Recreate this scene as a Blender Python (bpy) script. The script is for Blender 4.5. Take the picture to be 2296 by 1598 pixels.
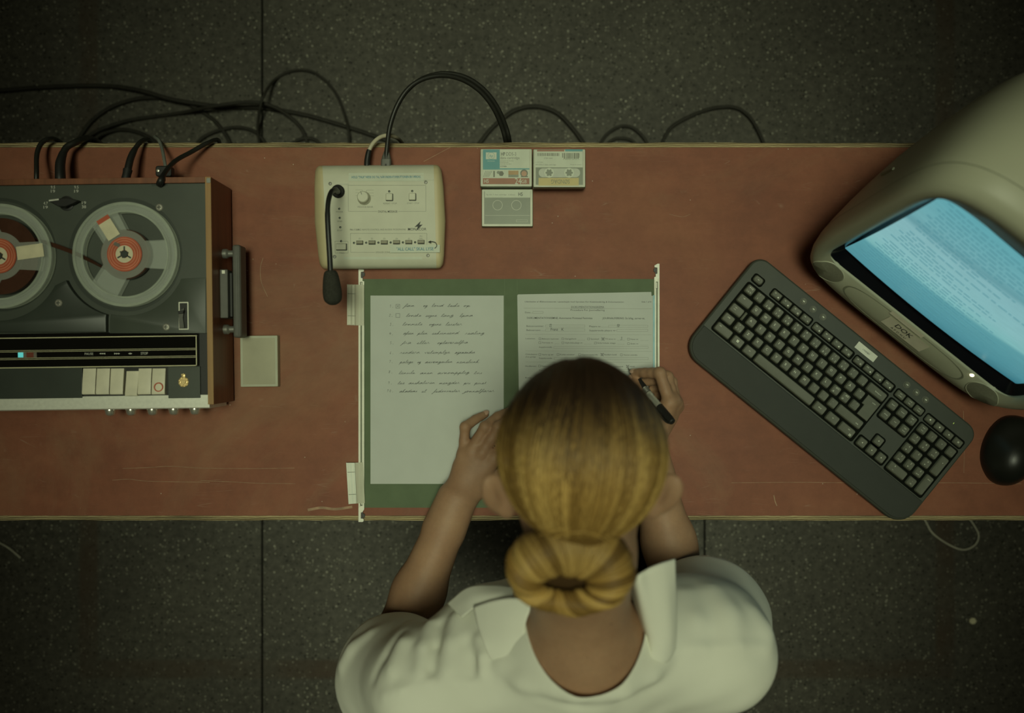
import bpy, math, random
import numpy as np
from mathutils import Matrix, Vector

for _o in list(bpy.data.objects):
    bpy.data.objects.remove(_o)
random.seed(7)
SC = bpy.context.scene
COL = SC.collection

# ------------------------------------------------------------------ camera, world, lights, exposure
DZ = 0.74                    # height of the desk surface above the floor
H = 1.30                     # camera height above the desk surface
FRAME_W = 1.618              # width of desk surface that fills the frame (m)
PX = FRAME_W / 2296.0        # metres per photo pixel on the desk surface

cam_d = bpy.data.cameras.new('camera')
cam = bpy.data.objects.new('camera', cam_d)
COL.objects.link(cam)
cam.location = (0, 0, DZ + H)
cam.rotation_euler = (0, 0, 0)
cam_d.sensor_width = 36.0
cam_d.lens = 36.0 * H / FRAME_W
cam_d.clip_start = 0.05
cam_d.dof.use_dof = True
cam_d.dof.focus_distance = 1.36
cam_d.dof.aperture_fstop = 2.3
SC.camera = cam

SC.view_settings.view_transform = 'Standard'
SC.view_settings.look = 'None'
SC.view_settings.gamma = 1.0
SC.view_settings.use_curve_mapping = False
SC.view_settings.exposure = 0.0

world = bpy.data.worlds.new('world')
SC.world = world
world.use_nodes = True
_bg = world.node_tree.nodes['Background']
_bg.inputs['Color'].default_value = (0.62, 0.52, 0.27, 1)
_bg.inputs['Strength'].default_value = 0.030


def area_light(name, loc, size, size_y, power, color, target=(0, 0, DZ), spread=180):
    ld = bpy.data.lights.new(name, 'AREA')
    ld.shape = 'RECTANGLE'
    ld.size = size
    ld.size_y = size_y
    ld.energy = power
    ld.color = color
    ld.spread = math.radians(spread)
    lo = bpy.data.objects.new(name, ld)
    COL.objects.link(lo)
    lo.location = loc
    d = Vector(target) - Vector(loc)
    lo.rotation_euler = d.to_track_quat('-Z', 'Y').to_euler()
    return lo


# one shaded ceiling lamp hung over the desk, a little behind the sitter
area_light('ceiling_lamp', (0.06, -0.06, DZ + 3.45), 2.20, 1.60, 5.35, (0.92, 1.0, 0.69),
           target=(0.02, -0.06, DZ), spread=27)


# ------------------------------------------------------------------ coordinates
def P(px, py, h=0.0):
    """photo pixel -> world point lying h metres above the desk surface"""
    f = PX * (H - h) / H
    return Vector(((px - 1148.0) * f, -(py - 799.0) * f, DZ + h))


def N3(*a):
    return np.array(a, float)


def PN(px, py, h=0.0):
    return np.array(P(px, py, h))


# ------------------------------------------------------------------ materials
def nodes_of(name):
    m = bpy.data.materials.new(name)
    m.use_nodes = True
    nt = m.node_tree
    return m, nt, nt.nodes['Principled BSDF']


def mat(name, col, rough=0.5, metal=0.0, var=0.10, scale=60.0, bump=0.0, bscale=400.0, spec=0.5,
        trans=0.0, alpha=1.0, emit=None, estr=0.0, coat=0.0, ior=1.45):
    m, nt, b = nodes_of(name)
    tc = nt.nodes.new('ShaderNodeTexCoord')
    nz = nt.nodes.new('ShaderNodeTexNoise')
    nz.inputs['Scale'].default_value = scale
    nz.inputs['Detail'].default_value = 5
    nt.links.new(tc.outputs['Object'], nz.inputs['Vector'])
    rp = nt.nodes.new('ShaderNodeValToRGB')
    rp.color_ramp.elements[0].position = 0.3
    rp.color_ramp.elements[1].position = 0.7
    rp.color_ramp.elements[0].color = tuple(c * (1 - var) for c in col) + (1,)
    rp.color_ramp.elements[1].color = tuple(min(1, c * (1 + var)) for c in col) + (1,)
    nt.links.new(nz.outputs['Fac'], rp.inputs['Fac'])
    nt.links.new(rp.outputs['Color'], b.inputs['Base Color'])
    b.inputs['Roughness'].default_value = rough
    b.inputs['Metallic'].default_value = metal
    b.inputs['Specular IOR Level'].default_value = spec
    b.inputs['IOR'].default_value = ior
    b.inputs['Transmission Weight'].default_value = trans
    b.inputs['Alpha'].default_value = alpha
    b.inputs['Coat Weight'].default_value = coat
    if emit:
        b.inputs['Emission Color'].default_value = tuple(emit) + (1,)
        b.inputs['Emission Strength'].default_value = estr
    if bump > 0:
        n2 = nt.nodes.new('ShaderNodeTexNoise')
        n2.inputs['Scale'].default_value = bscale
        n2.inputs['Detail'].default_value = 3
        nt.links.new(tc.outputs['Object'], n2.inputs['Vector'])
        bp = nt.nodes.new('ShaderNodeBump')
        bp.inputs['Strength'].default_value = bump
        bp.inputs['Distance'].default_value = 0.002
        nt.links.new(n2.outputs['Fac'], bp.inputs['Height'])
        nt.links.new(bp.outputs['Normal'], b.inputs['Normal'])
    return m


class NB:
    """tiny node-building helper"""
    def __init__(s, name):
        s.m, s.nt, s.b = nodes_of(name)
        s.tc = s.nt.nodes.new('ShaderNodeTexCoord')

    def n(s, t, **kw):
        x = s.nt.nodes.new(t)
        for k, v in kw.items():
            if k in x.inputs:
                x.inputs[k].default_value = v
            else:
                setattr(x, k, v)
        return x

    def l(s, a, b):
        s.nt.links.new(a, b)

    def mapping(s, scale=(1, 1, 1), loc=(0, 0, 0), rot=(0, 0, 0)):
        mp = s.n('ShaderNodeMapping')
        mp.inputs['Scale'].default_value = scale
        mp.inputs['Location'].default_value = loc
        mp.inputs['Rotation'].default_value = rot
        s.l(s.tc.outputs['Object'], mp.inputs['Vector'])
        return mp.outputs['Vector']

    def noise(s, vec, scale, detail=4, rough=0.55, dist=0.0):
        x = s.n('ShaderNodeTexNoise', Scale=scale, Detail=detail, Roughness=rough, Distortion=dist)
        s.l(vec, x.inputs['Vector'])
        return x.outputs['Fac']

    def voro(s, vec, scale, out='Distance', feature='F1'):
        x = s.n('ShaderNodeTexVoronoi', Scale=scale)
        x.feature = feature
        s.l(vec, x.inputs['Vector'])
        return x.outputs[out]

    def ramp(s, fac, stops, interp='LINEAR'):
        x = s.n('ShaderNodeValToRGB')
        cr = x.color_ramp
        cr.interpolation = interp
        while len(cr.elements) < len(stops):
            cr.elements.new(0.5)
        for e, (p, c) in zip(cr.elements, stops):
            e.position = p
            e.color = (c, c, c, 1) if isinstance(c, (int, float)) else tuple(c) + (1,)
        s.l(fac, x.inputs['Fac'])
        return x.outputs['Color']

    def mix(s, fac, a, b, mode='MIX'):
        x = s.n('ShaderNodeMix', data_type='RGBA', blend_type=mode)
        for src, idx in ((fac, 0), (a, 6), (b, 7)):
            if isinstance(src, (int, float)):
                x.inputs[idx].default_value = src
            elif isinstance(src, tuple):
                x.inputs[idx].default_value = src + (1,)
            else:
                s.l(src, x.inputs[idx])
        return x.outputs[2]

    def math(s, op, a, b=None, c=None):
        x = s.n('ShaderNodeMath', operation=op)
        for i, v in enumerate((a, b, c)):
            if v is None:
                continue
            if isinstance(v, (int, float)):
                x.inputs[i].default_value = v
            else:
                s.l(v, x.inputs[i])
        return x.outputs[0]

    def bump(s, h, strength=0.3, dist=0.002):
        x = s.n('ShaderNodeBump', Strength=strength, Distance=dist)
        s.l(h, x.inputs['Height'])
        s.l(x.outputs['Normal'], s.b.inputs['Normal'])


def floor_material():
    k = NB('terrazzo')
    v = k.mapping()
    big = k.noise(v, 3.0, 4)
    base = k.ramp(big, [(0.3, (0.072, 0.068, 0.055)), (0.7, (0.102, 0.097, 0.077))])
    med = k.noise(v, 60, 5, 0.7)
    base = k.mix(0.8, base, k.ramp(med, [(0.30, 0.50), (0.70, 1.45)]), 'MULTIPLY')
    # light chips
    for sc, thr, amt in ((150.0, 0.30, 0.40), (85.0, 0.22, 0.75)):
        vo = k.n('ShaderNodeTexVoronoi', Scale=sc)
        k.l(v, vo.inputs['Vector'])
        sep = k.n('ShaderNodeSeparateColor')
        k.l(vo.outputs['Color'], sep.inputs[0])
        chip = k.ramp(vo.outputs['Distance'], [(thr * 0.7, 1.0), (thr, 0.0)])
        pick = k.ramp(sep.outputs[0], [(0.66, 0.0), (0.78, amt), (1.0, 1.0)])
        f = k.math('MULTIPLY', chip, pick)
        base = k.mix(f, base, (0.42, 0.41, 0.32))
        dark = k.ramp(sep.outputs[1], [(0.80, 0.0), (0.84, 1.0)])
        f2 = k.math('MULTIPLY', k.ramp(vo.outputs['Distance'], [(thr * 0.8, 1.0), (thr * 1.15, 0.0)]), dark)
        base = k.mix(f2, base, (0.012, 0.011, 0.008))
    # worn brown stain left by an old floor frame (a rectangle round the desk)
    sx = k.n('ShaderNodeSeparateXYZ')
    k.l(v, sx.inputs[0])
    ax = k.math('ABSOLUTE', k.math('SUBTRACT', sx.outputs[0], 0.012))
    ay = k.math('ABSOLUTE', k.math('SUBTRACT', sx.outputs[1], 0.20))
    dx = k.math('SUBTRACT', ax, 1.062)
    dy = k.math('SUBTRACT', ay, 0.975)
    box = k.math('ABSOLUTE', k.math('MAXIMUM', dx, dy))
    band = k.ramp(box, [(0.018, 1.0), (0.028, 0.0)])
    st = k.math('MULTIPLY', band, k.ramp(k.noise(v, 7, 5), [(0.30, 0.15), (0.65, 0.75)]))
    base = k.mix(st, base, (0.075, 0.050, 0.031))
    k.l(base, k.b.inputs['Base Color'])
    k.b.inputs['Roughness'].default_value = 0.62
    k.b.inputs['Specular IOR Level'].default_value = 0.25
    k.bump(med, 0.15, 0.001)
    return k.m


def desk_material():
    k = NB('red_brown_film_plywood')
    v = k.mapping()
    n1 = k.noise(v, 4.0, 6, 0.65)
    col = k.ramp(n1, [(0.25, (0.200, 0.066, 0.036)), (0.5, (0.250, 0.090, 0.050)), (0.75, (0.300, 0.125, 0.070))])
    n2 = k.noise(k.mapping((1, 4, 1)), 9, 6, 0.7)
    col = k.mix(0.35, col, k.ramp(n2, [(0.3, 0.80), (0.7, 1.18)]), 'MULTIPLY')
    nm = k.noise(v, 28, 8, 0.75)
    col = k.mix(0.6, col, k.ramp(nm, [(0.3, 0.78), (0.7, 1.2)]), 'MULTIPLY')
    # dusty rubbed patches
    n3 = k.noise(v, 2.2, 8, 0.75, 0.6)
    col = k.mix(k.ramp(n3, [(0.50, 0.0), (0.70, 0.45)]), col, (0.33, 0.21, 0.12))
    # fine scratches in a few directions
    for rot, sc, th in ((0.5, 22, 0.012), (-0.9, 16, 0.010), (0.05, 12, 0.012), (1.5, 12, 0.012)):
        mv = k.mapping((0.35, 4.5, 1), (rot, 0, 0), (0, 0, rot))
        dn = k.n('ShaderNodeTexVoronoi', Scale=sc)
        dn.feature = 'DISTANCE_TO_EDGE'
        k.l(mv, dn.inputs['Vector'])
        line = k.ramp(dn.outputs['Distance'], [(0.0, 1.0), (th, 0.0)])
        msk = k.ramp(k.noise(v, 9 + sc, 3), [(0.60, 0.0), (0.70, 0.34)])
        col = k.mix(k.math('MULTIPLY', line, msk), col, (0.44, 0.32, 0.23))
    # pale specks
    vo = k.n('ShaderNodeTexVoronoi', Scale=110)
    k.l(v, vo.inputs['Vector'])
    sep = k.n('ShaderNodeSeparateColor')
    k.l(vo.outputs['Color'], sep.inputs[0])
    sp = k.math('MULTIPLY', k.ramp(vo.outputs['Distance'], [(0.07, 1.0), (0.12, 0.0)]),
                k.ramp(sep.outputs[0], [(0.972, 0.0), (0.98, 0.7)]))
    col = k.mix(sp, col, (0.6, 0.52, 0.40))
    k.l(col, k.b.inputs['Base Color'])
    k.l(k.ramp(n1, [(0.2, 0.50), (0.8, 0.66)]), k.b.inputs['Roughness'])
    k.b.inputs['Specular IOR Level'].default_value = 0.25
    k.bump(n2, 0.06, 0.001)
    return k.m


def ply_edge_material():
    k = NB('plywood_edge')
    v = k.mapping((0.6, 1, 1))
    w = k.n('ShaderNodeTexWave', Scale=95.0, Distortion=3.5, Detail=4)
    w.inputs['Detail Scale'].default_value = 0.8
    w.bands_direction = 'Y'
    k.l(v, w.inputs['Vector'])
    col = k.ramp(w.outputs['Fac'], [(0.0, (0.18, 0.125, 0.055)), (0.45, (0.40, 0.31, 0.155)), (1.0, (0.56, 0.46, 0.26))])
    n = k.noise(k.mapping((1.2, 20, 10)), 6, 6, 0.7)
    col = k.mix(1.0, col, k.ramp(n, [(0.30, 0.30), (0.50, 0.8), (0.72, 1.25)]), 'MULTIPLY')
    k.l(col, k.b.inputs['Base Color'])
    k.b.inputs['Roughness'].default_value = 0.75
    return k.m


def wood_material(name, dark, light, axis=1, rough=0.5):
    k = NB(name)
    sc = [55, 55, 55]
    sc[axis] = 2.5
    n = k.noise(k.mapping(tuple(sc)), 1.6, 7, 0.6, 0.3)
    col = k.ramp(n, [(0.28, dark), (0.72, light)])
    k.l(col, k.b.inputs['Base Color'])
    k.b.inputs['Roughness'].default_value = rough
    return k.m


def skin_material():
    k = NB('skin')
    v = k.mapping()
    n1 = k.noise(v, 16, 5, 0.6)
    n2 = k.noise(v, 160, 4, 0.7)
    col = k.ramp(n1, [(0.30, (0.345, 0.195, 0.115)), (0.70, (0.435, 0.262, 0.155))])
    col = k.mix(0.35, col, k.ramp(n2, [(0.3, 0.80), (0.7, 1.12)]), 'MULTIPLY')
    vo = k.n('ShaderNodeTexVoronoi', Scale=42)
    k.l(v, vo.inputs['Vector'])
    sep = k.n('ShaderNodeSeparateColor')
    k.l(vo.outputs['Color'], sep.inputs[0])
    mole = k.math('MULTIPLY', k.ramp(vo.outputs['Distance'], [(0.045, 1.0), (0.075, 0.0)]),
                  k.ramp(sep.outputs[0], [(0.93, 0.0), (0.94, 0.8)]))
    col = k.mix(mole, col, (0.12, 0.05, 0.03))
    k.l(col, k.b.inputs['Base Color'])
    k.b.inputs['Roughness'].default_value = 0.55
    k.b.inputs['Specular IOR Level'].default_value = 0.35
    k.b.inputs['Subsurface Weight'].default_value = 0.12
    k.b.inputs['Subsurface Radius'].default_value = (0.008, 0.003, 0.0015)
    k.bump(n2, 0.10, 0.001)
    return k.m


def hair_material(name):
    k = NB(name)
    at = k.n('ShaderNodeAttribute', attribute_name='tone')
    sep = k.n('ShaderNodeSeparateColor')
    k.l(at.outputs['Color'], sep.inputs[0])
    # red channel: strand tone, green channel: blend from the dark root colours to blonde
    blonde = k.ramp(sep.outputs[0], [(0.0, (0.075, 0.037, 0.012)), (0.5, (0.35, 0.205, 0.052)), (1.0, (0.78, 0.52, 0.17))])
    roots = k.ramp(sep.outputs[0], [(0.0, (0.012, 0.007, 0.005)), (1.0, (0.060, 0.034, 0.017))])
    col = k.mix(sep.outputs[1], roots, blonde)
    k.l(col, k.b.inputs['Base Color'])
    k.b.inputs['Roughness'].default_value = 0.5
    k.b.inputs['Specular IOR Level'].default_value = 0.3
    return k.m


def cloth_material():
    k = NB('white_cotton')
    v = k.mapping()
    w1 = k.n('ShaderNodeTexWave', Scale=420.0, Distortion=0.4)
    w1.bands_direction = 'X'
    k.l(v, w1.inputs['Vector'])
    w2 = k.n('ShaderNodeTexWave', Scale=420.0, Distortion=0.4)
    w2.bands_direction = 'Y'
    k.l(v, w2.inputs['Vector'])
    weave = k.math('ADD', w1.outputs['Fac'], w2.outputs['Fac'])
    n = k.noise(v, 8, 5)
    col = k.ramp(n, [(0.3, (0.76, 0.76, 0.65)), (0.7, (0.82, 0.82, 0.71))])
    k.l(col, k.b.inputs['Base Color'])
    k.b.inputs['Roughness'].default_value = 0.85
    k.b.inputs['Specular IOR Level'].default_value = 0.15
    k.bump(weave, 0.10, 0.0006)
    return k.m


def screen_material():
    """a CRT picture: pale cyan page, one bright refresh band, darker foot"""
    k = NB('crt_picture')
    sx = k.n('ShaderNodeSeparateXYZ')
    k.l(k.tc.outputs['Object'], sx.inputs[0])
    y = k.math('MULTIPLY_ADD', sx.outputs[0], -0.10, sx.outputs[2])
    f = k.math('MULTIPLY_ADD', y, 1 / 0.26, 0.5)
    col = k.ramp(f, [(0.0, (0.035, 0.17, 0.215)), (0.12, (0.075, 0.27, 0.315)), (0.34, (0.105, 0.33, 0.365)),
                     (0.37, (0.20, 0.475, 0.475)), (0.46, (0.235, 0.49, 0.50)), (0.70, (0.225, 0.46, 0.485)),
                     (0.74, (0.13, 0.33, 0.365)), (0.80, (0.16, 0.40, 0.43)), (1.0, (0.12, 0.38, 0.42))])
    n = k.noise(k.mapping((30, 1, 300)), 1.0, 2)
    col = k.mix(0.25, col, k.ramp(n, [(0.3, 0.8), (0.7, 1.15)]), 'MULTIPLY')
    k.l(col, k.b.inputs['Emission Color'])
    k.b.inputs['Emission Strength'].default_value = 0.95
    k.b.inputs['Base Color'].default_value = (0.02, 0.025, 0.03, 1)
    k.b.inputs['Roughness'].default_value = 0.25
    return k.m


M = {}
M['floor'] = floor_material()
M['room_wall'] = mat('olive_wall_paint', (0.10, 0.10, 0.07), 0.9)
M['joint'] = mat('floor_joint', (0.012, 0.011, 0.008), 0.9)
M['desk'] = desk_material()
M['ply'] = ply_edge_material()
M['trestle'] = wood_material('trestle_wood', (0.12, 0.07, 0.035), (0.22, 0.14, 0.07))
M['teak'] = wood_material('teak_veneer', (0.15, 0.050, 0.021), (0.27, 0.098, 0.042), 1, 0.45)
M['teak_cut'] = wood_material('teak_cut_edge', (0.30, 0.16, 0.055), (0.46, 0.27, 0.095), 1, 0.5)
M['deck'] = mat('grey_deck_plate', (0.066, 0.077, 0.061), 0.42, 0.0, 0.10, 18, 0.04, 900)
M['deck_dark'] = mat('black_cover', (0.045, 0.054, 0.044), 0.38, 0, 0.12, 20, 0.04, 900)
M['black'] = mat('black_plastic', (0.018, 0.018, 0.016), 0.45)
M['black_soft'] = mat('black_rubber', (0.016, 0.016, 0.014), 0.62)
M['black_gloss'] = mat('black_gloss_glass', (0.006, 0.006, 0.005), 0.08, 0, 0.05, 20, 0, 400, 0.5, coat=0.4)
M['cream_line'] = mat('cream_line', (0.70, 0.66, 0.42), 0.4)
M['cream_key'] = mat('ivory_plastic', (0.80, 0.75, 0.58), 0.4, 0, 0.06)
M['alu'] = mat('brushed_aluminium', (0.84, 0.84, 0.74), 0.42, 0.30, 0.06, 200)
M['chrome'] = mat('chrome', (0.72, 0.70, 0.60), 0.26, 0.75, 0.04)
M['gold'] = mat('gilt_metal', (0.74, 0.56, 0.26), 0.38, 0.45, 0.25, 900)
M['zinc'] = mat('grey_zinc', (0.24, 0.24, 0.21), 0.45, 0.5, 0.12)
M['grey_bar'] = mat('grey_handle_plastic', (0.115, 0.115, 0.098), 0.5, 0, 0.1)
M['white_ink'] = mat('white_print', (0.62, 0.62, 0.54), 0.6)
M['grey_ink'] = mat('grey_print', (0.21, 0.22, 0.17), 0.6)
M['dark_ink'] = mat('dark_print', (0.045, 0.05, 0.042), 0.6)
M['pen_ink'] = mat('pen_ink', (0.035, 0.045, 0.042), 0.6)
M['blue_ink'] = mat('blue_print', (0.045, 0.22, 0.32), 0.6)
M['red'] = mat('red_label', (0.52, 0.105, 0.045), 0.5, 0, 0.12)
M['red_line'] = mat('pale_red_line', (0.72, 0.36, 0.22), 0.5)
M['cream'] = mat('cream_label', (0.74, 0.67, 0.46), 0.5)
M['tape'] = mat('brown_magnetic_tape', (0.070, 0.030, 0.018), 0.22, 0, 0.15, 50)
M['reel_clear'] = mat('clear_reel_plastic', (0.80, 0.86, 0.76), 0.12, 0, 0.03, 60, trans=0.0, alpha=0.17)
M['reel_rim'] = mat('frosted_reel_rim', (0.62, 0.68, 0.56), 0.3, 0, 0.08, 60, alpha=0.36)
M['tab_clear'] = mat('clear_tab_plastic', (0.78, 0.78, 0.62), 0.15, 0, 0.05, 60, alpha=0.52)
M['tab_white'] = mat('white_tab_insert', (0.70, 0.74, 0.62), 0.3, 0, 0.06)
M['rail'] = mat('white_folder_rail', (0.84, 0.84, 0.70), 0.35, 0, 0.05)
M['slot'] = mat('rail_slot_shadow_gap', (0.17, 0.19, 0.13), 0.6)
M['folder'] = mat('green_card', (0.118, 0.162, 0.088), 0.75, 0, 0.10, 30, 0.08, 700)
M['folder_crease'] = mat('green_card_crease', (0.145, 0.195, 0.11), 0.75, 0, 0.10, 30)
M['paper'] = mat('white_paper', (0.565, 0.595, 0.55), 0.8, 0, 0.025, 25, 0.03, 900, 0.2)
M['blue_edge'] = mat('pale_blue_strip', (0.36, 0.62, 0.68), 0.6)
M['console'] = mat('ivory_console_panel', (0.60, 0.60, 0.47), 0.5, 0, 0.05, 30)
M['console_side'] = mat('yellowed_console_cheek', (0.56, 0.485, 0.285), 0.45, 0, 0.08, 14)
M['console_btn'] = mat('ivory_console_button', (0.60, 0.60, 0.46), 0.4, 0, 0.05)
M['console_key'] = mat('olive_zone_button', (0.25, 0.235, 0.155), 0.45, 0, 0.1)
M['tape_strip'] = mat('matt_adhesive_tape', (0.64, 0.65, 0.54), 0.3, 0, 0.06)
M['led_off'] = mat('dark_indicator', (0.03, 0.045, 0.03), 0.25)
M['foam'] = mat('grey_foam', (0.050, 0.050, 0.040), 0.95, 0, 0.18, 300, 0.8, 700, 0.1)
M['cable'] = mat('black_cable', (0.020, 0.020, 0.016), 0.42, 0, 0.1)
M['cable_dusty'] = mat('dusty_black_cable', (0.026, 0.024, 0.017), 0.7, 0, 0.25)
M['cable_grey'] = mat('grey_cable', (0.16, 0.17, 0.145), 0.5, 0, 0.1)
M['cable_beige'] = mat('beige_cable', (0.55, 0.50, 0.36), 0.5, 0, 0.1)
M['cord_pale'] = mat('pale_grey_cord', (0.62, 0.60, 0.48), 0.6, 0, 0.1)
M['scratch'] = mat('pale_scratch', (0.36, 0.235, 0.145), 0.7, 0, 0.3, 90)
M['case'] = mat('cassette_case_plastic', (0.40, 0.42, 0.30), 0.25, 0, 0.06, 30, alpha=0.72)
M['case_solid'] = mat('smoked_case_tray', (0.155, 0.18, 0.115), 0.35, 0, 0.12, 25)
M['case_olive'] = mat('olive_case_face', (0.40, 0.38, 0.26), 0.35, 0, 0.10, 18)
M['case_rim'] = mat('pale_case_rim', (0.47, 0.48, 0.36), 0.3, 0, 0.06)
M['card_white'] = mat('inlay_card', (0.60, 0.64, 0.52), 0.55, 0, 0.04)
M['card_teal'] = mat('teal_print', (0.115, 0.33, 0.345), 0.5, 0, 0.06)
M['card_brown'] = mat('brown_red_print', (0.34, 0.15, 0.09), 0.5, 0, 0.08)
M['card_yellow'] = mat('yellow_card', (0.60, 0.50, 0.24), 0.6, 0, 0.05)
M['card_face'] = mat('portrait_tone', (0.52, 0.32, 0.22), 0.6)
M['card_gold'] = mat('ochre_print', (0.47, 0.32, 0.17), 0.6)
M['spool'] = mat('pale_spool_plastic', (0.46, 0.49, 0.40), 0.4)
M['kb'] = mat('graphite_plastic', (0.060, 0.066, 0.052), 0.52, 0, 0.05, 40, 0.05, 1500, 0.4)
M['kb_well'] = mat('key_well', (0.005, 0.006, 0.004), 0.8, spec=0.1)
M['kb_rest'] = mat('palm_rest', (0.040, 0.044, 0.036), 0.62, 0, 0.05, 40, 0.08, 1800, 0.35)
M['key'] = mat('key_plastic', (0.118, 0.122, 0.088), 0.50, 0, 0.06, 90, 0, 400, 0.45)
M['legend'] = mat('key_legend', (0.82, 0.84, 0.68), 0.6)
M['label_white'] = mat('white_sticker', (0.72, 0.72, 0.60), 0.5)
M['led_green'] = mat('green_indicator', (0.3, 0.4, 0.1), 0.3, emit=(0.55, 0.75, 0.15), estr=0.35)
M['shell'] = mat('beige_computer_shell', (0.47, 0.475, 0.345), 0.42, 0, 0.05, 9, 0.03, 900, 0.4)
M['shell_oval'] = mat('speaker_cloth', (0.24, 0.24, 0.17), 0.7, 0, 0.1, 300, 0.3, 1600)
M['shell_line'] = mat('shell_groove', (0.25, 0.26, 0.18), 0.6)
M['crt_black'] = mat('black_crt_surround', (0.006, 0.007, 0.010), 0.2)
M['screen'] = screen_material()
M['screen_ink'] = mat('screen_text', (0.02, 0.05, 0.06), 0.4, emit=(0.075, 0.245, 0.285), estr=1.0)
M['lamp_on'] = mat('lit_power_lamp', (0.9, 0.9, 0.7), 0.3, emit=(1.0, 0.95, 0.62), estr=2.2)
M['mouse'] = mat('black_mouse_shell', (0.014, 0.015, 0.012), 0.36, 0, 0.08)
M['skin'] = skin_material()
M['nail'] = mat('fingernail', (0.62, 0.40, 0.29), 0.3, 0, 0.05)
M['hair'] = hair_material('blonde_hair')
M['hair_base'] = hair_material('hair_under_layer')
M['shirt'] = cloth_material()
M['trouser'] = mat('dark_trouser_cloth', (0.030, 0.032, 0.034), 0.9, 0, 0.15, 200, 0.2, 900)
M['shoe'] = mat('white_shoe_leather', (0.42, 0.42, 0.38), 0.5)
M['stool'] = wood_material('stool_wood', (0.10, 0.052, 0.024), (0.18, 0.095, 0.045))
M['eye'] = mat('eye_white', (0.7, 0.68, 0.62), 0.2)
M['iris'] = mat('grey_iris', (0.06, 0.09, 0.10), 0.15)
M['pen_clear'] = mat('clear_pen_barrel', (0.72, 0.72, 0.60), 0.08, 0, 0.03, 60, alpha=0.38)
M['stone'] = mat('pale_scrap', (0.86, 0.80, 0.55), 0.8)
M['cyan_lit'] = mat('cyan_meter_light', (0.1, 0.4, 0.4), 0.3, emit=(0.10, 0.55, 0.52), estr=0.75)
M['meter_red'] = mat('dull_red_meter', (0.20, 0.055, 0.035), 0.3)
M['meter_grey'] = mat('grey_meter', (0.20, 0.18, 0.15), 0.3)


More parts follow.
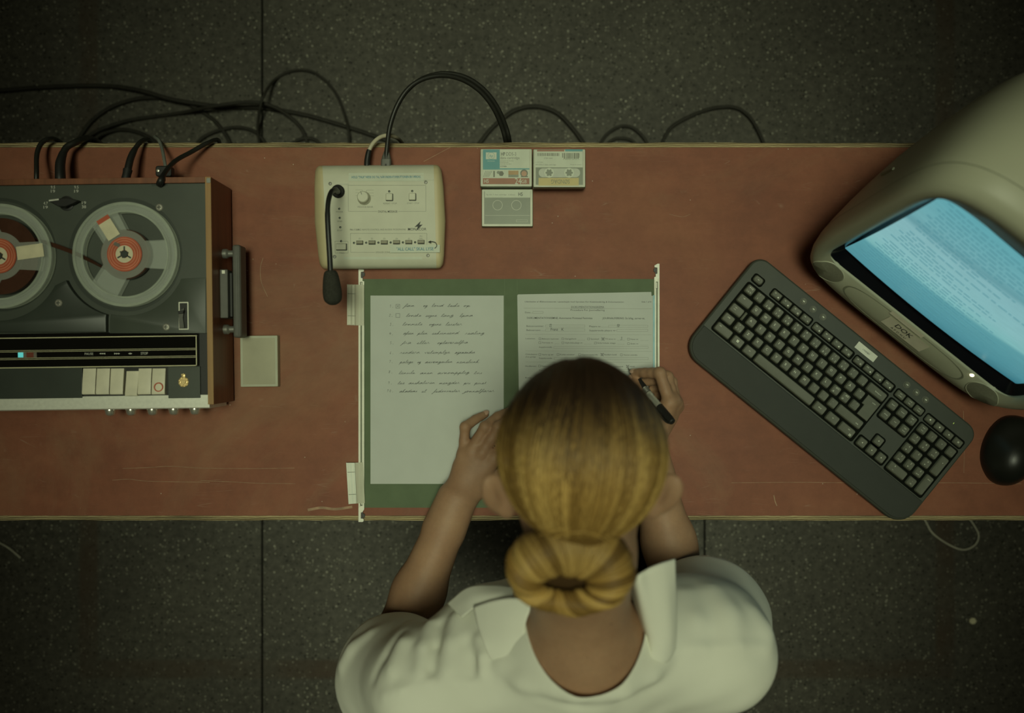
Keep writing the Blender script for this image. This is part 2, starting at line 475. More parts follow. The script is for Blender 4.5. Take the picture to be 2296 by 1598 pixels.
# ------------------------------------------------------------------ mesh building
class MB:
    def __init__(s, X=None):
        s.v, s.f, s.m = [], [], []
        s.X = X            # optional 4x4 applied to everything added
        s.n = 0

    def add(s, verts, faces, mi=0, X=None):
        a = np.asarray(verts, float).reshape(-1, 3)
        for T in (X, s.X):
            if T is not None:
                T = np.array(T)
                a = a @ T[:3, :3].T + T[:3, 3]
        s.v.append(a)
        o = s.n
        s.f.extend([tuple(i + o for i in f) for f in faces])
        if isinstance(mi, (list, tuple)):
            s.m.extend(mi)
        else:
            s.m.extend([mi] * len(faces))
        s.n += len(a)
        return s

    def rings(s, rings, mi=0, cap0=True, cap1=True, closed=True, X=None):
        n = len(rings[0])
        v = np.concatenate([np.asarray(r, float) for r in rings])
        f = []
        for k in range(len(rings) - 1):
            for i in range(n if closed else n - 1):
                j = (i + 1) % n
                f.append((k * n + i, k * n + j, (k + 1) * n + j, (k + 1) * n + i))
        if cap0:
            f.append(tuple(range(n - 1, -1, -1)))
        if cap1:
            b = (len(rings) - 1) * n
            f.append(tuple(range(b, b + n)))
        return s.add(v, f, mi, X)

    def box(s, c, size, mi=0, X=None):
        x, y, z = [q / 2 for q in size]
        v = [(c[0] + a * x, c[1] + b * y, c[2] + d * z) for d in (-1, 1) for a, b in ((-1, -1), (1, -1), (1, 1), (-1, 1))]
        return s.add(v, [(3, 2, 1, 0), (4, 5, 6, 7), (0, 1, 5, 4), (1, 2, 6, 5), (2, 3, 7, 6), (3, 0, 4, 7)], mi, X)

    def rbox(s, cx, cy, w, h, z0, z1, r=0.0, bev=0.0, mi=0, rot=0.0, n=5, X=None, bot=0.0):
        """rounded-rectangle block with a rounded top edge"""
        def ring(inset, z):
            o = rrect(w - 2 * inset, h - 2 * inset, max(r - inset, 1e-5), n)
            if rot:
                ca, sa = math.cos(rot), math.sin(rot)
                o = o @ np.array([[ca, sa], [-sa, ca]])
            return np.column_stack([o[:, 0] + cx, o[:, 1] + cy, np.full(len(o), z)])
        rs = []
        if bot > 0:
            rs += [ring(bot, z0), ring(0, z0 + bot)]
        else:
            rs += [ring(0, z0)]
        if bev > 0:
            rs += [ring(0, z1 - bev), ring(bev * 0.3, z1 - bev * 0.3), ring(bev, z1)]
        else:
            rs += [ring(0, z1)]
        return s.rings(rs, mi, X=X)

    def prism(s, out, z0, z1, mi=0, bev=0.0, X=None):
        o = np.asarray(out, float)
        if area2(o) < 0:
            o = o[::-1]
        def ring(i, z):
            q = inset(o, i) if i else o
            return np.column_stack([q, np.full(len(q), z)])
        rs = [ring(0, z0)]
        rs += [ring(0, z1 - bev), ring(bev * 0.3, z1 - bev * 0.3), ring(bev, z1)] if bev else [ring(0, z1)]
        return s.rings(rs, mi, X=X)

    def lathe(s, prof, c=(0, 0, 0), n=32, mi=0, X=None, sx=1.0, sy=1.0):
        """profile [(r, z)] turned about z"""
        a = np.linspace(0, 2 * math.pi, n, endpoint=False)
        rs = [np.column_stack([c[0] + sx * max(r, 1e-6) * np.cos(a), c[1] + sy * max(r, 1e-6) * np.sin(a),
                               np.full(n, c[2] + z)]) for r, z in prof]
        return s.rings(rs, mi, X=X)

    def cyl(s, c, r, z0, z1, n=24, mi=0, bev=0.0, X=None):
        p = [(r, z0)] + ([(r, z1 - bev), (r - bev * 0.3, z1 - bev * 0.3), (r - bev, z1)] if bev else [(r, z1)])
        return s.lathe(p, (c[0], c[1], 0), n, mi, X)

    def annulus(s, c, r0, r1, z0, z1, n=64, mi=0, X=None):
        a = np.linspace(0, 2 * math.pi, n, endpoint=False)
        def ring(r, z):
            return np.column_stack([c[0] + r * np.cos(a), c[1] + r * np.sin(a), np.full(n, z)])
        return s.rings([ring(r0, z0), ring(r1, z0), ring(r1, z1), ring(r0, z1), ring(r0, z0)], mi, False, False, X=X)

    def tube(s, path, r, n=8, mi=0, cap=True, X=None, flat=1.0):
        p = np.asarray([tuple(q) for q in path], float)
        r = np.full(len(p), r, float) if np.isscalar(r) else np.asarray(r, float)
        t = np.gradient(p, axis=0)
        t /= np.linalg.norm(t, axis=1)[:, None] + 1e-12
        ref = np.array([0, 0, 1.0]) if abs(t[0][2]) < 0.9 else np.array([1.0, 0, 0])
        u = np.cross(ref, t[0])
        u /= np.linalg.norm(u)
        a = np.linspace(0, 2 * math.pi, n, endpoint=False)
        rs = []
        for k in range(len(p)):
            u = u - t[k] * np.dot(u, t[k])
            u /= np.linalg.norm(u) + 1e-12
            w = np.cross(t[k], u)
            rs.append(p[k] + r[k] * (np.cos(a)[:, None] * u + flat * np.sin(a)[:, None] * w))
        return s.rings(rs, mi, cap, cap, X=X)

    def ribbon(s, path, w, z, mi=0, th=0.00008):
        """flat pen stroke lying at height z"""
        p = np.asarray(path, float)
        t = np.gradient(p, axis=0)
        t /= np.linalg.norm(t, axis=1)[:, None] + 1e-12
        nrm = np.column_stack([-t[:, 1], t[:, 0]]) * w / 2
        a, b = p + nrm, p - nrm
        n = len(p)
        v = np.concatenate([np.column_stack([a, np.full(n, z)]), np.column_stack([b, np.full(n, z)])])
        f = [(n + i, n + i + 1, i + 1, i) for i in range(n - 1)]
        return s.add(v, f, mi)

    def line(s, x0, y0, x1, y1, w, z, mi=0):
        return s.ribbon([(x0, y0), ((x0 + x1) / 2, (y0 + y1) / 2), (x1, y1)], w, z, mi)

    def frame(s, cx, cy, w, h, lw, z, mi=0, r=0.0, n=3):
        o = rrect(w, h, max(r, 1e-5), n)
        i = rrect(w - 2 * lw, h - 2 * lw, max(r - lw, 1e-6), n)
        k = len(o)
        v = np.concatenate([np.column_stack([o, np.full(k, z)]), np.column_stack([i, np.full(k, z)])]) + (cx, cy, 0)
        return s.add(v, [(a, (a + 1) % k, k + (a + 1) % k, k + a) for a in range(k)], mi)

    def rect(s, cx, cy, w, h, z, mi=0):
        return s.add([(cx - w / 2, cy - h / 2, z), (cx + w / 2, cy - h / 2, z), (cx + w / 2, cy + h / 2, z),
                      (cx - w / 2, cy + h / 2, z)], [(0, 1, 2, 3)], mi)

    def disc(s, cx, cy, r, z, mi=0, n=24):
        a = np.linspace(0, 2 * math.pi, n, endpoint=False)
        return s.add(np.column_stack([cx + r * np.cos(a), cy + r * np.sin(a), np.full(n, z)]), [tuple(range(n))], mi)

    def text(s, body, x, y, z, size, mi=0, align='C', rot=0.0, shear=0.0, width=None, bold=0.0, X=None, sx=1.0):
        """lettering; size is the cap height; align C/L; width squeezes the line to that length"""
        v, f = text_mesh(body, bold)
        if len(v) == 0:
            return s
        v = v * (size / 0.69)
        v[:, 0] *= sx
        w = v[:, 0].max() - v[:, 0].min()
        v[:, 0] -= v[:, 0].min()
        if width:
            v[:, 0] *= width / w
            w = width
        v[:, 0] += shear * v[:, 1]
        if align == 'C':
            v[:, 0] -= w / 2
        v[:, 1] -= size / 2
        ca, sa = math.cos(rot), math.sin(rot)
        q = np.column_stack([x + v[:, 0] * ca - v[:, 1] * sa, y + v[:, 0] * sa + v[:, 1] * ca, np.full(len(v), z)])
        return s.add(q, f, mi, X)


_TXT = {}


def text_mesh(body, bold=0.0):
    key = (body, bold)
    if key not in _TXT:
        c = bpy.data.curves.new('lettering', 'FONT')
        c.body = body
        c.size = 1.0
        c.resolution_u = 2
        c.offset = min(bold, 0.006)
        o = bpy.data.objects.new('lettering', c)
        me = bpy.data.meshes.new_from_object(o)
        v = np.array([tuple(q.co) for q in me.vertices], float).reshape(-1, 3)
        f = [tuple(p.vertices) for p in me.polygons]
        bpy.data.objects.remove(o)
        bpy.data.curves.remove(c)
        bpy.data.meshes.remove(me)
        _TXT[key] = (v, f)
    v, f = _TXT[key]
    return v.copy(), f


def area2(o):
    x, y = o[:, 0], o[:, 1]
    return float(np.sum(x * np.roll(y, -1) - np.roll(x, -1) * y))


def inset(o, d):
    t = np.roll(o, -1, 0) - o
    t /= np.linalg.norm(t, axis=1)[:, None] + 1e-12
    nr = np.column_stack([-t[:, 1], t[:, 0]])
    a = nr + np.roll(nr, 1, 0)
    a /= np.maximum(np.sum(a * a, axis=1), 0.35)[:, None] / 2
    return o + a * d


def rrect(w, h, r, n=5):
    r = min(r, w / 2 - 1e-6, h / 2 - 1e-6)
    o = []
    for cx, cy, a0 in ((w / 2 - r, h / 2 - r, 0), (-w / 2 + r, h / 2 - r, 90), (-w / 2 + r, -h / 2 + r, 180), (w / 2 - r, -h / 2 + r, 270)):
        for k in range(n + 1):
            a = math.radians(a0 + 90 * k / n)
            o.append((cx + r * math.cos(a), cy + r * math.sin(a)))
    return np.array(o)


def smooth(pts, sub=6):
    """Catmull-Rom through the points"""
    p = np.asarray([tuple(q) for q in pts], float)
    e = np.vstack([2 * p[0] - p[1], p, 2 * p[-1] - p[-2]])
    out = []
    for i in range(1, len(e) - 2):
        for k in range(sub):
            t = k / sub
            a, b, c, d = e[i - 1], e[i], e[i + 1], e[i + 2]
            out.append(0.5 * ((2 * b) + (c - a) * t + (2 * a - 5 * b + 4 * c - d) * t * t + (3 * b - a - 3 * c + d) * t ** 3))
    out.append(p[-1])
    return np.array(out)


def obj(name, mb, mats, parent=None, angle=22, world=True):
    """link the collected geometry as ONE mesh object; world=True means the numbers are world coordinates"""
    v = np.concatenate(mb.v) if mb.v else np.zeros((0, 3))
    return obj_raw(name, v, mb.f, mats, parent, mb.m, angle, world)


def obj_raw(name, v, f, mats, parent=None, mi=None, angle=22, world=True):
    if parent is not None and world:
        base = parent
        loc = np.zeros(3)
        while base is not None:
            loc += np.array(base.location)
            base = base.parent
        v = v - loc
    me = bpy.data.meshes.new(name)
    me.from_pydata(v.tolist(), [], [tuple(int(i) for i in q) for q in f])
    for m in (mats if isinstance(mats, (list, tuple)) else [mats]):
        me.materials.append(M[m] if isinstance(m, str) else m)
    if mi is not None and len(mi):
        me.polygons.foreach_set('material_index', np.asarray(mi, np.int32))
    me.polygons.foreach_set('use_smooth', [True] * len(me.polygons))
    me.update()
    if angle < 180:
        me.set_sharp_from_angle(angle=math.radians(angle))
    o = bpy.data.objects.new(name, me)
    COL.objects.link(o)
    if parent is not None:
        o.parent = parent
    return o


def tag(o, label, cat, group=None, kind=None):
    o['label'] = label
    o['category'] = cat
    if group:
        o['group'] = group
    if kind:
        o['kind'] = kind
    return o


def thing(name, loc, label, cat, group=None, rz=0.0):
    o = bpy.data.objects.new(name, None)
    o.empty_display_size = 0.05
    o.location = loc
    o.rotation_euler = (0, 0, rz)
    COL.objects.link(o)
    return tag(o, label, cat, group)


def centred(mb):
    """move the collected geometry so that its base centre is the origin; returns that base point"""
    v = np.concatenate(mb.v)
    lo, hi = v.min(0), v.max(0)
    c = np.array([(lo[0] + hi[0]) / 2, (lo[1] + hi[1]) / 2, lo[2]])
    mb.v = [v - c]
    return c


def solo(name, mb, mats, label, cat, group=None, angle=22):
    """a thing that is one mesh"""
    c = centred(mb)
    o = obj(name, mb, mats, None, angle)
    o.location = c
    return tag(o, label, cat, group)


# ------------------------------------------------------------------ implicit surfaces for bodies and cloth
def rotx(a):
    c, s = math.cos(a), math.sin(a)
    return np.array([[1, 0, 0], [0, c, -s], [0, s, c]])


def cone(a, b, ra, rb, k=0.01):
    a, b = np.asarray(a, float), np.asarray(b, float)
    return ('c', a, b, ra, rb, k, (a + b) / 2, np.linalg.norm(b - a) / 2 + max(ra, rb))


def ell(c, r, R=None, k=0.01, sub=False):
    """ellipsoid; rows of R are its axes"""
    c = np.asarray(c, float)
    r = np.asarray(r, float)
    R = np.eye(3) if R is None else np.asarray(R, float)
    return ('s' if sub else 'e', c, r, R, None, k, c, float(r.max()))


def sdf_eval(prims, p):
    d = np.full(len(p), 1e3)
    for q in prims:
        k = q[5]
        if q[0] == 'c':
            a, b, ra, rb = q[1:5]
            ab = b - a
            t = np.clip(((p - a) @ ab) / (ab @ ab + 1e-12), 0, 1)
            e = np.linalg.norm(p - a - t[:, None] * ab, axis=1) - (ra + t * (rb - ra))
        else:
            c, r, R = q[1:4]
            l = (p - c) @ R.T
            k0 = np.linalg.norm(l / r, axis=1)
            k1 = np.linalg.norm(l / (r * r), axis=1)
            e = k0 * (k0 - 1) / (k1 + 1e-9)
        if q[0] == 's':
            h = np.clip(0.5 - 0.5 * (d + e) / k, 0, 1)
            d = d * (1 - h) - e * h + k * h * (1 - h)
        else:
            h = np.clip(0.5 + 0.5 * (e - d) / k, 0, 1)
            d = e * (1 - h) + d * h - k * h * (1 - h)
    return d


def sdf_mesh(prims, vox, extra=None, NB_=12):
    """surface nets on sparse blocks; extra(p, d) may displace the field"""
    lo = np.min([q[6] - q[7] for q in prims if q[0] != 's'], axis=0) - 0.03
    hi = np.max([q[6] + q[7] for q in prims if q[0] != 's'], axis=0) + 0.03
    bs = vox * NB_
    nb = np.ceil((hi - lo) / bs).astype(int)
    g = np.stack(np.meshgrid(*[np.arange(q) for q in nb], indexing='ij'), -1).reshape(-1, 3)
    cen = lo + (g + 0.5) * bs
    d0 = sdf_eval(prims, cen)
    act = g[np.abs(d0) < bs * 0.95 + 0.012]
    n1 = NB_ + 1
    li = np.stack(np.meshgrid(*[np.arange(n1)] * 3, indexing='ij'), -1).reshape(-1, 3)
    dim = nb * NB_ + 2
    ids, vs, quads = [], [], []
    for b in act:
        base = b * NB_
        p = lo + (base + li) * vox
        c = lo + (b + 0.5) * bs
        near = [q for q in prims if np.linalg.norm(c - q[6]) - q[7] < bs * 0.9 + 0.05]
        if not near:
            continue
        d = sdf_eval(near, p)
        if extra is not None:
            d = extra(p, d)
        D = d.reshape(n1, n1, n1)
        S = D < 0
        if S.all() or not S.any():
            continue
        cnt = np.zeros((NB_,) * 3)
        acc = np.zeros((NB_,) * 3 + (3,))
        I = np.stack(np.meshgrid(*[np.arange(NB_)] * 3, indexing='ij'), -1).astype(float)
        for ax in range(3):
            oth = [x for x in range(3) if x != ax]
            for o1 in (0, 1):
                for o2 in (0, 1):
                    off = [0, 0, 0]
                    off[oth[0]], off[oth[1]] = o1, o2
                    sl0 = tuple(slice(off[x], off[x] + NB_) for x in range(3))
                    off2 = list(off)
                    off2[ax] = 1
                    sl1 = tuple(slice(off2[x], off2[x] + NB_) for x in range(3))
                    A, B = D[sl0], D[sl1]
                    cr = (A < 0) != (B < 0)
                    t = np.where(cr, A / np.where(np.abs(A - B) < 1e-12, 1, A - B), 0)
                    pos = I + np.array(off)
                    pos[..., ax] += t
                    acc += np.where(cr[..., None], pos, 0)
                    cnt += cr
        mk = cnt > 0
        cell = np.argwhere(mk)
        gi = cell + base
        ids.append((gi[:, 0] * dim[1] + gi[:, 1]) * dim[2] + gi[:, 2])
        vs.append(lo + (base + acc[mk] / cnt[mk][:, None]) * vox)
        for ax in range(3):
            oth = [x for x in range(3) if x != ax]
            s0 = [slice(0, NB_)] * 3
            s1 = [slice(0, NB_)] * 3
            s1[ax] = slice(1, NB_ + 1)
            A, B = S[tuple(s0)], S[tuple(s1)]
            for idx, inside in ((np.argwhere(A & ~B), True), (np.argwhere(~A & B), False)):
                if len(idx) == 0:
                    continue
                e = idx + base
                def cid(o1, o2):
                    q = e.copy()
                    q[:, oth[0]] += o1
                    q[:, oth[1]] += o2
                    return (q[:, 0] * dim[1] + q[:, 1]) * dim[2] + q[:, 2]
                Q = np.stack([cid(-1, -1), cid(0, -1), cid(0, 0), cid(-1, 0)], 1)
                flip = inside ^ (ax == 1)
                quads.append(Q if flip else Q[:, ::-1])
    ids = np.concatenate(ids)
    vs = np.concatenate(vs)
    quads = np.concatenate(quads)
    o = np.argsort(ids)
    ids, vs = ids[o], vs[o]
    j = np.clip(np.searchsorted(ids, quads), 0, len(ids) - 1)
    ok = (ids[j] == quads).all(1)
    return vs, j[ok]


def clip_mesh(v, f, field):
    """keep the part of a quad/tri mesh where field >= 0, cutting faces along the zero line"""
    fv = field(v)
    vl = [tuple(q) for q in v]
    cut = {}
    out = []
    for q in f:
        s = fv[list(q)]
        if (s >= 0).all():
            out.append(tuple(q))
            continue
        if (s < 0).all():
            continue
        r = []
        n = len(q)
        for i in range(n):
            a, b = int(q[i]), int(q[(i + 1) % n])
            if fv[a] >= 0:
                r.append(a)
            if (fv[a] >= 0) != (fv[b] >= 0):
                k = (min(a, b), max(a, b))
                if k not in cut:
                    t = fv[a] / (fv[a] - fv[b])
                    vl.append(tuple(v[a] + t * (v[b] - v[a])))
                    cut[k] = len(vl) - 1
                r.append(cut[k])
        if len(r) >= 3:
            out.append(tuple(r))
    used = np.unique(np.concatenate([np.array(q) for q in out]))
    mp = {int(u): i for i, u in enumerate(used)}
    va = np.array(vl)[used]
    return va, [tuple(mp[int(i)] for i in q) for q in out]


# ------------------------------------------------------------------ floor
def build_floor():
    b = MB()
    b.box((0, 0, -0.03), (7, 7, 0.04), 1)                    # dark bed seen in the joints
    xs0 = [-3.5, -0.6195, 0.4775, 3.5]
    xs1 = [-3.5, -0.6195, 3.5]
    g = 0.0022
    for (y0, y1), xs in (((-3.5, 0.10), xs0), ((0.10, 3.5), xs1)):
        for x0, x1 in zip(xs, xs[1:]):
            b.rbox((x0 + x1) / 2, (y0 + y1) / 2, x1 - x0 - 2 * g, y1 - y0 - 2 * g, -0.02, 0.0, 0.002, 0.0012, 0)
    o = obj('floor', b, ['floor', 'joint'])
    tag(o, 'dark speckled terrazzo floor in large slabs under the desk', 'floor', kind='structure')


build_floor()


def build_walls():
    for nm, c, sz, wh in (('wall_back', (0, 3.4, 1.5), (7, 0.1, 3.0), 'far beyond the back desk edge'), ('wall_front', (0, -3.4, 1.5), (7, 0.1, 3.0), 'far behind the seated person'),
                          ('wall_left', (-3.4, 0, 1.5), (0.1, 6.7, 3.0), 'beyond the tape recorder end of the desk'), ('wall_right', (3.4, 0, 1.5), (0.1, 6.7, 3.0), 'beyond the computer end of the desk')):
        b = MB()
        b.box(c, sz)
        o = obj(nm, b, 'room_wall')
        tag(o, 'plain dark olive room wall ' + wh, 'wall', kind='structure')


build_walls()


# ------------------------------------------------------------------ desk
DESK_Y0, DESK_Y1 = float(P(0, 1167).y), float(P(0, 319).y)


def build_desk():
    t = thing('desk', (0, (DESK_Y0 + DESK_Y1) / 2, 0), 'long red-brown plywood desk with bare layered wood edges', 'desk')
    x0, x1 = -1.02, 1.02
    e = 0.0082
    b = MB()
    b.box((0, (DESK_Y0 + DESK_Y1) / 2, DZ - 0.012), (x1 - x0, DESK_Y1 - DESK_Y0 - 2 * e, 0.024))
    obj('desk_top', b, 'desk', t)
    for y0, y1 in ((DESK_Y0, DESK_Y0 + e), (DESK_Y1, DESK_Y1 - e)):
        b = MB()
        s = 1 if y1 > y0 else -1
        prof = [(y1, DZ - 0.0), (y1 - s * 0.002, DZ - 0.0002), (y0, DZ - 0.0035), (y0, DZ - 0.024), (y1, DZ - 0.024)]
        if s < 0:
            prof = prof[::-1]
        n = 60
        rs = []
        rg = random.Random(5)
        for i in range(n + 1):
            x = x0 + (x1 - x0) * i / n
            j = rg.uniform(-0.0007, 0.0007)
            rs.append(np.array([(x, y + (j if abs(y - y0) < 1e-6 else 0), z) for y, z in prof]))
        b.rings(rs, 0)
        obj('wood_edge', b, 'ply', t)
    for sx in (-0.86, 0.86):
        for sy in (DESK_Y0 + 0.09, DESK_Y1 - 0.09):
            b = MB()
            b.rbox(sx, sy, 0.05, 0.05, 0.0, DZ - 0.0742, 0.004)
            obj('leg', b, 'trestle', t)
        b = MB()
        b.rbox(sx, (DESK_Y0 + DESK_Y1) / 2, 0.05, DESK_Y1 - DESK_Y0 - 0.06, DZ - 0.074, DZ - 0.0242, 0.004)
        obj('cross_rail', b, 'trestle', t)


build_desk()


def build_scratches():
    desk = bpy.data.objects['desk']
    b = MB()
    for pts, w in (([(275, 1050), (330, 1048), (385, 1045), (450, 1049), (560, 1050), (660, 1049)], .0006), ([(252, 1076), (290, 1074), (325, 1078), (400, 1080), (470, 1081)], .0006),
                   ([(450, 1077), (520, 1080), (580, 1083), (662, 1084)], .0006), ([(590, 578), (584, 600), (586, 632), (600, 665)], .0008), ([(540, 706), (548, 714), (556, 721), (566, 724)], .0008),
                   ([(950, 362), (980, 346), (1010, 330)], .0006), ([(1640, 1082), (1800, 1081), (2000, 1083), (2120, 1082), (2290, 1084)], .0006), ([(2160, 920), (2162, 990), (2161, 1060)], .0006),
                   ([(1735, 1110), (1738, 1124), (1742, 1134)], .0014), ([(690, 1143), (720, 1138), (752, 1141), (790, 1136)], .0040), ([(1500, 480), (1530, 486), (1548, 480)], .0005), ([(552, 655), (558, 680), (562, 690)], .0006)):
        b = MB()
        s = smooth([P(*q) for q in pts], 5)
        b.ribbon(s[:, :2], w, DZ + 0.00012)
        obj('scratch', b, 'scratch', desk)


build_scratches()


# ------------------------------------------------------------------ hanging folder with its two sheets
def build_folder():
    z = DZ
    t = thing('hanging_folder', tuple(P(1140, 880)), 'open green hanging folder with white rails lying on the desk', 'folder')
    # card: two leaves with a shallow crease in the middle
    b = MB()
    xs = [814, 1128, 1140, 1145.5, 1151, 1160, 1468]
    zs = [0.0008, 0.0008, 0.0016, 0.0020, 0.0016, 0.0009, 0.0008]
    rs = []
    for x, h in zip(xs, zs):
        y0, y1 = P(0, 1137.5).y, P(0, 625.5).y
        X = P(x, 0).x
        rs.append(np.array([(X, y0, z + h + 0.0006), (X, y1, z + h + 0.0006), (X, y1, z + h - 0.0004), (X, y0, z + h - 0.0004)]))
    b.rings(rs, 0)
    for xx in (1131.5, 1159.5):
        b.line(P(xx, 0).x, P(0, 1136).y, P(xx, 0).x, P(0, 626).y, 0.0009, z + 0.00185, 1)
    obj('cover', b, ['folder', 'folder_crease'], t)

    def rail(px0, px1, py0, py1, hook_side, slots, top_h):
        """flat white plastic rail, hooked notches at both ends"""
        b = MB()
        x0, x1 = P(px0, 0).x, P(px1, 0).x
        w = x1 - x0
        y0, y1 = P(0, py1).y, P(0, py0).y
        s = hook_side
        a, c = (x0, x1) if s > 0 else (x1, x0)          # a plain edge, c notched edge
        def X(q):
            return a + (c - a) * q
        out = []
        L = 0.0007047
        up = [(0, y1), (0.38, y1), (0.95, y1 - 4 * L), (0.95, y1 - 8 * L), (0.42, y1 - 9 * L), (0.42, y1 - 22 * L), (0.72, y1 - 23 * L), (0.72, y1 - 29 * L), (1, y1 - 30 * L)]
        dn = [(1, y0 + 28 * L), (0.78, y0 + 24 * L), (0.72, y0 + 22 * L), (0.42, y0 + 21 * L), (0.42, y0 + 8 * L), (0.9, y0 + 7 * L), (0.9, y0 + 2 * L), (0.7, y0), (0.0, y0)]
        out = [(X(q), y) for q, y in up + dn]
        b.prism(out, z + 0.0022, z + 0.0034, 0, 0.0003)
        # pressed groove along the rail and a raised lip
        b.rbox(X(0.20), (y0 + y1) / 2, w * 0.24, (y1 - y0) - 66 * L, z + 0.0034, z + 0.0046, 0.0006, 0.0004, 0)
        b.rbox(X(0.80), (y0 + y1) / 2, w * 0.22, (y1 - y0) - 74 * L, z + 0.0034, z + 0.0044, 0.0006, 0.0004, 0)
        b.rbox(X(0.50), (y0 + y1) / 2, w * 0.26, (y1 - y0) - 80 * L, z + 0.0034, z + 0.0036, 0.0006, 0.0, 1)
        for py, hgt in slots:
            b.rbox(X(0.5), P(0, py).y, w * 0.42, hgt * L, z + 0.0034, z + 0.0039, 0.0009, 0.0, 1)
            b.rbox(X(0.55), P(0, py).y, w * 0.16, hgt * L * 0.8, z + 0.0039, z + 0.0046, 0.0005, 0.0002, 0)
        # black hook stops at the ends
        for yy, sg in ((y1, -1), (y0, 1)):
            b.rbox(X(0.9), yy + sg * 14 * L, w * 0.34, 0.006, z + 0.0016, z + 0.0026, 0.0008, 0.0002, 2)
            b.rbox(X(0.62), yy + sg * 15 * L, w * 0.30, 0.0115, z + 0.0014, z + 0.0022, 0.0006, 0.0, 2)
        obj('rail', b, ['rail', 'slot', 'black'], t)

    rail(804.5, 817.5, 601, 1169, 1, [(1073, 38), (1118, 30), (640, 16)], 0)
    rail(1466, 1478, 591.5, 1150, -1, [(640, 16)], 0)

    def tab(corners, m, win):
        """clear index tab clipped on the rail; corners are photo pixels"""
        b = MB()
        o = np.array([tuple(P(*c))[:2] for c in corners])
        b.prism(o, z + 0.0050, z + 0.0060, 0, 0.0003)
        c = o.mean(0)
        ax = (o[1] + o[2]) / 2 - (o[0] + o[3]) / 2          # across
        up = (o[0] + o[1]) / 2 - (o[2] + o[3]) / 2
        for q in (-0.36, -0.16, 0.22):
            p = c + ax * q
            b.ribbon([p - up * 0.48, p, p + up * 0.48], 0.0009, z + 0.00612, 1)
        for q in (0.27, -0.27):
            p = c + up * q
            b.ribbon([p - ax * 0.40, p, p + ax * 0.46], 0.0008, z + 0.00614, 2)
        # clip tongue over the rail
        hinge = np.array([o[1] + ax * 0.02, o[1] + ax * 0.95, o[2] + ax * 0.95, o[2] + ax * 0.02])
        b.prism(hinge, z + 0.0048, z + 0.0054, 3)
        obj('index_tab', b, [m, 'rail', 'slot', 'tab_clear'], t)

    tab([(779.5, 638), (799, 638.5), (799, 729.5), (779.5, 729)], 'tab_clear', 0)
    tab([(777.5, 1036), (797, 1036), (801.5, 1127), (783, 1128.5)], 'tab_white', 0)
    return t


build_folder()


# simple joined-up pen alphabet: strokes in x-height units, starting and ending on the base line
PEN = {
    'a': [(0, 0), (.62, .85), (.3, .95), (.05, .45), (.2, .02), (.5, .3), (.66, .9), (.62, .2), (.9, .05)],
    'b': [(0, 0), (.35, 1.3), (.42, 2.1), (.25, 2.0), (.14, .6), (.2, .05), (.5, .1), (.6, .6), (.85, .6)],
    'd': [(0, 0), (.55, .85), (.28, .95), (.05, .4), (.25, 0), (.55, .5), (.75, 2.0), (.6, .2), (.9, .05)],
    'e': [(0, .05), (.4, .5), (.35, .9), (.12, .75), (.1, .2), (.35, 0), (.65, .2)],
    'f': [(0, 0), (.35, 1.0), (.5, 2.0), (.3, 2.0), (.1, .2), (-.1, -1.0), (-.2, -1.1), (.1, -.1), (.6, .3)],
    'g': [(0, 0), (.6, .85), (.3, .95), (.08, .4), (.3, .05), (.58, .5), (.5, -.6), (.15, -1.0), (.1, -.7), (.8, .2)],
    'h': [(0, 0), (.35, 1.4), (.4, 2.05), (.22, 1.9), (.1, .0), (.35, .85), (.55, .8), (.5, .1), (.85, .1)],
    'i': [(0, 0), (.28, .9), (.22, .15), (.5, .05)],
    'j': [(0, 0), (.3, .9), (.15, -.6), (-.2, -1.0), (-.2, -.6), (.5, .2)],
    'k': [(0, 0), (.35, 1.4), (.4, 2.05), (.2, 1.8), (.08, 0), (.35, .8), (.2, .5), (.55, .0), (.8, .1)],
    'l': [(0, 0), (.35, 1.3), (.42, 2.1), (.22, 2.0), (.12, .4), (.3, 0), (.55, .2)],
    'm': [(0, 0), (.18, .9), (.15, .05), (.4, .9), (.4, .08), (.65, .9), (.65, .15), (.95, .05)],
    'n': [(0, 0), (.2, .9), (.16, .05), (.45, .9), (.48, .15), (.78, .05)],
    'o': [(0, .1), (.4, .9), (.1, .7), (.12, .1), (.4, .1), (.5, .7), (.8, .65)],
    'p': [(0, 0), (.3, 1.0), (.05, -1.1), (.2, .4), (.5, .95), (.6, .4), (.3, .0), (.85, .1)],
    'r': [(0, 0), (.2, .95), (.35, .8), (.42, .2), (.7, .05)],
    's': [(0, 0), (.35, .95), (.42, .35), (.2, .0), (.6, .1)],
    't': [(0, 0), (.35, 1.7), (.22, .3), (.5, .05)],
    'u': [(0, .1), (.15, .9), (.15, .15), (.4, .2), (.55, .9), (.52, .15), (.8, .05)],
    'v': [(0, .5), (.15, .9), (.25, .05), (.5, .9), (.75, .8)],
    'y': [(0, .1), (.15, .9), (.2, .2), (.5, .8), (.3, -.7), (0, -1.0), (.1, -.5), (.7, .2)],
}
